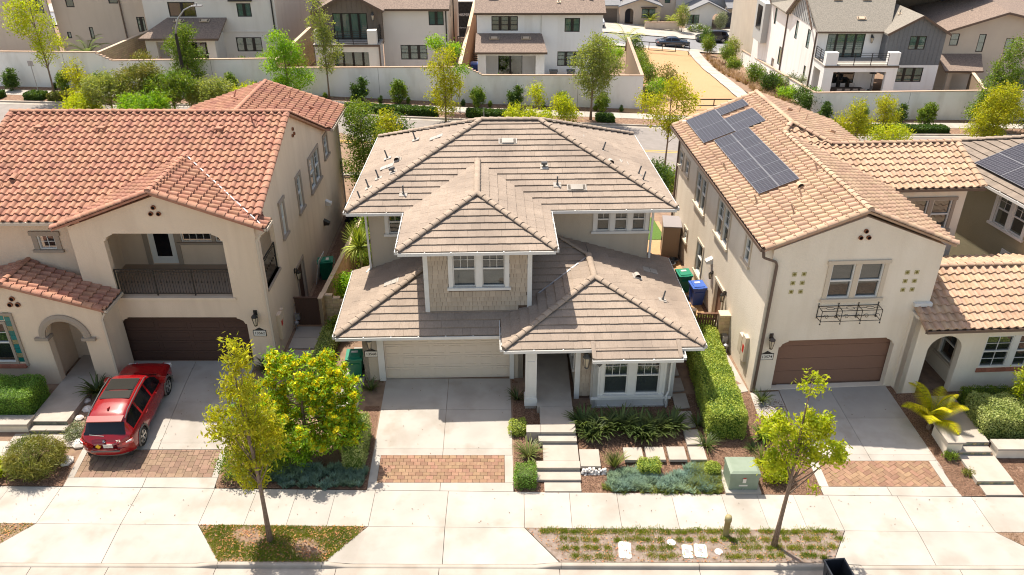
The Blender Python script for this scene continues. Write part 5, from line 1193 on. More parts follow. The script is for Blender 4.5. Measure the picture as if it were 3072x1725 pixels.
# stepping stones
sp = empty('stepping_stones'); tag(sp, kind='structure')
for p in ([(2.47, 23.05), (3.2, 23.05), (3.2, 22.12), (2.47, 22.12)], [(4.1, 23.15), (4.8, 23.15), (4.8, 22.45), (4.1, 22.45)], [(4.9, 23.18), (5.6, 23.18), (5.6, 22.47), (4.9, 22.47)], [(5.72, 23.2), (6.38, 23.2), (6.38, 22.47), (5.72, 22.47)], [(6.5, 23.2), (7.1, 23.2), (7.1, 22.47), (6.5, 22.47)],
          [(6.52, 24.15), (7.08, 24.2), (7.1, 23.32), (6.52, 23.3)], [(6.46, 25.25), (7.04, 25.28), (7.06, 24.38), (6.47, 24.3)], [(6.45, 26.3), (7.02, 26.35), (7.04, 25.48), (6.45, 25.4)], [(6.44, 27.3), (7.0, 27.35), (7.02, 26.52), (6.44, 26.45)], [(6.4, 28.4), (6.96, 28.45), (6.98, 27.55), (6.4, 27.5)]):
    pad(sp, [(x, y, max(.28, tz(x, y) + .03)) for x, y in p[::-1]][::-1], cw, 0, .12, 'stepping_stone')
mb = MB(); rr_ = random.Random(2)
for i in range(60):
    x = rr_.uniform(2.5, 3.35); z = rr_.uniform(0, .22); mb.lathe([(.0, -.05), (.06, 0), (.045, .04), (0, .05)], (x, 21.95 + z * .4 + rr_.uniform(-.03, .03), z), 6)
tag(mb.build('rock_edging', 'rock_white', sp), kind='stuff')
# side paths
pa_ = empty('side_path'); tag(pa_, kind='structure')
pad(pa_, [(9.25, 26.4), (9.6, 26.5), (9.3, 29.95), (8.98, 29.95)]); pad(pa_, [(9.62, 25.6), (10.84, 25.6), (10.84, 26.5), (9.64, 26.4)]); pad(pa_, [(9.62, 24.9), (10.84, 24.9), (10.84, 25.58), (9.62, 25.58)])
for y in (28.6, 29.6, 30.5): pad(pa_, [(-9.85, y), (-8.7, y), (-8.65, y + .88 if y < 30 else 31.4), (-9.85, y + .88 if y < 30 else 31.4)])
for y in (25.2, 26.1, 27.0, 27.9, 28.8): pad(pa_, [(-6.95, y), (-6.1, y), (-6.1, y + .88), (-6.95, y + .88)])
pad(pa_, [(7.6, 30.4), (9.2, 30.4), (8.6, 43), (6.9, 43)], 'dg_sand', .01); pad(pa_, [(-9.8, 31.6), (-8.9, 31.6), (-8.6, 44), (-9.8, 44)], 'mulch', 0.)
pad(pa_, [(-17.05, 24.85), (-16.6, 24.85), (-16.9, 28.2), (-17.2, 28.2)], 'soil', 0.)
# left house walk, steps, planter wall
lw = empty('entry_walk'); tag(lw, kind='structure')
blk(-18.5, -17.05, 24.4, 27.4, 0, .5, parent=lw, name='concrete_slab'); blk(-18.5, -17.1, 27.41, 34, 0, .5, parent=lw, name='concrete_slab'); blk(-18.35, -17.0, 24.08, 24.42, 0, .34, parent=lw, over=.02); blk(-18.9, -16.1, 23.3, 24.05, 0, .18, parent=lw, name='concrete_slab'); blk(-20.5, -18.0, 22.2, 23.9, 0, .14, 'concrete', parent=lw, name='concrete_slab')
for k, (y, z) in enumerate(((24.395, .35), (24.075, .19))):
    for i in range(9): mb = MB(); x = -18.34 + i * .148; mb.box(x, x + .14, y - .012, y, z, z + .10); mb.build('riser_tile', 'tile_riser', lw)
pw = empty('planter_wall', (0, 0, 0), 0, 'low tan stucco planter wall with concrete cap left of the tiled steps', 'wall'); mb = MB(); mb.box(-22, -18.45, 24.15, 24.6, 0, .5); mb.build('wall', 'stucco_cream', pw); mb = MB(); mb.box(-22, -18.38, 24.08, 24.66, .5, .6); mb.build('wall_cap', 'concrete_warm', pw)
hedge((-20.35, 25.45, .35), 3.6, 1.55, 1.05, 'lf_box', 26000, 'large rounded clipped green hedge behind the low planter wall at the left edge', L=.045, W=.03)
for i, (x, y, s_) in enumerate(((-16.85, 24.9, .18), (-16.75, 25.4, .22), (-16.6, 24.2, .2), (-17.0, 25.9, .15), (-16.2, 23.5, .3), (-16.3, 22.6, .28))):
    rk = MB(); rk.lathe([(0, -.4), (.9, -.2), (1, .15), (.6, .5), (0, .62)], (0, 0, 0), 7); rk.xf(Matrix.Scale(s_, 4)); o = rk.build('rock', 'rock_white', loc=(x, y, tz(x, y))); tag(o, ('pale rock nearest the arch plant', 'pale rock midway along the bed left of the red car', 'pale rock by the silvery shrub', 'small pale rock farthest up the bed by the entry walk', 'large pale rock beside the rear of the red car', 'large pale rock at the round bush')[i], 'rock', 'pale rocks along the left driveway')
# right house: low walls, steps
rw_ = empty('entry_walk'); tag(rw_, kind='structure')
blk(16.5, 17.78, 20.92, 21.44, -.1, .05, parent=rw_, name='concrete_slab'); blk(16.42, 17.72, 21.46, 22.85, -.1, .18, parent=rw_, name='concrete_slab'); blk(16.42, 17.62, 22.86, 23.18, 0, .34, parent=rw_, over=.02); blk(16.6, 17.65, 23.19, 26.0, 0, .5, parent=rw_, name='concrete_slab')
for x0, n, y, z in ((16.43, 9, 21.45, .04), (16.43, 8, 22.855, .2), (16.62, 7, 23.185, .36)):
    for i in range(n): mb = MB(); x = x0 + i * .143; mb.box(x, x + .136, y - .012, y, z, z + .1); mb.build('riser_tile', 'tile_riser' if i % 3 else 'tile_deco', rw_)
for (x0, x1, y0, y1, lb) in ((15.95, 16.5, 22.9, 24.0, 'short cream stucco pier with flat cap left of the tiled entry steps'), (17.75, 22, 22.75, 23.2, 'low cream stucco wall with flat cap right of the tiled entry steps')):
    o = empty('garden_wall', (x0, y0, 0), 0, lb, 'wall'); mb = MB(); mb.box(0, x1 - x0, 0, y1 - y0, -.05, .68 if x0 < 17 else .5); mb.build('wall', 'stucco_cream', o); mb = MB(); zc = .68 if x0 < 17 else .5; mb.box(-.06, x1 - x0 + .06, -.06, y1 - y0 + .06, zc, zc + .08); mb.build('wall_cap', 'concrete_warm', o)
# ================================================================ cars
def interp_st(S, n):
    S = np.array(S, float); x = np.linspace(S[0, 0], S[-1, 0], n); out = [x]
    for k in range(1, S.shape[1]):
        y = np.interp(x, S[:, 0], S[:, k]); yp = np.concatenate([[y[0]] * 2, y, [y[-1]] * 2]); ys = np.convolve(yp, [.1, .2, .4, .2, .1], 'valid'); ys[0] = y[0]; ys[-1] = y[-1]; out.append(ys)
    return np.stack(out, 1)
def car(name, loc, rz, label, St, paint, wheels, cab, wsh, rwin, r=.36, pitch=0., cat='car', group=None, trimc='arch_trim', scale=1., n=96, pillars=()):
    root = empty(name, loc, 0, label, cat, group); root.rotation_euler = (0, -pitch, rz) if False else (0, 0, rz); root.rotation_mode = 'XYZ'
    root.matrix_world = Matrix.Translation(loc) @ Matrix.Rotation(rz, 4, 'Z') @ Matrix.Rotation(-pitch, 4, 'Y') @ Matrix.Scale(scale, 4)
    S = interp_st(St, n); rings = []
    for x, zl, hw, zb, rw, zt in S:
        c = [(hw * .86, zl), (hw * .96, zl + .05), (hw, zl + .2), (hw * 1.0, .62), (hw * .99, .8), (hw * .965, zb - .03), (hw * .935, zb), (rw + (hw * .935 - rw) * .06, zt - .13), (rw * .95, zt - .065), (rw * .82, zt - .028), (rw * .45, zt - .006), (0, zt)]
        if zt - zb < .2: c[7] = (rw + (hw * .935 - rw) * .5, zb + (zt - zb) * .55); c[8] = (rw, zb + (zt - zb) * .8)
        rings.append([(x, y, z) for y, z in c] + [(x, -y, z) for y, z in c[-2::-1]])
    k = len(rings[0]); B = MB(); G = {'w': MB()}; glass = MB()
    for i in range(n - 1):
        xm = (S[i, 0] + S[i + 1, 0]) / 2
        for j in range(k - 1):
            a, b, c_, d = rings[i][j], rings[i][j + 1], rings[i + 1][j + 1], rings[i + 1][j]; jj = j if j < 11 else 21 - j; zm = (a[2] + b[2] + c_[2] + d[2]) / 4
            if jj <= 3 and any(math.hypot(xm - wx, zm - r) < r + .06 for wx in wheels): continue
            tall = S[i, 5] - S[i, 3] > .25
            isg = (jj == 6 and cab[0] < xm < cab[1] and tall and not any(abs(xm - p) < .045 for p in pillars)) or (jj >= 8 and (wsh[0] < xm < wsh[1] or rwin[0] < xm < rwin[1]))
            (glass if isg else B).quad(a, b, c_, d)
    for e in (0, -1): B.poly(rings[e][::(-1 if e else 1)])
    B2 = weld(B, 'body', [paint]); B2.polygons.foreach_set('use_smooth', [True] * len(B2.polygons)); o = link('body', B2, root)
    g2 = weld(glass, 'window', ['car_glass']); g2.polygons.foreach_set('use_smooth', [True] * len(g2.polygons)); link('window', g2, root)
    u = MB(); u.box(S[0, 0] + .15, S[-1, 0] - .15, -.78, .78, .2, .5); u.build('underbody', 'rubber', root)
    hwm = max(S[:, 2])
    for wx in wheels:
        for sy in (-1, 1):
            yo = sy * (hwm - .02); yi = sy * (hwm - .26); m = MB(); rot = Matrix.Translation((wx, yi, r)) @ Matrix.Rotation(-sy * PI / 2, 4, 'X')
            m.lathe([(r * .62, 0), (r * .95, .01), (r, .05), (r, .19), (r * .95, .235), (r * .68, .245), (r * .64, .2)], n=24); m.xf(rot); w = m.build('wheel', 'rubber', root, True)
            q = MB(); q.lathe([(r * .66, .2), (r * .68, .235), (r * .6, .225), (r * .58, .16), (0, .16)], n=24); s0 = len(q.v)
            q.xf(rot); q.build('rim', 'metal_dark', w)
            q = MB(); 
            for a in range(5):
                for off in (-.13, .13):
                    an = a * 2 * PI / 5 + off; q.bar((math.cos(a * 2 * PI / 5) * r * .12, math.sin(a * 2 * PI / 5) * r * .12, .215), (math.cos(an) * r * .64, math.sin(an) * r * .64, .225), .035, .03)
            q.lathe([(r * .16, .2), (r * .14, .235), (0, .24)], n=10); q.tube([(math.cos(t * PI / 12) * r * .645, math.sin(t * PI / 12) * r * .645, .23) for t in range(25)], .014, 5, cap=False); q.xf(rot); q.build('spokes', 'alloy', w)
            q = MB(); pts = [(wx + (r + .055) * math.cos(t * PI / 14), sy * (hwm + .002), r + (r + .055) * math.sin(t * PI / 14)) for t in range(-1, 16)]
            q.tube(pts, .035, 6); q.build('wheel_arch', trimc, root)
    return root, S, rings
SUV = [(-2.35, .52, .42, .80, .38, .84), (-2.33, .44, .62, .90, .56, .95), (-2.27, .38, .78, .97, .68, 1.02), (-2.16, .33, .88, 1.02, .73, 1.12), (-1.98, .29, .92, 1.07, .715, 1.38), (-1.8, .27, .93, 1.09, .675, 1.56), (-1.55, .26, .93, 1.085, .65, 1.645), (-1.1, .26, .93, 1.06, .65, 1.69), (-.3, .25, .925, 1.04, .655, 1.71), (.3, .25, .925, 1.0, .64, 1.68), (.6, .25, .925, .99, .64, 1.58), (1.22, .25, .925, .99, .74, 1.12), (1.38, .25, .92, .98, .78, 1.07), (1.85, .27, .90, .95, .72, 1.02), (2.12, .3, .86, .88, .62, .94), (2.28, .34, .74, .76, .5, .82), (2.36, .42, .5, .62, .36, .68)]
red, S_, rg = car('suv', (-14.73, 24.95, .245), R(92.2), 'red sport utility vehicle parked nose-in before the dark garage door', SUV, 'car_red', (-1.42, 1.38), (-1.78, .9), (.66, 1.16), (-2.17, -1.84), .365, pitch=R(3.6), scale=1.03, pillars=(-.95, .02))
def add(nm, m, f, par=red, smooth=False): q = MB(); f(q); return q.build(nm, m, par, smooth)
def arcstrip(q, x0, hw, z0, z1, dx=.0, n=14, bend=.34):
    P = [(x0 + bend * abs(2 * t / n - 1) ** 3, hw * (2 * t / n - 1)) for t in range(n + 1)]
    for (xa, ya), (xb, yb_) in zip(P, P[1:]): q.quad((xa + dx, ya, z0), (xb + dx, yb_, z0), (xb, yb_, z1), (xa, ya, z1)); q.quad((xa, ya, z1), (xb, yb_, z1), (xb + .12, yb_ * .95, z1 + .03), (xa + .12, ya * .95, z1 + .03))
add('bumper', 'car_red', lambda q: (arcstrip(q, -2.44, .90, .52, .66, .0), arcstrip(q, -2.43, .90, .40, .52, .03)), smooth=True)
add('bumper_trim', 'arch_trim', lambda q: (arcstrip(q, -2.40, .88, .28, .40, .08), q.box(-2.446, -2.43, -.5, .5, .585, .64)))
for s in (-1, 1):
    add('taillight', 'lamp_red', lambda q: q.slab([(-2.20, s * .90, .95), (-2.335, s * .60, .88), (-2.335, s * .60, .78), (-2.20, s * .91, .80)], (.1, 0, 0)))
    add('taillight_lens', 'lamp_clear', lambda q: q.slab([(-2.22, s * .90, .97), (-2.33, s * .74, .93), (-2.33, s * .74, .89), (-2.23, s * .905, .91)], (.03, 0, 0)))
    add('roof_rail', 'metal_dark', lambda q: q.tube([(-1.75, s * .66, 1.52), (-1.4, s * .65, 1.63), (-.3, s * .65, 1.69), (.3, s * .64, 1.66), (.5, s * .63, 1.57)], .018, 6))
    add('side_mirror', 'car_red', lambda q: (q.box(.78, .98, s * .92 if s > 0 else -1.13, 1.13 if s > 0 else -.92, 1.02, 1.18)))
    for x in (-.72, .38): add('door_handle', 'car_red', lambda q: q.box(x - .1, x + .1, s * .915 - .02, s * .915 + .02, .90, .935))
add('sunroof', 'sunroof_glass', lambda q: (q.add([(-.85, -.5, 1.703), (-.45, -.5, 1.716), (-.45, .5, 1.716), (-.85, .5, 1.703)], [(0, 1, 2, 3)]), q.add([(-.41, -.5, 1.717), (.22, -.49, 1.70), (.22, .49, 1.70), (-.41, .5, 1.717)], [(0, 1, 2, 3)])))
add('sunroof_frame', 'rubber', lambda q: q.add([(-.88, -.53, 1.699), (.26, -.52, 1.692), (.26, .52, 1.692), (-.88, .53, 1.699)], [(0, 1, 2, 3)]))
add('antenna_fin', 'car_red', lambda q: q.slab([(-1.5, -.02, 1.66), (-1.28, -.02, 1.67), (-1.47, -.02, 1.74)], (0, .04, 0)))
add('rear_spoiler', 'car_red', lambda q: q.slab([(-1.95, -.60, 1.56), (-1.7, -.62, 1.61), (-1.7, .62, 1.61), (-1.95, .60, 1.56)], (0, 0, -.035)))
add('rear_wiper', 'metal_dark', lambda q: q.bar((-2.22, 0, 1.12), (-2.19, .5, 1.17), .02))
pl_ = add('license_plate', 'plaque', lambda q: q.box(-2.365, -2.3, -.26, .06, .70, .85)); 
add('warning_diamond', 'yellow_sign', lambda q: q.slab([(-2.365, .24, .66), (-2.365, .34, .76), (-2.365, .24, .86), (-2.365, .14, .76)], (.04, 0, 0)))
MR = Matrix(((0, 0, -1, 0), (-1, 0, 0, 0), (0, 1, 0, 0), (0, 0, 0, 1)))
text('plate_text', '6SBR379', .085, 'blue_badge', pl_, Matrix.Translation((-2.363, -.10, .775)) @ MR, .002)
text('model_badge', 'X3', .13, 'alloy', red, Matrix.Translation((-2.335, -.50, .985)) @ MR, .006, .004)
def badge(q):
    for k in range(16):
        pass
q = MB(); q.lathe([(.062, 0), (.055, .014), (0, .016)], n=20); q.xf(Matrix.Translation((-2.32, 0, .965)) @ Matrix.Rotation(-PI / 2, 4, 'Y')); o = q.build('round_badge', 'metal_dark', red)
for k in range(4):
    q = MB(); q.poly([(0, 0, .0175)] + [(.04 * math.cos(k * PI / 2 + t * PI / 8), .04 * math.sin(k * PI / 2 + t * PI / 8), .0175) for t in range(5)]); q.xf(Matrix.Translation((-2.32, 0, .965)) @ Matrix.Rotation(-PI / 2, 4, 'Y')); q.build('badge_quadrant', 'blue_badge' if k % 2 else 'white', o)
add('headlight', 'lamp_clear', lambda q: q.box(2.15, 2.3, -.82, -.55, .66, .8)); add('headlight', 'lamp_clear', lambda q: q.box(2.15, 2.3, .55, .82, .66, .8))
# ================================================================ street boxes, covers, bins
o = empty('utility_cabinet', (8.07, 21.55, 0), 0, 'green steel transformer cabinet on a concrete pad beside the sidewalk', 'utility box')
mb = MB(); mb.box(-.62, .62, -.57, .6, -.02, .09); mb.build('concrete_pad', 'concrete', o)
mb = MB(); mb.add([(-.5, -.42, .09), (.5, -.42, .09), (.5, .42, .09), (-.5, .42, .09), (-.5, -.42, .82), (.5, -.42, .82), (.5, .42, .82), (-.5, .42, .82)], [(0, 1, 5, 4), (1, 2, 6, 5), (2, 3, 7, 6), (3, 0, 4, 7), (4, 5, 6, 7)]); mb.build('cabinet_body', 'cabinet_green', o)
mb = MB(); z0, z1 = .66, .88; a = [(-.525, -.445), (.525, -.445), (.525, .44), (-.525, .44)]; b = [(-.43, -.36), (.43, -.36), (.43, .38), (-.43, .38)]
mb.add([(x, y, z0) for x, y in a] + [(x, y, z1 - .05) for x, y in a] + [(x, y, z1) for x, y in b], [(0, 1, 5, 4), (1, 2, 6, 5), (2, 3, 7, 6), (3, 0, 4, 7), (4, 5, 9, 8), (5, 6, 10, 9), (6, 7, 11, 10), (7, 4, 8, 11), (8, 9, 10, 11)]); mb.build('cabinet_lid', 'cabinet_green', o)
mb = MB(); mb.box(-.06, .06, -.449, -.444, .42, .6); mb.box(-.16, .14, -.424, -.42, .25, .31); mb.build('warning_label', 'plaque', o); mb = MB(); mb.box(-.05, .05, -.4485, -.4445, .60, .64); mb.build('warning_label', 'red_label', o); mb = MB(); mb.box(-.012, .012, -.44, -.42, .1, .16); mb.build('padlock', 'steel', o)
o = empty('bollard', (7.02, 19.13, 0), 0, 'short tan cable marker post standing in the grass beside the sidewalk', 'marker post'); mb = MB(); mb.lathe([(.10, -.05), (.095, .62), (.115, .62), (.115, .76), (.10, .82), (.05, .85), (0, .86)], n=18); mb.build('post', 'bollard_tan', o, True)
def cover(x, y, sx, sy, m, label, rz=0, rnd=False):
    mb = MB()
    if rnd: mb.lathe([(sx, -.02), (sx, .008), (sx * .9, .014), (0, .014)], n=20)
    else: c = .05; mb.slab([(-sx + c, -sy, .012), (sx - c, -sy, .012), (sx, -sy + c, .012), (sx, sy - c, .012), (sx - c, sy, .012), (-sx + c, sy, .012), (-sx, sy - c, .012), (-sx, -sy + c, .012)], (0, 0, -.04))
    o = empty('utility_cover', (x, y, 0), rz, label, 'utility cover'); mb.build('lid', m, o)
    if not rnd: mb = MB(); mb.box(-.05, .05, -.09, .09, .012, .015); mb.build('lid_label', 'metal_gray', o)
cover(3.63, 18.48, .2, .35, 'cover_white', 'white rectangular meter box lid in the grid strip nearest the middle driveway', R(-5)); cover(5.63, 18.42, .17, .28, 'cover_green', 'pale grey-green rectangular lid beside the larger green lid', R(-6)); cover(6.06, 18.45, .2, .28, 'cover_green', 'larger pale green rectangular utility lid in the grid strip', R(-6)); cover(6.63, 18.41, .13, .13, 'cover_white', 'small round white lid right of the green lid', 0, True); cover(5.18, 18.8, .14, .14, 'cover_white', 'small round white lid partly grown over near the sidewalk', 0, True)
def bin_(loc, rz, body, lid, label, group=None, openlid=False, s=1., name='wheeled_bin'):
    o = empty(name, loc, rz, label, 'bin', group); o.scale = (s, s, s); mb = MB()
    a = [(-.24, -.26), (.24, -.26), (.24, .24), (-.24, .24)]; b = [(-.31, -.36), (.31, -.36), (.31, .34), (-.31, .34)]; z0, z1 = .03, .98
    P = [(x, y, z0) for x, y in a] + [(x, y, z1) for x, y in b]; f = [(0, 3, 2, 1), (0, 1, 5, 4), (1, 2, 6, 5), (2, 3, 7, 6), (3, 0, 4, 7)]; mb.add(P, f)
    i = [(x * .94, y * .94, z0 + .03) for x, y in a] + [(x * .94, y * .94, z1) for x, y in b]; mb.add(i, [g[::-1] for g in f])
    mb.add(P[4:] + i[4:], [(0, 1, 5, 4), (1, 2, 6, 5), (2, 3, 7, 6), (3, 0, 4, 7)])
    for (x0, x1, y0, y1) in ((-.34, .34, -.39, -.35), (-.34, .34, .33, .37), (-.34, -.30, -.35, .33), (.30, .34, -.35, .33)): mb.box(x0, x1, y0, y1, .93, .985)
    mb.box(-.2, .2, -.375, -.33, .70, .76)
    for sx in (-.3, .3):
        for x in (-.1, .0, .1): mb.box(sx - .012, sx + .012, x - .01, x + .01, .4, .8)
    mb.build('bin_body', body, o); q = MB(); q.tube([(-.3, .42, .9), (.3, .42, .9)], .018, 6); q.build('bin_handle', body, o)
    for sx in (-.28, .28): q = MB(); q.lathe([(.04, -.03), (.13, -.03), (.14, 0), (.13, .03), (.04, .03), (0, .03)], n=14); q.xf(Matrix.Translation((sx, .31, .14)) @ Matrix.Rotation(PI / 2, 4, 'Y')); q.build('wheel', 'rubber', o)
    q = MB(); q.slab([(-.35, -.40, .99), (.35, -.40, .99), (.35, .38, 1.01), (-.35, .38, 1.01)], (0, 0, .03)); q.slab([(-.26, -.30, 1.025), (.26, -.30, 1.025), (.24, .28, 1.05), (-.24, .28, 1.05)], (0, 0, .03)); q.box(-.12, .12, -.43, -.395, .985, 1.01)
    if openlid: q.xf(Matrix.Translation((0, .39, 1.0)) @ Matrix.Rotation(R(-252), 4, 'X') @ Matrix.Translation((0, -.39, -1.0)))
    q.build('bin_lid', lid, o)
    if not openlid: q = MB(); q.box(-.13, .13, .02, .16, 1.079, 1.083); q.build('lid_marking', 'plaque', o)
    return o
bin_((8.85, 33.55, .4), R(8), 'blue_plastic', 'blue_lid', 'blue recycling bin in front of the green bin beside the cream house'); bin_((8.42, 34.75, .4), R(8), 'green_plastic', 'green_lid', 'green wheeled bin behind the blue bin beside the cream house')
bin_((-6.5, 27.65, .38), R(4), 'green_plastic', 'green_lid', 'green wheeled bin standing left of the cream garage door'); bin_((-9.4, 36.1, .4), R(-80), 'green_plastic', 'green_lid', 'green wheeled bin in the shaded alley beside the tan house')
bin_((-9.3, 43.0, .4), R(90), 'black_plastic', 'black_plastic', 'dark bin at the far end of the shaded side alley'); bin_((9.83, 16.98, -.14), R(185), 'black_plastic', 'black_plastic', 'black open bin with its lid hanging back at the bottom edge', openlid=True)
q = MB(); q.slab([(-9.85, 35.4, .4), (-9.8, 36.3, .4), (-9.55, 36.5, 1.7), (-9.6, 35.5, 1.7)], (.03, 0, 0)); o = q.build('leaning_board', 'white'); tag(o, 'white framed board leaning against the wall by the alley bin', 'board')
# gates and block walls
def gate(x0, x1, y, z0, h, n, m, label, gap=.012, rz=0):
    o = empty('side_gate', (x0, y, z0), rz, label, 'gate'); w = (x1 - x0) / n
    for i in range(n): mb = MB(); mb.box(i * w + gap / 2, (i + 1) * w - gap / 2, -.02, .02, .06, h - .05); mb.build('board', m, o)
    mb = MB(); mb.box(-.02, x1 - x0 + .02, -.05, .05, h - .05, h); mb.build('top_rail', m, o)
    for z in (.25, h - .35): mb = MB(); mb.box(0, x1 - x0, .02, .06, z, z + .09); mb.build('cross_rail', m, o)
gate(8.1, 8.98, 30.1, .4, 1.5, 8, 'wood_brown', 'red-brown slatted side gate next to the tan brick pillar', .03); gate(-9.85, -8.75, 31.5, .4, 1.5, 9, 'door_brown', 'dark brown side gate between the tan house and the brick wall', .004)
def blockwall(name, p0, p1, z0, hs, label, m='brick_tan', bl=.4, bh=.2, th=.15, cap='cap_block', capobj=True, capz=None, maxn=300, grp=None, zt=None):
    """p0-p1 plan line; hs: list of (t0,t1,height) steps; near side faces get block pieces"""
    o = empty(name, (p0[0], p0[1], z0), math.atan2(p1[1] - p0[1], p1[0] - p0[0]), label, 'wall', grp); L = math.hypot(p1[0] - p0[0], p1[1] - p0[1]); cells = []
    for t0, t1, h in hs:
        a, b = t0 * L, t1 * L; mb = MB(); mb.box(a, b, -th / 2 + .008, th / 2 - .008, 0, h - .05); mb.build('mortar', 'mortar', o); r_ = 0; z = 0
        while z < h - .08:
            x = a - (bl / 2 if r_ % 2 else 0)
            while x < b:
                u0, u1 = max(x, a), min(x + bl, b); x += bl
                if u1 - u0 > .05: cells.append((u0 + .005, u1 - .005, z + .005, min(z + bh, h - .055) - .005))
            z += bh; r_ += 1
        k = max(1, int((b - a) / .41))
        for i in range(k): mb = MB(); w_ = (b - a) / k; mb.box(a + i * w_ + .004, a + (i + 1) * w_ - .004, -th / 2 - .03, th / 2 + .03, h - .05, h); mb.build('cap_stone', cap, o)
    cells.sort(key=lambda c: c[0]); me = {}; rest = MB()
    for i, (u0, u1, za, zb) in enumerate(cells):
        if i < maxn:
            k = (round(u1 - u0, 2), round(zb - za, 2))
            if k not in me: q = MB(); q.box(0, k[0], -th / 2, th / 2, 0, k[1]); me[k] = q.mesh('block', [m])
            link('block', me[k], o, loc=(u0, random.uniform(-.003, .003), za))
        else: rest.box(u0, u1, -th / 2, th / 2, za, zb)
    if rest.v: tag(rest.build('blocks', m, o), kind='stuff')
    return o
blockwall('brick_wall', (-8.55, 31.0), (-7.95, 44.5), .38, [(0, .04, 1.75), (.04, 1, 1.7)], 'tan block garden wall running back between the tan house and the middle house', bh=.15, maxn=280)
blockwall('brick_wall', (-8.45, 31.5), (-7.35, 31.5), .3, [(0, .32, 1.75), (.32, .62, 1.6), (.62, .85, 1.45), (.85, 1, 1.25)], 'short stepped tan brick wall facing the street beside the dark gate', bh=.13, bl=.38)
blockwall('brick_pillar', (9.0, 29.98), (9.5, 29.98), .38, [(0, 1, 1.6)], 'tan brick pillar between the slatted gate and the cream house', bh=.16, bl=.5, th=.4); blockwall('brick_wall', (7.65, 30.75), (8.12, 30.5), .38, [(0, .5, 1.6), (.5, 1, 1.45)], 'stub of tan brick wall left of the slatted gate', bh=.16, bl=.2, th=.2)
o = empty('storage_shed', (7.98, 38.3, .4), R(-6), 'tan plastic storage cabinet with grey lid beside the cream house', 'shed'); mb = MB(); mb.box(0, .85, 0, 1.15, 0, 1.8); mb.build('shed_body', 'shed_tan', o)
for y0, y1 in ((.03, .57), (.59, 1.12)): mb = MB(); mb.box(-.02, 0, y0, y1, .06, 1.74); d_ = mb.build('door', 'shed_tan', o); mb = MB(); mb.box(-.05, -.02, .52 if y0 < .1 else .62, .56 if y0 < .1 else .66, .8, 1.0); mb.build('door_handle', 'metal_dark', d_)
mb = MB(); mb.slab([(-.06, -.04, 1.8), (.9, -.04, 1.8), (.9, 1.19, 1.9), (-.06, 1.19, 1.9)], (0, 0, .06)); mb.build('shed_roof', 'shed_roof', o)
for (x, y, s_, m) in ((8.5, 37.7, .26, 'black_plastic'), (8.35, 37.35, .2, 'metal_dark'), (8.15, 38.0, .18, 'terracotta')):
    mb = MB(); mb.lathe([(s_ * .7, 0), (s_, s_ * .9), (s_ * .9, s_ * .9), (s_ * .6, .05), (0, .05)], n=16); o = mb.build('plant_pot', m, loc=(x, y, .42)); tag(o, {.26: 'black round bowl pot on the side patio by the tan cabinet', .2: 'small dark dish on the side patio beside the black bowl', .18: 'small terracotta box pot at the foot of the tan cabinet'}[s_], 'pot')
# ================================================================ front planting
plant('street_tree', (-7.88, 18.88, -.02), [(-.28, .7, 6.55, .42, .4, .7), (-.2, .7, 5.55, .6, .55, .5), (-1.05, .7, 4.15, .6, .5, .6), (-.1, .7, 4.3, .75, .7, .8), (.25, .7, 3.6, .5, .6, .6), (-.55, .7, 3.05, .7, .65, .65), (-.4, .6, 2.2, .45, .4, .4)], 170, 36, .12, .165, .055, 'lf_yellow', top=(-.35, .75, 7.0), r0=.085, r1=.012, nl=26, label='slender young street tree with yellow-green drooping leaves in the left parkway strip', shell=.1, droop=.45)
plant('street_tree', (8.48, 18.66, -.02), [(.22, .4, 6.15, .34, .33, .36), (-.6, .3, 4.6, .5, .5, .55), (.55, .3, 4.65, .55, .5, .5), (.2, .3, 3.7, .65, .6, .4), (1.25, .3, 3.65, .4, .4, .4), (-.55, .3, 3.3, .4, .4, .35), (.95, .2, 2.25, .25, .25, .25, .4)], 150, 32, .10, .15, .06, 'lf_lime', top=(.25, .42, 6.3), r0=.085, r1=.012, nl=24, label='leaning young street tree with bright lime leaves in the right grid strip', shell=.2, droop=.2)
plant('cassia_shrub', (-7.6, 23.0, .05), [(0, -.1, 1.7, 2.15, 1.4, 1.2), (-1.3, 0, 2.3, 1.0, .8, .8), (1.0, .2, 2.5, 1.2, 1.0, 1.1), (.3, .5, 3.3, 1.3, 1.0, .75), (-.3, -.3, 1.1, 1.5, 1.2, .8), (1.75, 0, 2.9, .55, .6, .45), (-.7, .5, 3.7, .6, .5, .4), (1.2, .5, 3.7, .6, .5, .4), (-1.9, 0, 2.4, .5, .5, .5), (1.7, -.5, 1.5, .7, .6, .5)], 430, 44, .12, .15, .055, 'lf_fresh', top=(.1, .2, 2.8), r0=.1, r1=.03, nl=30, label='large bushy green shrub covered with clusters of yellow flowers', cat='shrub', shell=.6,
      extra=[('flowers', 'flower_yellow', 330, .12, .1, 1.9), ('young_leaves', 'lf_cassia', 560, .18, .065, 1.2)])
hedge((-5.72, 23.1, .1), .75, 2.0, 1.15, 'lf_varieg', 7000, 'clipped variegated hedge along the left edge of the middle driveway', L=.05, W=.03)
plant('dark_shrub', (-9.6, 21.9, 0), [(0, 0, .6, .85, .5, .6), (.9, .1, .6, .6, .5, .5)], 170, 30, .1, .08, .04, 'lf_mid', label='rounded dark green shrub at the foot of the left street tree', cat='shrub', shell=.7)
def spikes(name, P, h, w, m, label, cat):   # upright succulent fingers in small rosettes
    k = max(8, len(P) // 16); C = P[:k]; P = np.repeat(C, 16, 0) + RNG.normal(size=(k * 16, 2)) * np.repeat(RNG.uniform(.025, .075, k), 16)[:, None]
    return grass(name, P, h * .8, w, m, label, cat, 5, 0., 1.1)
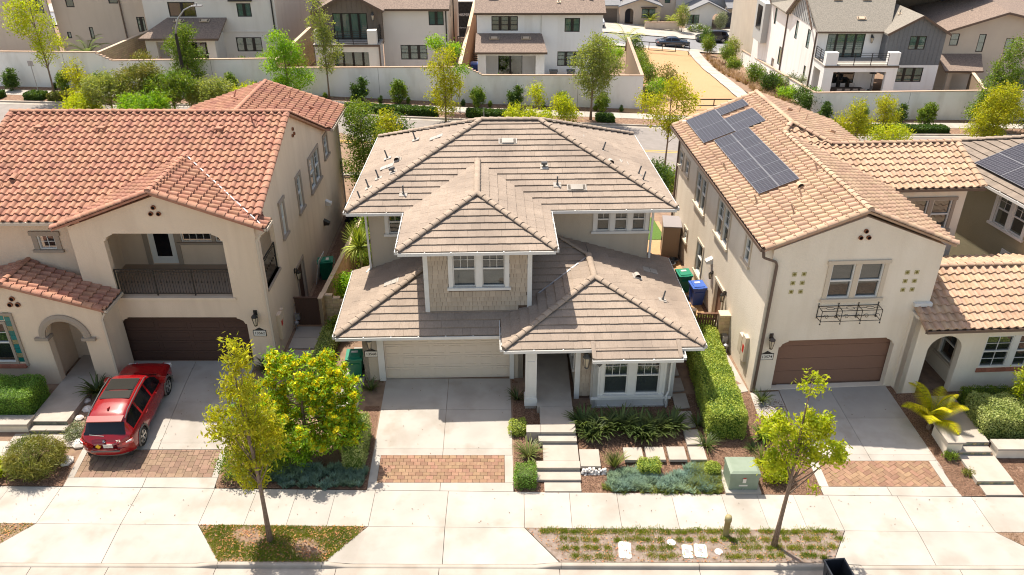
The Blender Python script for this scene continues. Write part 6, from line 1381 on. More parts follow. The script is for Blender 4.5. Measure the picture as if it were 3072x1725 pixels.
spikes('blue_succulents', area_pts([(-9.2, 21.42), (-5.25, 21.33), (-5.3, 22.35), (-8.9, 22.3)], 2600), .16, .05, 'lf_blue', 'low blue-green succulent ground cover below the yellow-flowered shrub', 'ground cover')
for i, (pl2, lb, m) in enumerate((([(3.3, 21.2), (4.95, 21.15), (5.1, 21.8), (4.6, 22.2), (3.6, 22.0)], 'blue-green succulent mound beside the front steps', 'lf_blue'), ([(5.1, 21.15), (6.6, 21.12), (7.3, 21.2), (7.1, 21.9), (6.6, 22.35), (5.9, 22.1), (5.3, 21.6)], 'blue-green succulent mound left of the green cabinet', 'lf_blue'))):
    spikes('blue_succulents', area_pts(pl2, 1500), .17, .055, m, lb, 'ground cover')
spikes('ground_cover', area_pts([(3.0, 21.13), (7.3, 21.07), (7.3, 21.35), (3.2, 21.4)], 1100), .12, .03, 'lf_olive', 'olive green edging ground cover along the sidewalk', 'ground cover'); spikes('ground_cover', area_pts([(6.3, 21.3), (7.35, 21.2), (7.3, 22.4), (6.5, 22.3)], 900), .2, .03, 'lf_olive', 'loose olive green ground cover left of the green cabinet', 'ground cover')
hedge((8.17, 27.35, .1), 1.4, 7.2, 1.25, 'lf_hedge', 42000, 'long clipped yellow-green hedge between the middle house and the cream house', R(-1.5), L=.06, W=.035)
hedge((-8.05, 28.2, .2), .7, 4.6, .9, 'lf_varieg', 9000, 'narrow clipped hedge in front of the stepped brick wall', L=.055, W=.035)
for x, y, sx, sy, h, lb in ((.2, 24.2, .6, .65, .6, 'small square boxwood by the mulch square next to the porch column'), (.47, 21.62, .72, .8, .62, 'square clipped boxwood beside the lowest front step'), (4.93, 22.15, .75, .55, .5, 'square clipped boxwood in front of the stepping stones'), (7.2, 22.05, .5, .45, .4, 'little round boxwood left of the green cabinet')):
    hedge((x, y, 0), sx, sy, h, 'lf_hedge' if x != .47 else 'lf_box', 2600, lb, L=.045, W=.028, cat='boxwood', name='boxwood')
for i, (x, y, s_) in enumerate(((2.75, 24.35, .85), (3.45, 24.1, .9), (4.15, 24.2, .95), (4.8, 24.05, .9), (5.45, 24.1, .85), (6.1, 24.3, .8), (3.0, 23.8, .7), (5.0, 23.75, .7))):
    strap((x, y, .2), s_ * 1.1, 'lf_flax', ('leftmost', 'second', 'third', 'fourth', 'fifth', 'rightmost', 'front left', 'front right')[i] + ' dark strap-leaved plant of the row below the bay window', 'strap-leaved plants below the bay window', n=120, w=.10)
strap((.6, 22.85, .1), .78, 'lf_flax_lt', 'spiky plant between the two boxwoods beside the front steps', n=90, w=.06); strap((.2, 26.0, .3), .62, 'lf_flax', 'dark spiky plant beside the porch column and garage trim', n=45, w=.07); strap((3.72, 22.3, .08), .72, 'lf_flax_lt', 'upright light green strap plant beside the first stepping stone', n=85, w=.07, stiff=.95)
strap((-5.75, 26.6, .32), .65, 'lf_flax', 'dark spiky plant under the lamp left of the cream garage', n=60, w=.07); strap((7.25, 23.35, .12), .7, 'lf_flax', 'dark strap plant at the front left foot of the long hedge', n=60, w=.06); strap((7.15, 24.5, .2), .65, 'lf_flax', 'dark strap plant between stepping stones and the long hedge', n=60, w=.06)
strap((9.95, 25.85, .33), .62, 'lf_flax', 'spiky plant at the left corner of the red-brown garage', n=70, w=.06); strap((9.45, 23.75, .15), .8, 'lf_mid', 'bright green strap plant right of the long hedge end', n=80, w=.07); strap((8.95, 23.2, .1), .5, 'lf_flax', 'small dark strap plant in the mulch behind the green cabinet', n=50, w=.06)
strap((-16.75, 26.35, .35), .95, 'lf_flax', 'large dark spiky plant between the arch and the red car', n=75, w=.09); strap((-19.55, 26.25, .3), .85, 'lf_flax', 'dark spiky plant behind the clipped hedge left of the arch', n=60, w=.08); strap((-10.35, 28.0, .35), .7, 'lf_flax', 'dark spiky plant at the right corner of the brown garage', n=60, w=.07)
plant('rounded_grass_bush', (-17.15, 22.25, 0), [(0, 0, .62, .98, .85, .62)], 420, 26, .1, .16, .02, 'lf_gold', label='dense rounded golden-olive bush beside the left driveway', cat='shrub', shell=.8)
strap((-17.2, 21.75, .05), 1.0, 'lf_olive', 'green grassy plant growing out of the rounded bush', n=90, w=.04, stiff=.9); plant('lime_shrub', (-19.0, 21.95, 0), [(0, 0, .35, 1.0, .5, .35)], 110, 26, .1, .13, .05, 'lf_lime', label='low lime green shrub at the left edge by the sidewalk', cat='shrub', shell=.6)
plant('silver_shrub', (-16.45, 23.95, .05), [(0, 0, .3, .45, .5, .32)], 90, 24, .07, .08, .03, 'lf_silver', label='small silvery shrub between the tiled steps and the red car', cat='shrub'); 
plant('lime_shrub', (9.35, 21.75, 0), [(0, 0, .4, .5, .4, .4), (.25, .1, .5, .35, .3, .35)], 90, 26, .08, .11, .045, 'lf_lime', label='low lime shrub behind the leaning street tree', cat='shrub'); strap((9.1, 22.5, .05), .75, 'lf_mid', 'fine green grass clump behind the green cabinet', n=120, w=.025, stiff=.8, name='grass_clump')
plant('small_shrub', (16.05, 22.7, .05), [(0, 0, .2, .22, .2, .2)], 30, 20, .05, .07, .03, 'lf_mid', label='tiny green shrub at the foot of the cream pier', cat='shrub'); plant('small_shrub', (16.35, 21.95, .0), [(0, 0, .12, .22, .18, .12)], 30, 20, .05, .06, .03, 'lf_gold', label='tiny orange-green succulent in the mulch by the right walk', cat='shrub')
hedge((19.6, 24.35, .25), 4.0, 1.6, 1.05, 'lf_varieg', 26000, 'large variegated clipped hedge behind the low wall at the right edge', L=.06, W=.035); hedge((19.9, 25.6, .3), 4.2, .8, .75, 'lf_mid', 9000, 'darker low hedge under the windows of the right wing', L=.05, W=.03)
plant('yellow_shrub', (19.55, 24.9, .8), [(0, 0, 1.3, .4, .4, .6), (.15, 0, .6, .4, .35, .4)], 60, 24, .12, .12, .05, 'lf_lime', top=(0, 0, 1.6), r0=.03, nl=10, label='leafy yellow-green shrub at the right edge in front of the window', cat='shrub', shell=.2)
plant('round_tree', (-7.6, 32.6, .35), [(0, 0, 1.5, .6, .65, .6)], 150, 30, .1, .1, .05, 'lf_fresh', top=(0, 0, 1.4), r0=.06, nl=12, label='small round green tree between the brick wall and the middle house')
for x_, y_, h_, lb_ in ((-7.45, 36.8, 1.5, 'green shrub behind the spiky cordyline in the side garden'), (-7.3, 38.6, 1.9, 'taller green shrub farther along the block wall side garden'), (-7.75, 30.6, 1.0, 'low green shrub behind the stepped brick wall'), (-8.6, 40.3, 1.2, 'shrub against the shaded alley side of the block wall')):
    plant('side_shrub', (x_, y_, .35), [(0, 0, h_ * .6, .5, .7, h_ * .42)], int(70 * h_), 28, .1, .12, .05, 'lf_mid', top=(0, 0, h_ * .8), r0=.04, nl=8, label=lb_, cat='shrub')
def spiky(loc, h, rad, label, n=230, m='lf_hedge'):
    root = empty('cordyline', loc, 0, label, 'plant'); mb = MB(); mb.tube([(0, 0, 0), (.05, 0, h * .5), (0, 0, h)], [.09, .06, .06], 7); mb.build('trunk', 'bark', root); me = strapmesh('leaves', n, rad, .05, m, .5, sd=3, stiff=1.1); o = link('leaves', me, root, loc=(0, 0, h)); 
    o2 = link('leaves', strapmesh('leaves', n // 2, rad * .9, .05, m, .5, sd=5, stiff=-.4), root, loc=(0, 0, h + .05))
spiky((-7.2, 34.0, .4), 2.7, 1.25, 'spiky cordyline with a round head of narrow leaves beside the middle house')
def palm(loc, n, ln, label, m='lf_palm', trunk=0., lw=.34, group=None, rise=1.0, s0=0):
    root = empty('palm', loc, 0, label, 'palm', group)
    if trunk: mb = MB(); mb.tube([(0, 0, 0), (.02, 0, trunk)], [.11, .07], 8); mb.build('trunk', 'bark', root)
    rn = np.random.default_rng(abs(s0) + 11)
    for i in range(n):
        a = i * 2.4 + rn.uniform(-.2, .2); e = rise * (1.25 - .85 * (i / n)) + rn.uniform(-.1, .1); p = np.array([0, 0, trunk]); l = ln * rn.uniform(.8, 1.1); V = []; F = []; b = 0; ca, sa = math.cos(a), math.sin(a); st = 40; path = [p]; 
        for k in range(st):
            t = (k + 1) / st; ee = e - 1.5 * t * t; p = p + np.array([ca * math.cos(ee), sa * math.cos(ee), math.sin(ee)]) * l / st; path.append(p)
            if k < 4: continue
            w_ = lw * math.sin(PI * min(1, (t * .95 + .08))) ** .6 * (1.05 - t * .4)
            for sgn in (-1, 1):
                dv = np.array([-sa * sgn, ca * sgn, 0]) * w_ + np.array([ca, sa, 0]) * w_ * .55 + np.array([0, 0, .12 * w_ - .25 * w_ * t]); q0 = path[-1]; sd_ = np.array([ca, sa, 0]) * .026
                V += [q0 - sd_, q0 + sd_, q0 + dv]; F.append([b, b + 1, b + 2]); b += 3
        fr_ = link('frond', npmesh('frond', np.array(V), np.array(F), m), root); mb = MB(); mb.tube([tuple(x) for x in path[::8]], [.018, .014, .012, .01, .008, .006], 5); mb.build('frond_rib', 'lf_olive', fr_)
    return root
palm((16.0, 24.35, .2), 12, 1.65, 'young yellow-green palm beside the right driveway', 'lf_cassia', trunk=.4, lw=.45, rise=1.25)
# ================================================================ back street
def drp(name, P, Q, m, dz, **kw): return drape(name, P, Q, m, dz, n=kw.pop('n', 10), kind='structure', **kw)
kc = [(-60, 62.5), (-42, 61.6), (-33.8, 60.9), (-22, 60.3), (-12, 60.3), (-5, 61.0), (3, 62.0), (10, 62.9), (20, 64.0), (30, 64.6), (45, 64.4), (70, 63.5)]   # far kerb
near = [(x, y - 12.0) for x, y in kc]
off = lambda L, d: [(x, y + d) for x, y in L]
V2 = lambda L: [(x, y, 0) for x, y in L]
drp('back_street', V2(near), V2(kc), 'asphalt_back', .02)
for dy in (.0, .35): drp('centre_line', V2(off(kc, -6.1 + dy)), V2(off(kc, -6.0 + dy)), 'yellow_paint', .028)
drp('kerb', V2(off(kc, 0)), V2(off(kc, .18)), 'gutter_concrete', .13); drp('gutter_pan', V2(off(kc, -.45)), V2(off(kc, 0)), 'gutter_concrete', .026); drp('kerb', V2(off(near, -.18)), V2(near), 'gutter_concrete', .13)
kf = MB(); 
for (a, b) in zip(kc, kc[1:]):
    n = 8
    for i in range(n):
        p = [a[0] + (b[0] - a[0]) * (i + k) / n for k in (0, 1)]; q = [a[1] + (b[1] - a[1]) * (i + k) / n for k in (0, 1)]; z = [tz(p[k], q[k]) for k in (0, 1)]
        kf.quad((p[0], q[0], z[0]), (p[1], q[1], z[1]), (p[1], q[1], z[1] + .13), (p[0], q[0], z[0] + .13))
kf.build('kerb_face', 'gutter_concrete', kind='structure')
drp('planting_strip', V2(off(kc, .18)), V2(off(kc, 1.75)), 'mulch_far', .10)
sw = [(x, y + 1.75) for x, y in kc]
bs = empty('back_sidewalk'); tag(bs, kind='structure')
def polyat(L, x):
    for a, b in zip(L, L[1:]):
        if a[0] <= x <= b[0]: return a[1] + (b[1] - a[1]) * (x - a[0]) / (b[0] - a[0])
    return L[-1][1]
x = -48.
while x < 50:
    if not (15.5 < x < 22.5): pad(bs, [(x, polyat(sw, x)), (x + 1.5, polyat(sw, x + 1.5)), (x + 1.5, polyat(sw, x + 1.5) + 1.45), (x, polyat(sw, x) + 1.45)], 'concrete', .12, .1)
    x += 1.5
drp('planting_strip', V2(off(kc, 3.2)), V2([(x, y + (9 if 12.5 < x < 26 else 7.2)) for x, y in kc]), 'mulch_far', .08)
# sand strip and concrete path to the far street
drp('sand_path', [(8.9, 66.2, 0), (10.5, 73.3, 0), (11.7, 80.7, 0), (14.2, 96.3, 0), (15.3, 102.7, 0), (16.5, 112, 0)], [(21.0, 66.2, 0), (20.93, 76, 0), (21.45, 82.4, 0), (23.01, 93.8, 0), (23.79, 103, 0), (23.9, 112, 0)], 'dg_sand', .12, k=6, n=40)
drp('concrete_path', [(21.0, 66.2, 0), (20.93, 76, 0), (21.45, 82.4, 0), (23.01, 93.8, 0), (23.79, 103, 0), (23.9, 112, 0)], [(22.5, 66.2, 0), (22.44, 76, 0), (23.0, 82.4, 0), (24.6, 93.8, 0), (25.4, 103, 0), (25.5, 112, 0)], 'concrete', .2, k=3, n=40)
drp('grass_bank', [(22.5, 66.2, 0), (22.9, 80, 0), (24.7, 95, 0), (25.5, 111, 0)], [(27.2, 69, 0), (28.3, 80, 0), (29.3, 95, 0), (30.0, 107, 0)], 'soil', .1)
# far street
drp('far_street', [(-70, 113, 0), (0, 113, 0), (70, 113, 0)], [(-70, 121, 0), (0, 120.2, 0), (70, 119.5, 0)], 'asphalt_far', .05); drp('far_pavement', [(-70, 121, 0), (0, 120.2, 0), (70, 119.5, 0)], [(-70, 127.5, 0), (0, 127.5, 0), (70, 127.5, 0)], 'concrete', .16); drp('far_pavement', [(-70, 111.6, 0), (0, 111.6, 0), (70, 111.6, 0)], [(-70, 113, 0), (0, 113, 0), (70, 113, 0)], 'concrete', .15)
# ================================================================ long white garden wall
def wwall(name, x0, x1, y0, y1, zt0, zt1, label, steps=None, m='wall_white'):
    o = empty(name, (x0, y0, 0), 0, label, 'wall', 'white garden walls along the back street'); L = x1 - x0; mb = MB(); n = max(1, int(L / 4)); th = .2
    top = []
    if steps:
        ns = steps; seg_ = []
        for i in range(ns): seg_.append((L * i / ns, L * (i + 1) / ns, zt0 + (zt1 - zt0) * (i + .5) / ns))
    else: seg_ = [(0, L, None)]
    for a, b, z in seg_:
        zz = lambda t: z if z is not None else zt0 + (zt1 - zt0) * t / L
        yy = lambda t: (y1 - y0) * t / L
        P = [(a, yy(a), tz(x0 + a, y0 + yy(a)) - .5), (b, yy(b), tz(x0 + b, y0 + yy(b)) - .5), (b, yy(b), zz(b)), (a, yy(a), zz(a))]
        q = MB(); q.slab(P, (0, th, 0)); q.build('wall', m, o)
        k = max(1, int((b - a) / 1.2)) if not steps else 1
        for i in range(k):
            u0, u1 = a + (b - a) * i / k, a + (b - a) * (i + 1) / k; q = MB(); q.slab([(u0 + .006, yy(u0) - .04, zz(u0)), (u1 - .006, yy(u1) - .04, zz(u1)), (u1 - .006, yy(u1) + th + .04, zz(u1)), (u0 + .006, yy(u0) + th + .04, zz(u0))], (0, 0, .06)); q.build('cap_stone', 'cap_far', o)
    if not steps and L > 8:
        for t in range(1, int(L / 8) + 1):
            u = t * 8.; q = MB(); zz_ = zt0 + (zt1 - zt0) * u / L; q.slab([(u, (y1 - y0) * u / L - .004, tz(x0 + u, y0)), (u + .02, (y1 - y0) * u / L - .004, tz(x0 + u, y0)), (u + .02, (y1 - y0) * u / L - .004, zz_), (u, (y1 - y0) * u / L - .004, zz_)], (0, .003, 0)); q.build('wall_joint', 'joint_sand', o)
    return o
wwall('garden_wall', -60, -33.2, 67.2, 65.1, 4.75, 5.05, 'tall white painted block wall at the far left, highest section before it steps down'); wwall('garden_wall', -33.2, -32.0, 65.1, 65.0, 5.0, 4.42, 'short stepped piece of the white wall at the far left', 5)
wwall('garden_wall', -32.0, -18.8, 65.0, 64.4, 4.42, 4.72, 'white painted block wall section behind the street lamp'); wwall('garden_wall', -18.8, -3.6, 64.4, 65.7, 3.98, 3.75, 'white painted block wall section below the grey-beige house with a balcony'); wwall('garden_wall', -3.6, -2.5, 65.7, 65.8, 3.7, 3.1, 'short stepped piece of the white wall between two back houses', 5)
wwall('garden_wall', -2.5, 11.05, 65.8, 67.6, 3.05, 2.55, 'white painted block wall section below the white house ending at the sandy path'); wwall('garden_wall', 26.4, 41, 69.1, 68.6, .68, 1.0, 'white painted block wall below the white and dark grey house on the right'); wwall('garden_wall', 41, 70, 68.6, 66, 1.0, 1.3, 'white painted block wall continuing behind the tall trees at the right edge')
def sidewall(x0, y0, x1, y1, z0, z1, lb, m, mc, zb=None, blocks=0, th=.2):
    o = empty('side_wall', (x0, y0, 0), 0, lb, 'wall'); d = Vector((x1 - x0, y1 - y0, 0)); n = Vector((d.y, -d.x, 0)).normalized() * th; a = Vector((0, 0, 0)); mb = MB(); zb0 = tz(x0, y0) - .3 if zb is None else zb; zb1 = tz(x1, y1) - .3 if zb is None else zb
    mb.slab([(0, 0, zb0), (d.x, d.y, zb1), (d.x, d.y, z1), (0, 0, z0)], tuple(-n)); mb.build('wall', 'mortar' if blocks else m, o)
    if blocks:
        L = d.length; u = d.normalized(); R_ = 0; h = 0; cnt = 0; H_ = max(z0 - zb0, 1.4); mb = MB()
        while h < H_ - .2:
            t = -.2 if R_ % 2 else 0
            while t < L:
                a_, b_ = max(t, 0) + .006, min(t + .4, L) - .006; t += .4
                if b_ - a_ < .06: continue
                f = lambda tt: zb0 + .3 + (z0 - zb0 - .3) * 0 + (z1 - z0 if False else (tz(x0 + u.x * tt, y0 + u.y * tt) - tz(x0, y0))) * 0
                za = lambda tt: (z0 + (z1 - z0) * tt / L) - h - .02
                p = n * (.06) if True else n
                for s_ in (1, ):
                    q = MB(); A = u * a_ ; B_ = u * b_; o1 = n * .04 - n * 0; pts = [A, B_]
                    q.slab([tuple(A + Vector((0, 0, za(a_) - .14))), tuple(B_ + Vector((0, 0, za(b_) - .14))), tuple(B_ + Vector((0, 0, za(b_)))), tuple(A + Vector((0, 0, za(a_))))], tuple(n * .06 * blocks))
                    cnt += 1
                    if cnt <= 280: q.build('block', m, o)
                    else: mb.v_extra = 1; mb.add(q.v, q.f)
            h += .155; R_ += 1
        if mb.v: tag(mb.build('blocks', m, o), kind='stuff')
    k = int(d.length / 1.2) or 1
    for i in range(k):
        t0, t1 = i / k, (i + 1) / k; q = MB(); P = [d * t0 + Vector((0, 0, z0 + (z1 - z0) * t0)) + n * .2, d * t1 * .998 + Vector((0, 0, z0 + (z1 - z0) * t1)) + n * .2, d * t1 * .998 + Vector((0, 0, z0 + (z1 - z0) * t1)) - n * 1.25, d * t0 + Vector((0, 0, z0 + (z1 - z0) * t0)) - n * 1.25]; q.slab([tuple(p) for p in P], (0, 0, .06)); q.build('cap_stone', mc, o)
    return o
sidewall(11.05, 67.8, 12.5, 88, 2.55, 1.4, 'tan block side wall running back from the corner of the white wall', 'cap_far', 'cap_far', blocks=-1)
sidewall(26.4, 69.1, 30.2, 107, .68, -4.25, 'white side wall with tan cap running back along the grassy bank', 'wall_white', 'cap_far'); sidewall(-33.0, 65.2, -31.3, 72, 5.0, 5.4, 'tan block side wall rising between the two far left houses', 'brick_tan', 'cap_block', blocks=1)
sidewall(-18.8, 64.6, -17.2, 71, 4.5, 5.8, 'tan block side wall beside the balcony house', 'brick_tan', 'cap_block', blocks=1); sidewall(-4.15, 66.2, -3.6, 84, 3.8, 5.8, 'tan wooden-topped side wall between two back houses', 'wood_fence', 'cap_block'); sidewall(41.0, 69, 44.5, 78, 1.0, .3, 'tan block side wall beside the dark grey gable house', 'brick_tan', 'cap_block', blocks=-1)
# ================================================================ back houses
def bwin(r, fr, u0, u1, z0, z1, n=2, grid=(1, 2), rail=None, glass='glass_teal', m='black_frame', shade=None, mull=.1, dep=.07): return win(r, fr, u0, u1, z0, z1, n, trim=None, tw=0, frame=m, rail=rail, grid=grid, blind='blind', sill=False, glass=glass, dep=dep, fw=.07, mull=mull)
def simple_roof(H, poly, m='shingle_brown', th=.16): return H.plane(poly, style='n', m=m, th=th)
G = 'houses behind the white garden wall'
# H4 white
H = House('house', (0, 0, 0), 0, 'white two-storey house with brown shingle roof and covered patio above the white wall', group=G); r = H.root; st = 'stucco_white'; F = front(71)
W = [(-1.75, .5, 5.55, 6.75), (4.5, 5.8, 5.45, 6.6), (3.95, 6.2, 2.55, 3.8)]
wall(r, F, [(-3.0, 0), (2.85, 0), (7.75, 0), (7.75, 7.1), (-3.0, 7.1)], [rect(*W[0]), rect(*W[1]), rect(*W[2]), rect(-1.2, .9, .7, 3.6)], st)
bwin(r, F, *W[0], n=3, rail=.4); bwin(r, F, *W[1]); bwin(r, F, *W[2], n=3, rail=.45); win(r, F, -1.2, .9, .7, 3.6, 2, trim=None, tw=0, frame='black_frame', grid=None, rail=None, blind=None, sill=False, glass='glass_dark', mull=.06)
wall(r, right(7.75), rect(71.2, 84, 0, 7.1), [], st); wall(r, left(-3.0), rect(71.2, 84, 0, 7.1), [], st)
simple_roof(H, [(-3.2, 70.5, 7.1), (7.95, 70.5, 7.1), (7.95, 77.5, 9.9), (-3.2, 77.5, 9.9)]); simple_roof(H, [(7.95, 84.5, 7.1), (-3.2, 84.5, 7.1), (-3.2, 77.5, 9.9), (7.95, 77.5, 9.9)])
simple_roof(H, [(-3.1, 68.1, 4.38), (2.95, 68.1, 4.38), (2.55, 71, 5.35), (-3.1, 71, 5.35)]); FP_ = front(68.6)
wall(r, FP_, rect(-2.9, 2.75, 0, 4.3), [rect(-2.2, 2.0, .4, 4.0)], st, th=.35); wall(r, left(-2.9), rect(68.95, 71, 0, 4.4), [], st); wall(r, right(2.75), rect(68.95, 71, 0, 4.4), [], st)
bd = 'black_frame'
for a, b, c in (((-3.2, 70.5, 7.12), (7.95, 70.5, 7.12), 0), ((-3.1, 68.1, 4.4), (2.95, 68.1, 4.4), 0)): H.gutter(a, b, (0, -1), 'brown_gutter', straps=False)
q = MB(); F.box(q, 2.45, 2.55, 5.3, 7.05, .002, .06); q.build('corner_trim', 'white', r)
for x, y, k in ((-1.5, 70.1, 'box'), (1.2, 70.1, 'box')): H.vent((x, y, 4.38 + (y - 68.1) * .335), k, fl='cap_block', slope=(0, .335))
for x, y, k in ((-1.6, 72.5, 'box'), (4.0, 72, 'pipe'), (6.0, 72.5, 'pipe'), (6.8, 72.4, 'pipe')): H.vent((x, y, 7.1 + (y - 70.5) * .4), k, fl='cap_block', slope=(0, .4))
for x, lb in ((3.6, 'dark barbecue grill on the patio beside the white house'), (5.1, 'dark covered patio heater box against the white house wall')):
    q = MB(); q.box(x - .3, x + .3, 69.8, 70.4, 1.6, 2.3); q.box(x - .36, x + .36, 69.75, 70.45, 2.3, 2.4); q.box(x - .25, x + .25, 69.9, 70.3, .5, 1.6); o = q.build('grill', 'metal_dark'); tag(o, lb, 'grill')
# H3 grey-beige with balcony
H = House('house', (0, 0, 0), 0, 'grey-beige house with dark board-and-batten gable, sliding doors and a balcony', group=G); r = H.root; st = 'stucco_pale'
W = [(-7.1, -5.82, 6.0, 7.15), (-9.65, -7.35, 3.1, 4.35)]
wall(r, F, rect(-11.1, -5.5, 0, 7.4), [rect(*W[0]), rect(*W[1])], st); bwin(r, F, *W[0]); bwin(r, F, *W[1], n=3, rail=.45); wall(r, right(-5.5), rect(71.2, 86, 0, 7.4), [rect(74, 75, 6, 7), rect(77.5, 78.5, 3.2, 4.6)], 'stucco_taupe')
simple_roof(H, [(-11.3, 70.6, 7.4), (-5.3, 70.6, 7.4), (-5.3, 78, 10.4), (-11.3, 78, 10.4)]); H.gutter((-11.0, 70.6, 7.42), (-5.3, 70.6, 7.42), (0, -1), 'brown_gutter', straps=False); H.pipe([(-5.62, 70.85, 7.3), (-5.62, 70.88, .8)], 'black_frame', .05); H.pipe([(-5.4, 77, 7.2), (-5.4, 77, 1)], 'black_frame', .05)
FG = front(70.2); out = [(-16.1, 4.6), (-11.0, 4.6), (-11.0, 7.6), (-13.55, 8.85), (-16.1, 7.6)]
wall(r, FG, out, [rect(-15.1, -12.2, 5.0, 7.15)], 'board_taupe'); wall(r, right(-11.0), rect(70.4, 71, 4.6, 7.5), [], 'board_taupe'); wall(r, left(-16.1), rect(70.4, 84, 0, 7.5), [], 'board_taupe')
u = -15.95
while u < -11.1:
    q = MB(); zt = 7.55 + (1.25 - abs(u + 13.55) * .49); 
    if -15.15 < u < -12.15: FG.box(q, u - .025, u + .025, 7.25, zt, .002, .03)
    else: FG.box(q, u - .025, u + .025, 4.7, zt, .002, .03)
    q.build('batten', 'board_taupe', r); u += .42
win(r, FG, -15.1, -12.2, 5.0, 7.15, 4, trim=None, tw=0, frame='black_frame', rail=None, grid=None, blind=None, sill=False, glass='glass_teal', mull=.04, fw=.07)
simple_roof(H, [(-10.7, 69.6, 7.45), (-10.7, 78, 7.45), (-13.55, 78, 8.95), (-13.55, 69.6, 8.95)], th=.14); simple_roof(H, [(-16.4, 78, 7.45), (-16.4, 69.6, 7.45), (-13.55, 69.6, 8.95), (-13.55, 78, 8.95)], th=.14)
for a, b in (((-10.7, 69.55, 7.36), (-13.55, 69.55, 8.86)), ((-16.4, 69.55, 7.36), (-13.55, 69.55, 8.86))): q = MB(); q.bar(a, b, .06, .18); q.build('rake_board', 'brown_gutter', r)
H.coach_lamp(FG, -11.7, 6.85, 'metal_dark', 1.2)
fbk = front(68.1)
wall(r, fbk, rect(-16.4, -11.05, .5, 4.95), [rect(-15.4, -11.95, .9, 4.4)], st, th=.3); wall(r, right(-11.05), rect(68.4, 70.2, .5, 4.95), [], st); wall(r, front(70.1), rect(-16.2, -11.1, .5, 4.6), [rect(-15.3, -12.0, 1.0, 4.2)], st)
win(r, front(70.1), -15.3, -12.0, 1.0, 4.2, 4, trim=None, tw=0, frame='black_frame', rail=None, grid=None, blind=None, sill=False, glass='glass_teal', mull=.05, fw=.06)
q = MB(); q.box(-16.5, -10.95, 68.05, 70.15, 4.93, 5.03); q.build('balcony_deck', 'concrete', r); q = MB(); q.box(-16.5, -10.95, 68.0, 68.07, 4.86, 5.0); q.build('deck_edge', 'brown_gutter', r)
for x in (-16.35, -11.95): q = MB(); q.box(x, x + .75, 68.08, 68.75, 5.03, 6.15); q.build('balcony_pier', st, r)
def hrail(H, p0, p1, z0, z1, nb, m='black_frame', posts=3):
    mb = MB(); a = Vector((*p0, 0)); b = Vector((*p1, 0))
    for i in range(nb): z = z0 + .08 + (z1 - z0 - .08) * i / (nb - 1); mb.bar(a + Vector((0, 0, z)), b + Vector((0, 0, z)), .035)
    for i in range(posts + 1): p = a.lerp(b, i / posts); mb.bar(p + Vector((0, 0, z0)), p + Vector((0, 0, z1)), .06)
    return mb.build('railing', m, H.root)
hrail(H, (-15.6, 68.15), (-11.95, 68.15), 5.03, 6.08, 7); hrail(H, (-11.15, 68.8), (-11.15, 70.1), 5.03, 6.25, 7, posts=1); H.pipe([(-11.0, 68.0, 4.9), (-10.98, 68.02, 1.2)], 'brown_gutter', .06)
# H2 grey
H = House('house', (0, 0, 0), 0, 'pale grey two-storey house with shingled patio roof behind the street lamp', group=G); r = H.root
W = [(-29.1, -26.8, 6.7, 7.9), (-23.3, -22.1, 6.7, 7.8), (-23.8, -21.6, 3.8, 5.0)]
wall(r, F, rect(-31.2, -20.1, 1, 11.5), [rect(*x) for x in W] + [rect(-28.3, -25.6, 2.2, 4.9)], st); bwin(r, F, *W[0], n=2, rail=None, grid=None, glass='glass_dark'); bwin(r, F, *W[1]); bwin(r, F, *W[2], n=3, rail=None)
win(r, F, -28.3, -25.6, 2.2, 4.9, 3, trim=None, tw=0, frame='black_frame', rail=None, grid=None, blind=None, sill=False, glass='glass_dark', mull=.05); q = MB(); F.box(q, -23.9, -21.9, 7.98, 8.08, .002, .25); q.build('window_hood', 'black_frame', r)
q = MB(); F.box(q, -24.6, -20.1, 5.45, 5.53, .002, .05); q.build('wall_band', 'stucco_pale', r)
wall(r, right(-20.1), rect(71.2, 86, 1, 11.5), [], 'stucco_taupe'); H.pipe([(-20.3, 70.93, 11), (-20.3, 70.93, 5.7), (-20.0, 70.9, 5.5), (-20.0, 70.9, 2)], 'black_frame', .05)
simple_roof(H, [(-30.9, 68.1, 5.5), (-24.3, 68.1, 5.5), (-24.3, 71, 6.65), (-29.3, 71, 6.65)]); H.gutter((-30.9, 68.1, 5.52), (-24.3, 68.1, 5.52), (0, -1), 'brown_gutter', straps=False)
simple_roof(H, [(-31.3, 71, 5.5), (-30.9, 68.1, 5.5), (-29.3, 71, 6.65)], th=.1)
wall(r, front(68.6), rect(-30.6, -24.8, 1, 5.4), [rect(-29.7, -28.7, 2.2, 5.1), rect(-28.2, -25.5, 2.2, 5.1)], st, th=.35); wall(r, right(-24.8), rect(68.95, 71, 1, 5.45), [], st)
for x in (-28.2, -26.0): H.vent((x, 70.4, 5.5 + 2.3 * .4), 'box', fl='cap_block', slope=(0, .4))
H.gutter((-31.2, 70.4, 11.5), (-20, 70.4, 11.5), (0, -1), 'brown_gutter', straps=False); simple_roof(H, [(-31.5, 70.4, 11.5), (-19.8, 70.4, 11.5), (-19.8, 78, 14), (-31.5, 78, 14)])
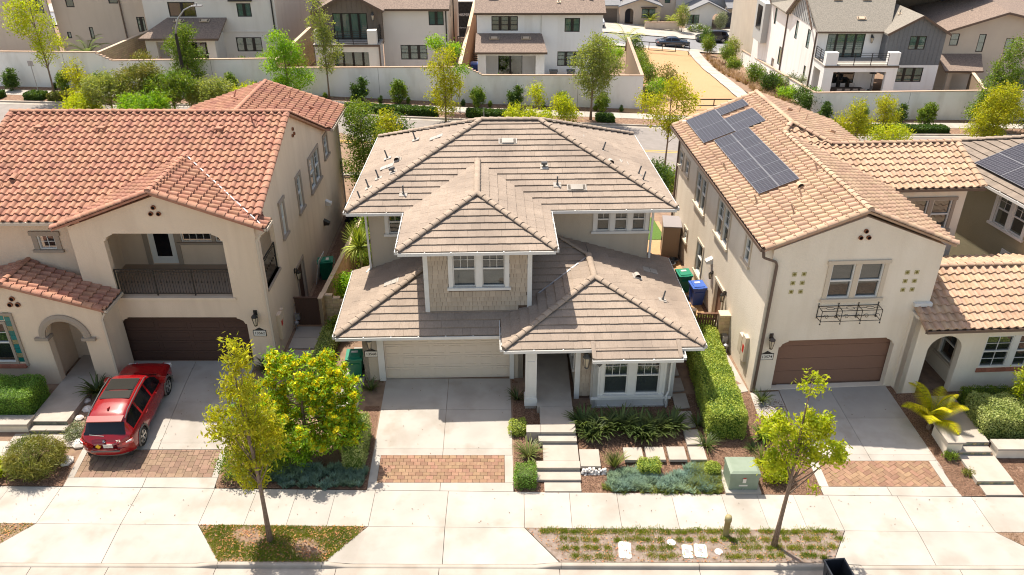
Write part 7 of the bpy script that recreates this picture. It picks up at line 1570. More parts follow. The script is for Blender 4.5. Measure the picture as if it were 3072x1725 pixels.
# H1 taupe far left
H = House('house', (0, 0, 0), 0, 'large taupe stucco house in the far left corner with small dark windows', group=G); r = H.root; st = 'stucco_taupe'; F1 = front(72); F1b = front(71.2)
W = [(-38.2, -37.5, 7.3, 9.3), (-34.5, -33.7, 7.6, 8.8), (-32.45, -31.75, 5.25, 6.5), (-36.75, -36.4, 4.65, 5.65), (-38.75, -38.4, 4.7, 5.25)]
wall(r, F1, rect(-39.4, -31.3, 1, 12), [rect(*x) for x in W], st)
for i, x in enumerate(W): bwin(r, F1, *x, n=2 if i == 2 else 1, grid=None)
wall(r, F1b, rect(-52, -39.4, 1, 12), [rect(-40.9, -39.75, 6.95, 9.3)], st); bwin(r, F1b, -40.9, -39.75, 6.95, 9.3, n=2); H.pipe([(-33.55, 71.9, 12), (-33.55, 71.9, 4.7)], 'brown_gutter', .05); simple_roof(H, [(-53, 70.5, 12), (-31, 71.5, 12), (-31, 80, 15), (-53, 80, 15)])
# low brown roof house between H2 and H3
H = House('house', (0, 0, 0), 0, 'low house with brown shingle roof glimpsed between the pale grey house and the balcony house', group=G); r = H.root
wall(r, front(84), rect(-23.5, -19, 0, 4.9), [], 'stucco_taupe'); wall(r, right(-19), rect(84.2, 92, 0, 4.9), [], 'stucco_taupe'); simple_roof(H, [(-24, 83.4, 4.9), (-18.8, 83.4, 4.9), (-18.8, 92, 8.4), (-24, 92, 8.4)]); H.pipe([(-20.5, 83.8, 4.8), (-20.5, 83.8, .5)], 'brown_gutter', .06)
# H5 white with grey gables
H = House('house', (0, 0, 0), 0, 'large white house with dark grey board gable, roof balcony and covered patio on the right', group=G); r = H.root; st = 'stucco_white'
Fg = front(77); gb_ = [(35.1, 1.15), (40.5, 1.15), (40.5, 4.15), (37.85, 5.6), (35.1, 4.15)]
wall(r, Fg, gb_, [rect(37.2, 38.75, 2.6, 3.85)], 'board_gray'); bwin(r, Fg, 37.2, 38.75, 2.6, 3.85, 2, grid=(1, 2)); wall(r, Fg, rect(35.9, 40.5, -2.2, 1.14), [rect(36.55, 39.15, -.45, .92)], st); bwin(r, Fg, 36.55, 39.15, -.45, .92, 3, rail=.45, grid=None)
u = 35.3
while u < 40.4:
    q = MB(); zt = 4.1 + (1.42 - abs(u - 37.8) * .53)
    if 37.1 < u < 38.85: Fg.box(q, u - .02, u + .02, 3.92, zt, .002, .025); Fg.box(q, u - .02, u + .02, 1.2, 2.5, .002, .025)
    else: Fg.box(q, u - .02, u + .02, 1.2, zt, .002, .025)
    q.build('batten', 'board_gray', r); u += .4
wall(r, left(35.1), rect(77.2, 78.2, 1.15, 4.2), [], 'board_gray'); wall(r, right(40.5), rect(77.2, 92, -2.5, 4.2), [], st)
Fm = front(78.2); wall(r, Fm, rect(29.0, 35.2, -2.2, 4.1), [rect(29.95, 33.5, 1.6, 3.8), rect(30.2, 33.2, -1.7, .7)], st); win(r, Fm, 29.95, 33.5, 1.6, 3.8, 4, trim=None, tw=0, frame='black_frame', rail=None, grid=None, blind='blind', sill=False, glass='glass_teal', mull=.05, fw=.07)
win(r, Fm, 30.2, 33.2, -1.7, .7, 2, trim=None, tw=0, frame='black_frame', rail=None, grid=None, blind=None, sill=False, glass='glass_dark', mull=.05); H.coach_lamp(Fm, 34.1, 3.3, 'metal_dark', 1.3)
Fp = front(75); wall(r, Fp, rect(28.95, 35.75, -2.2, 1.5), [rect(29.85, 34.75, -2.2, 1.0)], st, th=.35); wall(r, left(28.95), rect(75.35, 78.2, -2.2, 1.5), [rect(75.9, 77.7, -2.0, .9)], st); q = MB(); q.box(28.9, 35.8, 74.98, 78.15, 1.5, 1.6); q.build('balcony_deck', 'concrete', r)
q = MB(); q.box(28.9, 35.8, 74.92, 74.99, 1.42, 1.58); q.build('deck_edge', 'brown_gutter', r)
for a, b in ((28.95, 30.05), (34.75, 35.75)): q = MB(); q.box(a, b, 75.0, 75.6, 1.6, 2.75); q.build('balcony_pier', st, r)
hrail(H, (30.05, 75.1), (34.75, 75.1), 1.6, 2.7, 6); hrail(H, (29.05, 75.6), (29.05, 78.1), 1.6, 2.7, 6, posts=2)
# left side of H5 with two small gables
FS = left(29.0); y0, y1 = 78.4, 99
WS = [(80.2, 81.1, 1.9, 3.7), (84.0, 84.8, 2.0, 3.8), (91.5, 92.2, 2.0, 3.8), (79.9, 80.5, -1.2, .3), (88.0, 88.9, -1.6, .3)]
wall(r, FS, [(y0, -4), (y1, -7.5), (y1, 4.0), (98, 4.0), (95.5, 6.6), (93, 4.0), (87.0, 4.0), (83.0, 7.1), (79.2, 4.05), (y0, 4.05)], [rect(*x) for x in WS] + [rect(90.0, 91.0, -4.0, -1.4)], st)
for x in WS: bwin(r, FS, *x, n=1, grid=None)
for c, hw_, zb_, zt_ in ((83.0, 3.7, 4.1, 7.0), (95.5, 2.4, 4.05, 6.5)):
    q = MB(); q.slab([FS.pt(c - hw_, zb_, .01), FS.pt(c + hw_, zb_, .01), FS.pt(c, zt_, .01)], (-.03, 0, 0)); q.build('gable_boards', 'board_pale', r)
    for t in range(-6, 7):
        u = c + t * hw_ / 7; q = MB(); FS.box(q, u - .03, u + .03, zb_, zb_ + (zt_ - zb_) * (1 - abs(t) / 7), .04, .07); q.build('batten', 'board_gray', r)
q = MB(); FS.box(q, 90.0, 91.0, -4, -1.4, -.15, -.1); q.build('side_door', 'trim_tan', r); H.pipe([(28.93, 87.6, 3.9), (28.93, 87.6, -3)], 'brown_gutter', .06); H.pipe([(28.93, 78.5, 3.9), (28.93, 78.5, -1.8)], 'brown_gutter', .06)
sg_ = 'shingle_gray'
simple_roof(H, [(28.7, 77.7, 4.1), (35.5, 77.7, 4.1), (37.8, 83.0, 7.2), (28.6, 83.0, 7.2)], sg_); simple_roof(H, [(28.6, 83.0, 7.2), (47, 83.0, 7.2), (47, 99.5, 3.9), (28.6, 88.0, 4.0)][:2] + [(47, 90, 4.1), (28.6, 87.2, 4.1)], sg_)
simple_roof(H, [(40.8, 76.7, 4.1), (40.8, 90, 4.1), (37.85, 90, 5.75), (37.85, 76.7, 5.75)], sg_); simple_roof(H, [(34.9, 90, 4.1), (34.9, 76.7, 4.1), (37.85, 76.7, 5.75), (37.85, 90, 5.75)], sg_)
simple_roof(H, [(28.6, 92.9, 4.1), (28.6, 95.5, 6.7), (40, 95.5, 6.7), (40, 92.9, 4.1)], sg_); simple_roof(H, [(28.6, 98.2, 4.1), (28.6, 95.5, 6.7), (40, 95.5, 6.7), (40, 98.2, 4.1)], sg_); simple_roof(H, [(28.6, 87.0, 4.1), (28.6, 92.9, 4.1), (46, 92.9, 6.5), (46, 87.0, 6.5)], sg_)
for a, b in (((40.8, 76.65, 4.0), (37.85, 76.65, 5.65)), ((34.9, 76.65, 4.0), (37.85, 76.65, 5.65)), ((28.58, 79.0, 4.05), (28.58, 83, 7.1)), ((28.58, 87.2, 4.05), (28.58, 83, 7.1)), ((28.58, 92.9, 4.05), (28.58, 95.5, 6.6)), ((28.58, 98.1, 4.05), (28.58, 95.5, 6.6))): q = MB(); q.bar(a, b, .08, .2); q.build('rake_board', 'brown_gutter', r)
H.gutter((28.7, 77.7, 4.12), (34.9, 77.7, 4.12), (0, -1), 'brown_gutter', straps=False)
for x, y, k in ((31.5, 81.5, 'box'), (34.3, 81.5, 'box'), (33.2, 79.2, 'box'), (35.8, 82, 'tee'), (37.0, 79.8, 'pipe')): H.vent((x, y, 4.1 + (y - 77.7) * .585 if x < 36 else 5.3), k, fl='cap_block', slope=(0, .58))
# bay on the far end of H5's side
q = MB(); q.box(28.3, 29.0, 93.8, 97.2, -.5, 3.8); q.build('bay_window_wall', 'board_pale', r); q = MB(); q.box(28.26, 28.3, 94.6, 96.4, .8, 3.4); q.build('bay_glass', 'car_glass', r)
# H6 beige right
H = House('house', (0, 0, 0), 0, 'beige stucco house with brown shingle roof at the upper right behind the tall trees', group=G); r = H.root; st = 'stucco_beige'; F6 = front(80)
W = [(42.55, 43.4, 2.3, 3.45), (45.3, 46.0, 1.7, 3.4), (48.0, 48.8, 1.5, 3.0), (49.5, 51.2, -2.0, -.2)]
wall(r, F6, [(41.9, -2.5), (55, -2.5), (55, 3.3), (47.1, 5.4), (41.9, 3.7)], [rect(*x) for x in W], st)
for x in W: bwin(r, F6, *x, n=1 if x[1] - x[0] < 1 else 2, grid=(1, 2))
wall(r, left(41.9), rect(80.2, 95, -2.5, 3.7), [], st); simple_roof(H, [(41.5, 79.4, 3.75), (47.2, 79.4, 5.55), (47.2, 100, 8.6), (41.5, 100, 6.0)], 'shingle_brown'); simple_roof(H, [(47.2, 79.4, 5.55), (58, 79.4, 3.2), (58, 100, 7), (47.2, 100, 8.6)], 'shingle_brown')
q = MB(); q.bar((41.5, 79.35, 3.65), (47.2, 79.35, 5.45), .08, .2); q.bar((47.2, 79.35, 5.45), (55, 79.35, 3.75), .08, .2); q.build('rake_board', 'brown_gutter', r)
simple_roof(H, [(41.4, 77.2, .55), (45.0, 77.2, -.1 + .65), (46, 80, 1.55), (41.6, 80, 1.55)]); wall(r, front(77.7), rect(42.0, 44.9, -2.5, .5), [rect(42.4, 44.3, -2.5, .1)], st, th=.3); H.gutter((41.4, 77.2, .57), (45.0, 77.2, .57), (0, -1), 'brown_gutter', straps=False)
solar(H, 43.2, 84.5, 3, 1, 1.6, 3.6, lambda x: 3.85 + (x - 41.5) * .316 + (86 - 79.4) * .118 + .35, .316); H.vent((45, 82, 5.1), 'pipe'); H.vent((51.3, 92, 6.9), 'box', fl='cap_block')
# roofs further back on the right and top
for i, (x0, x1, y, z, dz, lb, m) in enumerate(((30.5, 42, 104, 3.2, 4.5, 'pale house with brown roof just behind the white and grey gabled house', 'shingle_brown'), (43, 58, 103, 4.2, 6, 'house with wide brown shingle roof at the top right corner', 'shingle_brown'), (59, 78, 100, 3.5, 6, 'brown roofed house at the extreme upper right', 'shingle_brown'))):
    H = House('house', (0, 0, 0), 0, lb, group='houses further back'); r = H.root; wall(r, front(y), rect(x0, x1, -6.5, z), [rect(x0 + 3, x0 + 4.4, z - 1.6, z - .4)], 'stucco_beige'); bwin(r, front(y), x0 + 3, x0 + 4.4, z - 1.6, z - .4); wall(r, left(x0), rect(y + .2, y + 12, -6.5, z), [], 'stucco_beige'); simple_roof(H, [(x0 - .4, y - .5, z), (x1 + .4, y - .5, z), (x1 + .4, y + 8, z + dz * .7), (x0 - .4, y + 8, z + dz * .7)], m); H.gutter((x0 - .4, y - .5, z), (x1 + .4, y - .5, z), (0, -1), 'brown_gutter', straps=False)
    H.vent((x0 + 5, y + 2, z + 1), 'box', fl='cap_block', slope=(0, .37)); H.vent((x0 + 9, y + 1.6, z + .85), 'box', fl='cap_block', slope=(0, .37))
# ---- across the far street
H = House('house', (0, 0, 0), 0, 'tan house with arched entry and brown garage across the far street', group='houses across the far street'); r = H.root; Fa = front(128); st = 'stucco_taupe'
wall(r, Fa, [(16.5, -6), (22.7, -6), (22.7, -2.35), (19.6, -1.3), (16.5, -2.35)], [arch(17.3, 18.6, -5.2, -2.75), rect(19.85, 21.9, -4.2, -2.75)], st); wall(r, front(128.6), rect(8, 16.5, -6, -2.3), [rect(12.0, 16.2, -5.3, -2.85)], st); bwin(r, Fa, 19.85, 21.9, -4.2, -2.75, 2, grid=(2, 2)); q = MB(); Fa.box(q, 19.7, 22.1, -2.68, -2.55, .002, .2); q.build('window_hood', 'wood_dark', r)
q = MB(); front(128.6).box(q, 12.0, 16.2, -5.3, -2.85, -.2, -.1); q.build('garage_door', 'board_taupe', r); wall(r, front(130), rect(17, 19, -6, -2), [rect(17.4, 18.4, -5.2, -3)], st); q = MB(); front(130).box(q, 17.4, 18.4, -5.2, -3, -.1, -.05); q.build('front_door', 'door_navy', r)
simple_roof(H, [(16.2, 127.5, -2.35), (16.2, 137, -2.35), (19.6, 137, -1.2), (19.6, 127.5, -1.2)], 'asphalt_far'); simple_roof(H, [(23, 137, -2.35), (23, 127.5, -2.35), (19.6, 127.5, -1.2), (19.6, 137, -1.2)], 'asphalt_far'); simple_roof(H, [(7.6, 128, -2.25), (16.6, 128, -2.25), (16.6, 133, -.8), (7.6, 133, -.8)], 'asphalt_far')
wall(r, front(133), rect(4, 23, -3, 4), [rect(10, 12, 0, 1.5)], 'stucco_pale'); wall(r, right(22.7), rect(128.2, 140, -6, -2.3), [], st)
H = House('house', (0, 0, 0), 0, 'white gabled house with arch and dark blue-grey garage door across the far street', group='houses across the far street'); r = H.root; Fb = front(129); st = 'stucco_white'
wall(r, Fb, [(26.9, -6.5), (33.1, -6.5), (33.1, -3.4), (30.05, -2.0), (26.9, -3.4)], [arch(31.0, 32.4, -5.9, -3.7), rect(27.15, 28.95, -5.35, -3.85)], st); bwin(r, Fb, 27.15, 28.95, -5.35, -3.85, 2, grid=(2, 2))
wall(r, front(129.8), rect(33.1, 37.9, -6.5, -2.9), [rect(33.3, 37.3, -6.0, -3.7)], 'stucco_beige'); q = MB(); front(129.8).box(q, 33.3, 37.3, -6.0, -3.7, -.2, -.1); q.build('garage_door', 'door_navy', r); H.coach_lamp(front(129.8), 37.6, -3.95, 'metal_dark', 1.2)
simple_roof(H, [(26.5, 128.5, -3.45), (26.5, 137, -3.45), (30.05, 137, -1.85), (30.05, 128.5, -1.85)], 'asphalt_far'); simple_roof(H, [(33.5, 137, -3.45), (33.5, 128.5, -3.45), (30.05, 128.5, -1.85), (30.05, 137, -1.85)], 'asphalt_far'); simple_roof(H, [(33.2, 129.2, -2.9), (38.2, 129.2, -2.9), (38.2, 133.5, -1.6), (33.2, 133.5, -1.6)], 'asphalt_far')
wall(r, front(133.5), rect(26, 39, -4, 4), [rect(34.3, 36.5, -1, .3)], 'stucco_pale'); wall(r, right(37.9), rect(130, 140, -6.5, -2.9), [], 'stucco_beige'); bwin(r, front(133.5), 34.3, 36.5, -1, .3)
for x0, x1, y, lb, m in ((39.6, 50, 131, 'cream house at the right end of the far street', 'stucco_cream'), (23.3, 26.6, 134, 'narrow cream house front between the two houses across the far street', 'stucco_cream'), (-12, 6, 133, 'pale house behind the parked box truck on the far street', 'stucco_pale'), (-34, -14, 133, 'pale house on the left part of the far street', 'stucco_pale'), (51, 75, 131, 'cream house at the far right of the far street', 'stucco_cream')):
    H = House('house', (0, 0, 0), 0, lb, group='houses across the far street'); wall(H.root, front(y), rect(x0, x1, -7, 1.5), [rect(x0 + 1, x0 + 1.9, -3, -1.2)], m); bwin(H.root, front(y), x0 + 1, x0 + 1.9, -3, -1.2, 1); simple_roof(H, [(x0 - .4, y - .5, 1.5), (x1 + .4, y - .5, 1.5), (x1 + .4, y + 6, 4), (x0 - .4, y + 6, 4)], 'asphalt_far')
# ================================================================ vehicles on the far street
SED = [(-2.33, .4, .70, .72, .62, .76), (-2.28, .3, .82, .8, .70, .86), (-2.1, .25, .86, .9, .72, .97), (-1.55, .22, .88, .93, .70, 1.02), (-1.4, .22, .88, .93, .66, 1.08), (-.8, .22, .88, .93, .56, 1.36), (-.5, .22, .88, .93, .55, 1.41), (.3, .22, .88, .92, .55, 1.41), (.55, .22, .88, .92, .57, 1.36), (1.15, .22, .88, .92, .66, 1.02), (1.3, .22, .88, .91, .70, .96), (2.0, .25, .86, .82, .70, .85), (2.25, .3, .78, .68, .66, .72), (2.35, .38, .68, .58, .58, .62)]
zc_ = tz(22.2, 114) + .06
c1, _, _ = car('parked_car', (22.25, 114.0, zc_), 0., 'dark blue sedan parked across the end of the sandy path', SED, 'car_blue', (-1.4, 1.4), (-1.05, .95), (.6, 1.12), (-1.38, -.85), .32, group='cars on the far street', trimc='car_blue', scale=.98, n=64, pillars=(-.3,))
add('taillight', 'lamp_red', lambda q: q.box(-2.3, -2.05, -.85, -.55, .7, .85), c1); add('taillight', 'lamp_red', lambda q: q.box(-2.3, -2.05, .55, .85, .7, .85), c1)
c2, _, _ = car('parked_car', (28.9, 119.0, tz(28.9, 119) + .06), PI, 'black sport utility vehicle parked on the far side of the far street', SUV, 'car_black', (-1.42, 1.38), (-1.78, .9), (.66, 1.16), (-2.17, -1.84), .365, group='cars on the far street', trimc='car_black', n=64, pillars=(-.95, .02))
c3, _, _ = car('parked_car', (12.8, 125.0, tz(12.8, 125) + .16), -PI / 2, 'white car parked in the driveway of the tan arched house', SUV, 'car_white', (-1.42, 1.38), (-1.78, .9), (.66, 1.16), (-2.17, -1.84), .365, group='cars on the far street', trimc='car_white', n=64, pillars=(-.95, .02))
# box truck / trailer with lettering, seen in the gap between two back houses
o = empty('box_trailer', (-9.5, 108, tz(-6, 108)), 0, 'black box trailer with white roof and lettering parked between two back houses', 'trailer'); mb = MB(); mb.box(0, 6.4, 0, 2.3, .6, 4.9); mb.build('trailer_body', 'truck_black', o); mb = MB(); mb.box(-.05, 6.45, -.05, 2.35, 4.9, 5.0); mb.build('trailer_roof', 'white', o)
text('lettering', 'WHISPERERS', .46, 'white', o, Matrix.Translation((3.42, -.01, 3.3)) @ Matrix.Rotation(PI / 2, 4, 'X'), .005, .006); text('lettering', 'A Service', .25, 'white', o, Matrix.Translation((3.0, -.01, 1.7)) @ Matrix.Rotation(PI / 2, 4, 'X'), .005)
for x in (1.5, 4.9): q = MB(); q.lathe([(.1, -.1), (.34, -.1), (.36, 0), (.34, .1), (.1, .1), (0, .1)], n=16); q.xf(Matrix.Translation((x, -.02, .36)) @ Matrix.Rotation(PI / 2, 4, 'X')); q.build('wheel', 'rubber', o)
# slatted gate and bins between H3 and H4
o = empty('side_gate', (-5.3, 80, 1.0), 0, 'black framed side gate with white slats between two back houses', 'gate')
for i in range(4): q = MB(); q.box(.06, 1.04, -.02, .02, .15 + i * .5, .15 + i * .5 + .36); q.build('slat', 'white', o)
q = MB(); q.box(0, .06, -.04, .04, 0, 2.2); q.box(1.04, 1.1, -.04, .04, 0, 2.2); q.box(.06, 1.04, -.035, .035, 2.12, 2.2); q.build('gate_frame', 'black_frame', o)
o = empty('slat_fence', (-3.6, 76, .9), 0, 'dark slatted fence beside the white house with a blue bin before it', 'fence')
for i in range(9): q = MB(); q.box(0, .75, -.02, .02, .1 + i * .19, .1 + i * .19 + .12); q.build('slat', 'wood_dark', o)
bin_((-3.35, 73.6, 1.0), 0, 'blue_plastic', 'blue_lid', 'blue bin in the gap beside the white back house', s=1.15)
bin_((32.4, 110.5, tz(32, 110)), 0, 'green_plastic', 'green_lid', 'small green bin beside the white house near the far street', 'bins near the far street'); bin_((33.5, 110.5, tz(33, 110)), 0, 'metal_dark', 'metal_dark', 'grey bin next to the green bin near the far street', 'bins near the far street')
# dining set on H5's patio
o = empty('patio_table', (32.0, 76.4, -1.65), 0, 'long dark dining table under the covered patio', 'table'); q = MB(); q.box(-1.5, 1.5, -.45, .45, .7, .75); q.build('table_top', 'wood_dark', o)
for sx in (-1.35, 1.35):
    for sy in (-.38, .38): q = MB(); q.box(sx - .04, sx + .04, sy - .04, sy + .04, 0, .7); q.build('leg', 'wood_dark', o)
ch0 = empty('patio_chair', (30.9, 75.75, -1.65), 0, 'patio dining chair leftmost on the near side of the dark table', 'chair', 'chairs round the patio table'); q = MB(); q.box(-.24, .24, -.24, .24, .42, .46); q.build('seat', 'metal_gray', ch0); q = MB(); q.slab([(-.24, -.26, .46), (.24, -.26, .46), (.24, -.32, .98), (-.24, -.32, .98)], (0, -.02, 0)); q.build('backrest', 'metal_gray', ch0)
for sx in (-.22, .22):
    for sy in (-.22, .22): q = MB(); q.box(sx - .015, sx + .015, sy - .015, sy + .015, 0, .42); q.build('leg', 'black_frame', ch0)
for i, (x, y, a) in enumerate(((31.65, 75.75, 0), (32.4, 75.75, 0), (33.1, 75.75, 0), (31.0, 77.05, PI), (31.9, 77.05, PI), (32.8, 77.05, PI), (34.0, 76.4, PI / 2))): dup(ch0, (x, y, -1.65), a, label='patio dining chair ' + ('second from left on the near side', 'third from left on the near side', 'rightmost on the near side', 'leftmost on the far side', 'middle on the far side', 'right on the far side', 'at the right end')[i] + ' of the dark table')
o = empty('patio_heater', (34.4, 76.9, -1.65), 0, 'tall dark patio heater at the right end of the covered patio', 'heater'); q = MB(); q.lathe([(.22, 0), (.22, .5), (.03, .52), (.03, 2.0), (.36, 2.05), (.1, 2.2), (0, 2.22)], n=12); q.build('heater_body', 'metal_dark', o)
# ================================================================ fences at the sand path
def barrier(x0, y0, x1, y1, h, lb, n=4):
    o = empty('metal_barrier', (x0, y0, tz(x0, y0) + .1), 0, lb, 'barrier'); d = Vector((x1 - x0, y1 - y0, tz(x1, y1) - tz(x0, y0))); q = MB(); q.bar((0, 0, h), tuple(d + Vector((0, 0, h))), .09); q.build('top_rail', 'rust' if n == 3 else 'black_frame', o); q = MB(); q.bar(tuple(d * .25 + Vector((0, 0, .35))), tuple(d * .75 + Vector((0, 0, .35))), .07); q.build('lower_rail', 'black_frame', o)
    for i in (0, .25, .5, .75, 1): q = MB(); p = d * i; z0 = -.1 if i in (0, 1) else .35; q.bar((p.x, p.y, p.z + z0), (p.x, p.y, p.z + h), .08); q.build('post', 'black_frame', o)
barrier(16.4, 109, 23.6, 109.1, 1.35, 'long black pipe barrier gate at the far end of the sandy path'); barrier(14.2, 68.2, 21, 70.0, .9, 'black pipe barrier gate at the near end of the sandy path')
# street lamp, poles
o = empty('street_lamp', (-25.15, 61.8, 2.2), 0, 'tall curved black street lamp standing before the white wall at the left', 'street lamp'); q = MB(); q.tube([(0, 0, 0), (0, 0, 5.0)], [.14, .11], 8); q.build('pole', 'iron', o); q = MB(); q.tube([(0, 0, 4.9), (.1, 0, 5.4), (.4, 0, 6.1), (.95, -.0, 6.7), (1.5, 0, 6.95), (1.8, 0, 7.0)], [.085, .07, .06, .05, .045, .04], 8); q.build('arm', 'metal_gray', o, True); q = MB(); q.slab([(1.7, -.16, 6.95), (2.35, -.13, 6.95), (2.35, .13, 6.95), (1.7, .16, 6.95)], (0, 0, .1)); q.lathe([(.05, 0), (.05, .16), (0, .17)], (1.95, 0, 7.05), 8); q.build('lamp_head', 'metal_gray', o)
for x, y, lb in ((-36.9, 62.2, 'thin grey sign pole at the far left kerb'), (-4.1, 62.2, 'thin grey sign pole before the white wall in the middle'), (-2.2, 61.6, 'short grey post just above the middle roof ridge')):
    o = empty('sign_pole', (x, y, tz(x, y)), 0, lb, 'pole'); q = MB(); q.tube([(0, 0, 0), (0, 0, 3.0 if 'thin' in lb else 1.0)], .035, 6); q.build('pole', 'metal_gray', o)
    if x < -30: q = MB(); q.box(-.2, .2, -.01, .01, 2.6, 3.0); q.build('sign_plate', 'metal_gray', o)
# ================================================================ planting along the back street
protos = []
for i in range(3):
    t = plant('shrub', (0, 0, 0), [(0, 0, .75, .6, .55, .6), (.15, 0, 1.3, .4, .4, .45), (-.25, .1, 1.1, .35, .35, .35)], 85, 32, .10, .15, .065, 'lf_mid' if i else 'lf_dark', top=(.05, 0, 1.3), r0=.05, nl=8, cat='shrub', shell=.4, group='shrubs along the white wall'); protos.append(t)
sh = [(-40.2, 64.4, 1.0, 'shrub below the white wall beside the far left street tree'), (-35.9, 64.2, .95, 'shrub against the white wall right of the far left street tree'), (-33.1, 64.0, .9, 'shrub below the stepped end of the far left wall'), (-28.9, 63.6, .8, 'shrub left of the street lamp against the wall'), (-22.2, 63.5, .95, 'shrub right of the street lamp tree against the wall'), (-20.2, 63.3, .7, 'low shrub near the red roof peak'), (-12.1, 63.6, 1.1, 'shrub against the wall above the right corner of the red roof'), (-9.1, 64.0, 1.15, 'shrub on the wall left of the twin street trees'),
      (-2.8, 64.7, 1.0, 'shrub below the small stepped wall piece'), (.3, 65.0, 1.05, 'shrub against the wall under the patio of the white house'), (4.05, 65.4, .95, 'shrub against the wall left of the large round street tree'), (7.5, 65.9, 1.0, 'shrub directly behind the large round street tree'), (27.0, 67.9, 1.0, 'shrub at the left corner of the right white wall'), (35.3, 66.9, 1.15, 'shrub before the right white wall left of the tall trees'), (30.2, 68.0, .95, 'shrub at the right white wall behind the yellow-green trees'), (33.4, 67.6, .95, 'shrub near the middle of the right white wall')]
for i, (x, y, s_, lb) in enumerate(sh):
    o = protos[i % 3] if i < 3 else dup(protos[i % 3], (x, y, tz(x, y) + .05), random.uniform(0, 6), s_)
    o.location = (x, y, tz(x, y) + .05); o.scale = (s_,) * 3; o['label'] = lb; o['group'] = 'shrubs along the white wall'
def hrow(x0, x1, lb, m='lf_dark', dy=.95, h=.6, n=0):
    y0, y1 = polyat(kc, x0) + dy, polyat(kc, x1) + dy; L = math.hypot(x1 - x0, y1 - y0); o = hedge(((x0 + x1) / 2, (y0 + y1) / 2, tz((x0 + x1) / 2, 62)), L, 1.0, h, m, int(L * 1500), lb, math.atan2(y1 - y0, x1 - x0), L=.12, W=.07, rnd=.2); o.rotation_euler = (0, math.atan2(tz(x0, y0) - tz(x1, y1), L), o.rotation_euler.z)
hrow(-13.0, -5.9, 'kerbside hedge row left of the twin street trees'); hrow(-3.6, .9, 'kerbside hedge row above the middle roof ridge'); hrow(26.2, 36.5, 'kerbside hedge row in front of the right white wall'); hrow(-41.5, -39.9, 'small kerbside hedge at the far left edge'); hrow(-37.9, -36.4, 'round kerbside hedge left of the far left tree'); hrow(-36.0, -34.2, 'round kerbside hedge beside the far left tree trunk', 'lf_gold'); hrow(6.8, 8.2, 'small kerbside hedge left of the large tree trunk')
sm = protos[1]
for i in range(22):
    x = -37 + i * 2.2
    if -32 < x < -16 or x > 11.: continue
    y = polyat(kc, x) + 3.6; dup(protos[(i) % 3], (x, y, tz(x, y) + .04), random.uniform(0, 6), .33, 'small round ground shrub in the mulch between the back sidewalk and the white wall', 'tiny shrubs in the mulch strip')
def bt(x, y, ells, nt, m, lb, h, r0=.08, L=.17, W=.07, per=26, sp=.2, shell=.35, droop=.2, name='street_tree', lean=0, stake=False): return plant(name, (x, y, tz(x, y) + .02), ells, nt, per, sp, L, W, m, top=(lean, 0, h), r0=r0, r1=.02, nl=22, label=lb, shell=shell, droop=droop, stake=stake)
bt(-35.7, 62.2, [(0, 0, 7.2, .8, .8, .9), (-1.2, 0, 5.9, 1.1, 1, .8), (0, 0, 5.6, 1.4, 1.1, .9), (.6, 0, 4.4, 1.2, 1, .8), (0, 0, 3.4, .8, .7, .6), (-1.2, 0, 7.0, .6, .6, .5)], 210, 'lf_lime', 'tall lime green street tree at the upper left corner', 7.4, droop=.3)
bt(-31.8, 59.2, [(-.3, 0, 2.9, .7, .7, 1.0), (.3, 0, 1.9, .7, .6, .8), (-.7, 0, 1.4, .5, .5, .5)], 90, 'lf_yellow', 'small yellow-green young tree left of the feathery green trees', 3.4, .05)
for (x, y, rx_, h_, m_, lb) in ((-28.6, 56.5, 1.7, 2.3, 'lf_olive', 'feathery grey-green tree above the left end of the red roof'), (-26.4, 56.9, 1.5, 2.9, 'lf_gold', 'taller feathery tree in the middle of the clump above the red roof'), (-24.0, 56.2, 1.7, 2.5, 'lf_mid', 'feathery mid-green tree right of the tallest feathery tree'), (-21.6, 56.8, 1.6, 1.9, 'lf_olive', 'feathery grey-green tree left of the rear red roof'), (-30.6, 56.2, 1.2, 1.0, 'lf_lime', 'low lime shrub below the small yellow-green tree'), (-19.6, 58.0, 1.1, 1.3, 'lf_lime', 'lime shrub just left of the rear red roof peak'), (-25.4, 54.6, 1.8, 1.4, 'lf_fresh', 'lower bright tree behind the red roof ridge')):
    bt(x, y, [(0, 0, h_, rx_, 1.3, 1.0), (rx_ * .5, 0, h_ + .6, rx_ * .5, .8, .6), (-rx_ * .5, .3, h_ + .3, rx_ * .5, .8, .6)], int(95 * rx_), m_, lb, h_ + .6, .09, L=.24, W=.055, per=42, sp=.2, droop=.1, name='feathery_tree')
bt(-25.6, 63.9, [(.3, 0, 4.6, .6, .6, .8), (-.4, 0, 3.6, 1.0, .9, .9), (.4, 0, 2.9, 1.1, 1, .8), (0, 0, 1.8, 1.3, 1, .9)], 240, 'lf_mid', 'dense dark green tree directly behind the street lamp', 4.4, .08, per=30)
bt(-17.5, 62.6, [(-.4, 0, 4.6, .9, .8, .9), (.6, 0, 3.8, 1.0, .8, .8), (-.8, 0, 3.2, 1.0, .8, .9), (.5, 0, 1.9, 1.5, 1, 1.0), (-.7, 0, 1.2, .9, .8, .8)], 260, 'lf_fresh', 'broad bright green tree right of the street lamp before the white wall', 4.8, per=30)
bt(-14.7, 64.0, [(-.3, 0, 7.4, .55, .55, .9), (-.1, 0, 6.0, .9, .7, .7), (.0, 0, 4.9, .8, .7, .7), (.5, 0, 3.8, .9, .7, .8), (0, 0, 2.7, .6, .5, .6)], 150, 'lf_olive', 'tall slim airy street tree in front of the balcony house', 7.6, .07, shell=.2)
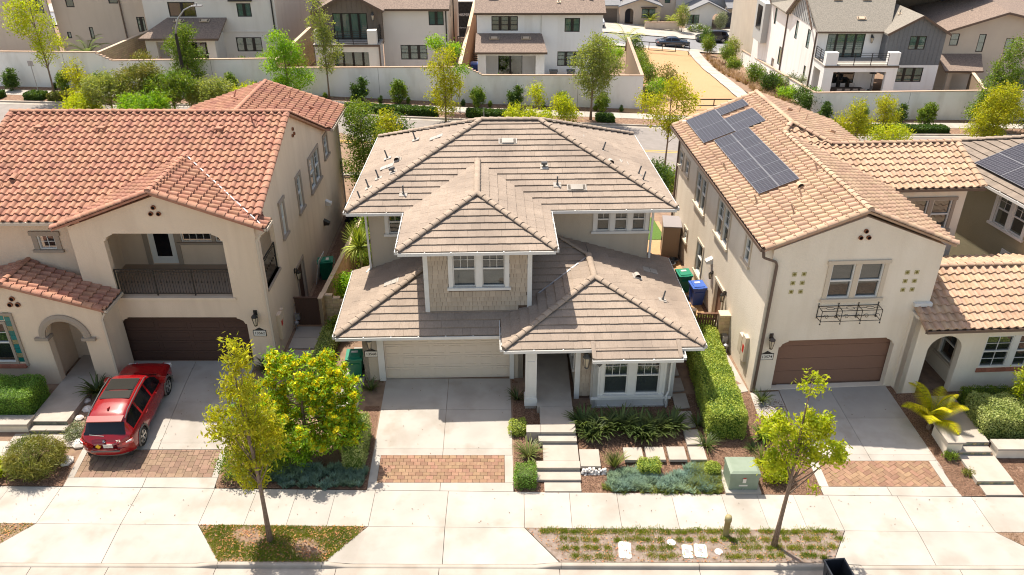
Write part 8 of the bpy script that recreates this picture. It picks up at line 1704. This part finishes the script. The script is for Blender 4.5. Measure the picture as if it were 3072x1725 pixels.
bt(-5.1, 60.4, [(.1, 0, 5.0, .9, .7, .7), (-.3, 0, 3.9, 1.1, .9, .8), (.5, 0, 2.9, 1.1, .9, .8), (-.3, 0, 2.2, 1.0, .8, .7), (0, 0, 1.2, 1.0, .8, .6)], 200, 'lf_yellow', 'yellow-green street tree of the pair above the middle roof', 5.2, .07, shell=.25, droop=.4)
bt(-4.9, 63.9, [(-.9, 0, 5.2, .9, .6, .5), (.4, 0, 4.7, .7, .6, .55), (.9, 0, 3.2, .6, .5, .5)], 85, 'lf_fresh', 'small flat-topped green tree behind its yellow-green twin', 4.9, .06, shell=.25)
bt(6.35, 63.5, [(.4, 0, 5.9, 1.1, .9, .8), (-.3, 0, 4.9, 1.4, 1.1, .9), (.9, 0, 4.4, 1.4, 1.1, .9), (0, 0, 3.5, 1.6, 1.2, .9), (.2, 0, 2.4, 1.0, .8, .6)], 330, 'lf_olive', 'large round-crowned street tree before the white wall near the sandy path', 5.6, .1, per=32, droop=.3)
bt(10.7, 53.4, [(0.3, 0, 5.8, .9, .8, .8), (-1.2, 0, 4.9, 1.0, .8, .7), (1.0, 0, 4.8, .9, .8, .8), (-.7, 0, 3.6, 1.1, .8, .8), (.6, 0, 3.2, .8, .7, .7)], 190, 'lf_yellow', 'airy street tree standing between the middle house and the solar roof', 6.0, .07, shell=.25, droop=.3)
bt(39.5, 65.8, [(1.0, 0, 6.6, .8, .7, 1.1), (.9, 0, 5.0, 1.3, 1, 1.1), (.7, 0, 3.4, 1.8, 1.3, 1.2), (.6, 0, 1.9, 2.2, 1.5, 1.1)], 420, 'lf_mid', 'tall conical green tree at the right before the white wall', 6.8, .1, per=32); bt(39.0, 63.0, [(0, 0, 3.6, 1.3, 1.1, 1.1), (0, 0, 2.2, 2.0, 1.5, 1.1), (-.8, 0, 1.1, 1.5, 1.2, .7)], 330, 'lf_yellow', 'broad yellow-green tree in front of the tall conical tree', 3.8, .1, per=30); bt(43.5, 64.2, [(0, 0, 2.6, 1.6, 1.3, 1.3), (0, 0, 1.3, 1.9, 1.4, .8)], 230, 'lf_dark', 'dark green rounded tree at the right edge above the solar roof', 3.0, .1)
bt(27.7, 62.6, [(-.3, 0, 2.9, .7, .6, .6), (-1.1, 0, 1.9, 1.1, .8, .7), (.4, 0, 1.7, .9, .8, .8), (-.2, 0, .9, 1.5, 1, .6)], 160, 'lf_yellow', 'yellow-green bushy tree left before the right white wall', 2.9, .07); bt(30.6, 64.6, [(0, 0, 2.6, .8, .7, .6), (.3, 0, 1.6, 1.1, .8, .7)], 100, 'lf_yellow', 'yellow-green bushy tree in the middle of the right white wall', 2.6, .06); bt(29.6, 61.0, [(0, 0, 1.2, 1.7, 1.1, .8)], 110, 'lf_lime', 'low spreading lime tree in front of the right kerbside hedge', 1.5, .06)
bt(1.9, 63.2, [(0, 0, 2.2, .5, .45, .5), (.3, 0, 1.4, .4, .4, .4)], 40, 'lf_lime', 'thin young lime tree left of the large round tree', 2.3, .03); bt(4.1, 62.3, [(-.2, 0, 1.7, .8, .6, .6), (.2, 0, .9, .9, .7, .6)], 85, 'lf_lime', 'lime green shrub tree just right of the ridge on the back street', 1.8, .04); bt(.6, 60.6, [(0, 0, 1.0, 1.2, .8, .6), (1.5, .3, .7, 1.1, .8, .5)], 120, 'lf_lime', 'spreading lime shrub above the middle roof ridge', 1.2, .04)
# slope west of the sand path
for x, y, s_, m, h_, lb in ((14.2, 74.0, 1.0, 'lf_gold', 2.6, 'olive bushy tree at the near left edge of the sandy path'), (12.9, 71.5, 1.15, 'lf_fresh', 1.8, 'green shrub at the corner of the white wall'), (13.3, 78.5, 1.0, 'lf_mid', 1.9, 'green shrub beside the tan side wall of the sandy path'), (15.0, 99.0, 1.1, 'lf_mid', 1.8, 'rounded shrub midway along the left side of the sandy path'), (15.6, 104, 1.2, 'lf_dark', 3.0, 'dark tree at the far left side of the sandy path'), (13.6, 86, 1.1, 'lf_mid', 1.8, 'green shrub by the end of the tan side wall'), (14.6, 92, 1.1, 'lf_mid', 2.1, 'second green shrub by the end of the tan side wall'), (11.6, 96, 1.5, 'lf_fresh', 3.0, 'light green bushy tree behind the tan side wall'), (12.2, 70.0, 1.0, 'lf_mid', 1.5, 'small shrub at the foot of the white wall corner')):
    bt(x, y, [(0, 0, h_ * .62, .9 * s_, .8 * s_, h_ * .42), (.2, .1, h_ * .35, .9 * s_, .8 * s_, h_ * .3)], int(75 * s_ * h_ / 2), m, lb, h_ * .9, .05, name='shrub_tree')
# slope east of the path: tufts and staked trees
tp = []
for i in range(3): tp.append(strapmesh('grass_tuft', 70, .75, .03, 'lf_dry', 1.2, 3, sd=30 + i, stiff=.75))
P = area_pts([(22.2, 67), (23.9, 80), (24.9, 95), (25.8, 109), (27.4, 109), (26.8, 95), (26.2, 80), (24.8, 67)], 200)
for i, (x, y) in enumerate(P):
    o = link('grass_tuft', tp[i % 3]); o.location = (x, y, tz(x, y) + .1); o.rotation_euler.z = random.uniform(0, 6); s_ = random.uniform(.7, 1.2); o.scale = (s_,) * 3; tag(o, 'dry tan grass tuft on the bank beside the concrete path', 'grass tuft', 'dry grass tufts on the bank')
for x, y, m, h_, lb in ((24.6, 76.6, 'lf_dark', 2.3, 'nearest staked round tree on the dry grass bank'), (24.7, 82.0, 'lf_mid', 2.4, 'second staked round tree on the dry grass bank'), (27.2, 103.5, 'lf_mid', 3.1, 'taller staked tree near the far end of the bank'), (26.3, 110.0, 'lf_mid', 2.7, 'staked tree at the far end of the bank by the barrier'), (26.8, 113.4, 'lf_dark', 2.8, 'dark tree beside the parked cars at the path end'), (28.6, 106.5, 'lf_olive', 3.2, 'pale olive tree at the far end of the white side wall'), (26.2, 71.5, 'lf_dark', 2.0, 'dark round shrub low on the bank near the wall corner'), (26.3, 69.9, 'lf_dark', 2.2, 'dark shrub just left of the right wall corner'), (26.9, 98.4, 'lf_mid', 1.9, 'shrub halfway along the white side wall'), (26.0, 79.3, 'lf_mid', 1.7, 'low green shrub between the two staked trees'), (25.6, 74.0, 'lf_fresh', 1.4, 'small green shrub between staked tree and side wall')):
    bt(x, y, [(0, 0, h_ * .68, .85, .75, h_ * .32), (.1, 0, h_ * .5, .8, .7, h_ * .25)], 95, m, lb, h_ * .9, .05, per=28, name='young_tree', stake='staked' in lb, shell=.5)
# backyard planting
for x, y, z, s_, m, lb in ((-30.2, 66.6, 3.2, 1.3, 'lf_gold', 'olive shrub behind the white wall by the brick side wall'), (-22.0, 66.3, 3.6, .8, 'lf_mid', 'shrub under the lower window of the pale grey house'), (-20.3, 66.6, 3.6, 1.0, 'lf_fresh', 'bright shrub at the right corner of the pale grey house'), (-17.5, 66.5, 3.5, .9, 'lf_gold', 'yellowish shrub below the balcony house'), (-18.2, 66.2, 3.0, .8, 'lf_red', 'dark red plant by the curved planter of the balcony house'), (-.9, 67.3, 1.6, .9, 'lf_fresh', 'light green shrub in front of the patio of the white house'), (27.6, 73.0, -1.3, 1.1, 'lf_fresh', 'shrub behind the side wall of the white gabled house'), (27.8, 79, -1.6, 1.2, 'lf_silver', 'loose silvery shrub along the side of the white gabled house')):
    plant('garden_shrub', (x, y, z - .5), [(0, 0, .9 * s_, .9 * s_, .6, .7 * s_)], int(60 * s_), 24, .14, .16, .06, m, top=(0, 0, s_), r0=.04, nl=8, label=lb, cat='shrub')
plant('garden_shrub', (-28.6, 66.3, 3.0), [(0, 0, .8, .4, .3, .4)], 30, 22, .12, .14, .05, 'lf_red', label='orange-red leaved plant below the patio of the pale grey house', cat='shrub')
for x, y, z, s_, lb in ((-35.5, 68.3, 3.3, 1.0, 'feather palm behind the white wall in front of the taupe house'), (21.2, 126.8, -5.3, .85, 'left palm in front of the tan arched house'), (24.3, 126.8, -5.4, .8, 'right palm in front of the tan arched house'), (12.5, 90, -.5, 1.1, 'palm behind the tan side wall near the white house')): palm((x, y, z), 13, 2.6 * s_, lb, 'lf_palm' if x > 0 else 'lf_mid', trunk=.9, lw=.5, group='garden palms', s0=int(x))
for i, (x, y, h_, r__, m, lb) in enumerate(((25.5, 124.5, 4.2, 1.1, 'lf_olive', 'vine-like pale tree between the houses across the far street'), (31.8, 126.5, 2.8, .8, 'lf_silver', 'small grey-green tree in front of the white arched house'))): bt(x, y, [(0, 0, h_ * .6, r__, .8, h_ * .4)], 120, m, lb, h_ * .8, .06, name='front_yard_tree')
plant('flowering_shrub', (28.3, 125.5, tz(28, 125)), [(0, 0, .7, 1.8, .7, .5)], 90, 24, .14, .14, .07, 'lf_mid', label='white flowering bushes before the white arched house', cat='shrub', extra=[('flowers', 'flower_white', 40, .14, .12, None)])
o = empty('planter_wall', (20.0, 124.9, tz(20, 125)), 0, 'low tan planter wall in front of the tan arched house', 'wall'); q = MB(); q.box(0, 5.2, 0, .3, 0, 1.0); q.build('wall', 'stucco_taupe', o); q = MB(); q.box(-.05, 5.25, -.05, .35, 1.0, 1.08); q.build('wall_cap', 'cap_far', o)
# trees between the three near houses
bt(-8.6, 44.5, [(0, 0, 5.6, 1.0, .9, 1.0), (.2, 0, 4.2, 1.3, 1, 1.0), (.1, 0, 2.6, 1.4, 1.1, 1.1)], 330, 'lf_mid', 'dense bright green tree behind the alley right of the tan house', 5.6, .1, L=.14, W=.06, per=30); bt(-7.6, 46.5, [(0, 0, 4.3, .8, .8, .8), (.3, 0, 3.0, 1.0, .8, .9)], 130, 'lf_yellow', 'lighter green tree behind the left corner of the middle roof', 4.4, .07); bt(-8.0, 42.2, [(0, 0, 1.6, .8, 1.2, 1.2)], 130, 'lf_dark', 'dark shrub mass in the alley behind the left houses', 1.8, .07); bt(-7.7, 39.3, [(0, 0, 1.2, .6, 1.0, .9)], 90, 'lf_mid', 'shrub beside the block garden wall in the alley', 1.4, .05)
bt(-7.7, 50.2, [(0, 0, 2.2, 1.3, 1.1, 1.3)], 150, 'lf_dark', 'dark tree at the end of the alley by the back street', 2.6, .08)
bt(8.9, 47.0, [(0, 0, 1.5, .9, .8, 1.0)], 110, 'lf_dark', 'dark shrub beyond the back corner between middle and cream house', 1.8, .06); bt(9.9, 48.2, [(0, 0, 1.0, 1.0, .8, .8)], 90, 'lf_mid', 'green shrub by the back street right of the middle house', 1.2, .06)
flat('back_lawn', [(6.6, 40.5), (8.6, 40.5), (8.3, 43.5), (6.6, 43.5)], 'turf_green', .03)
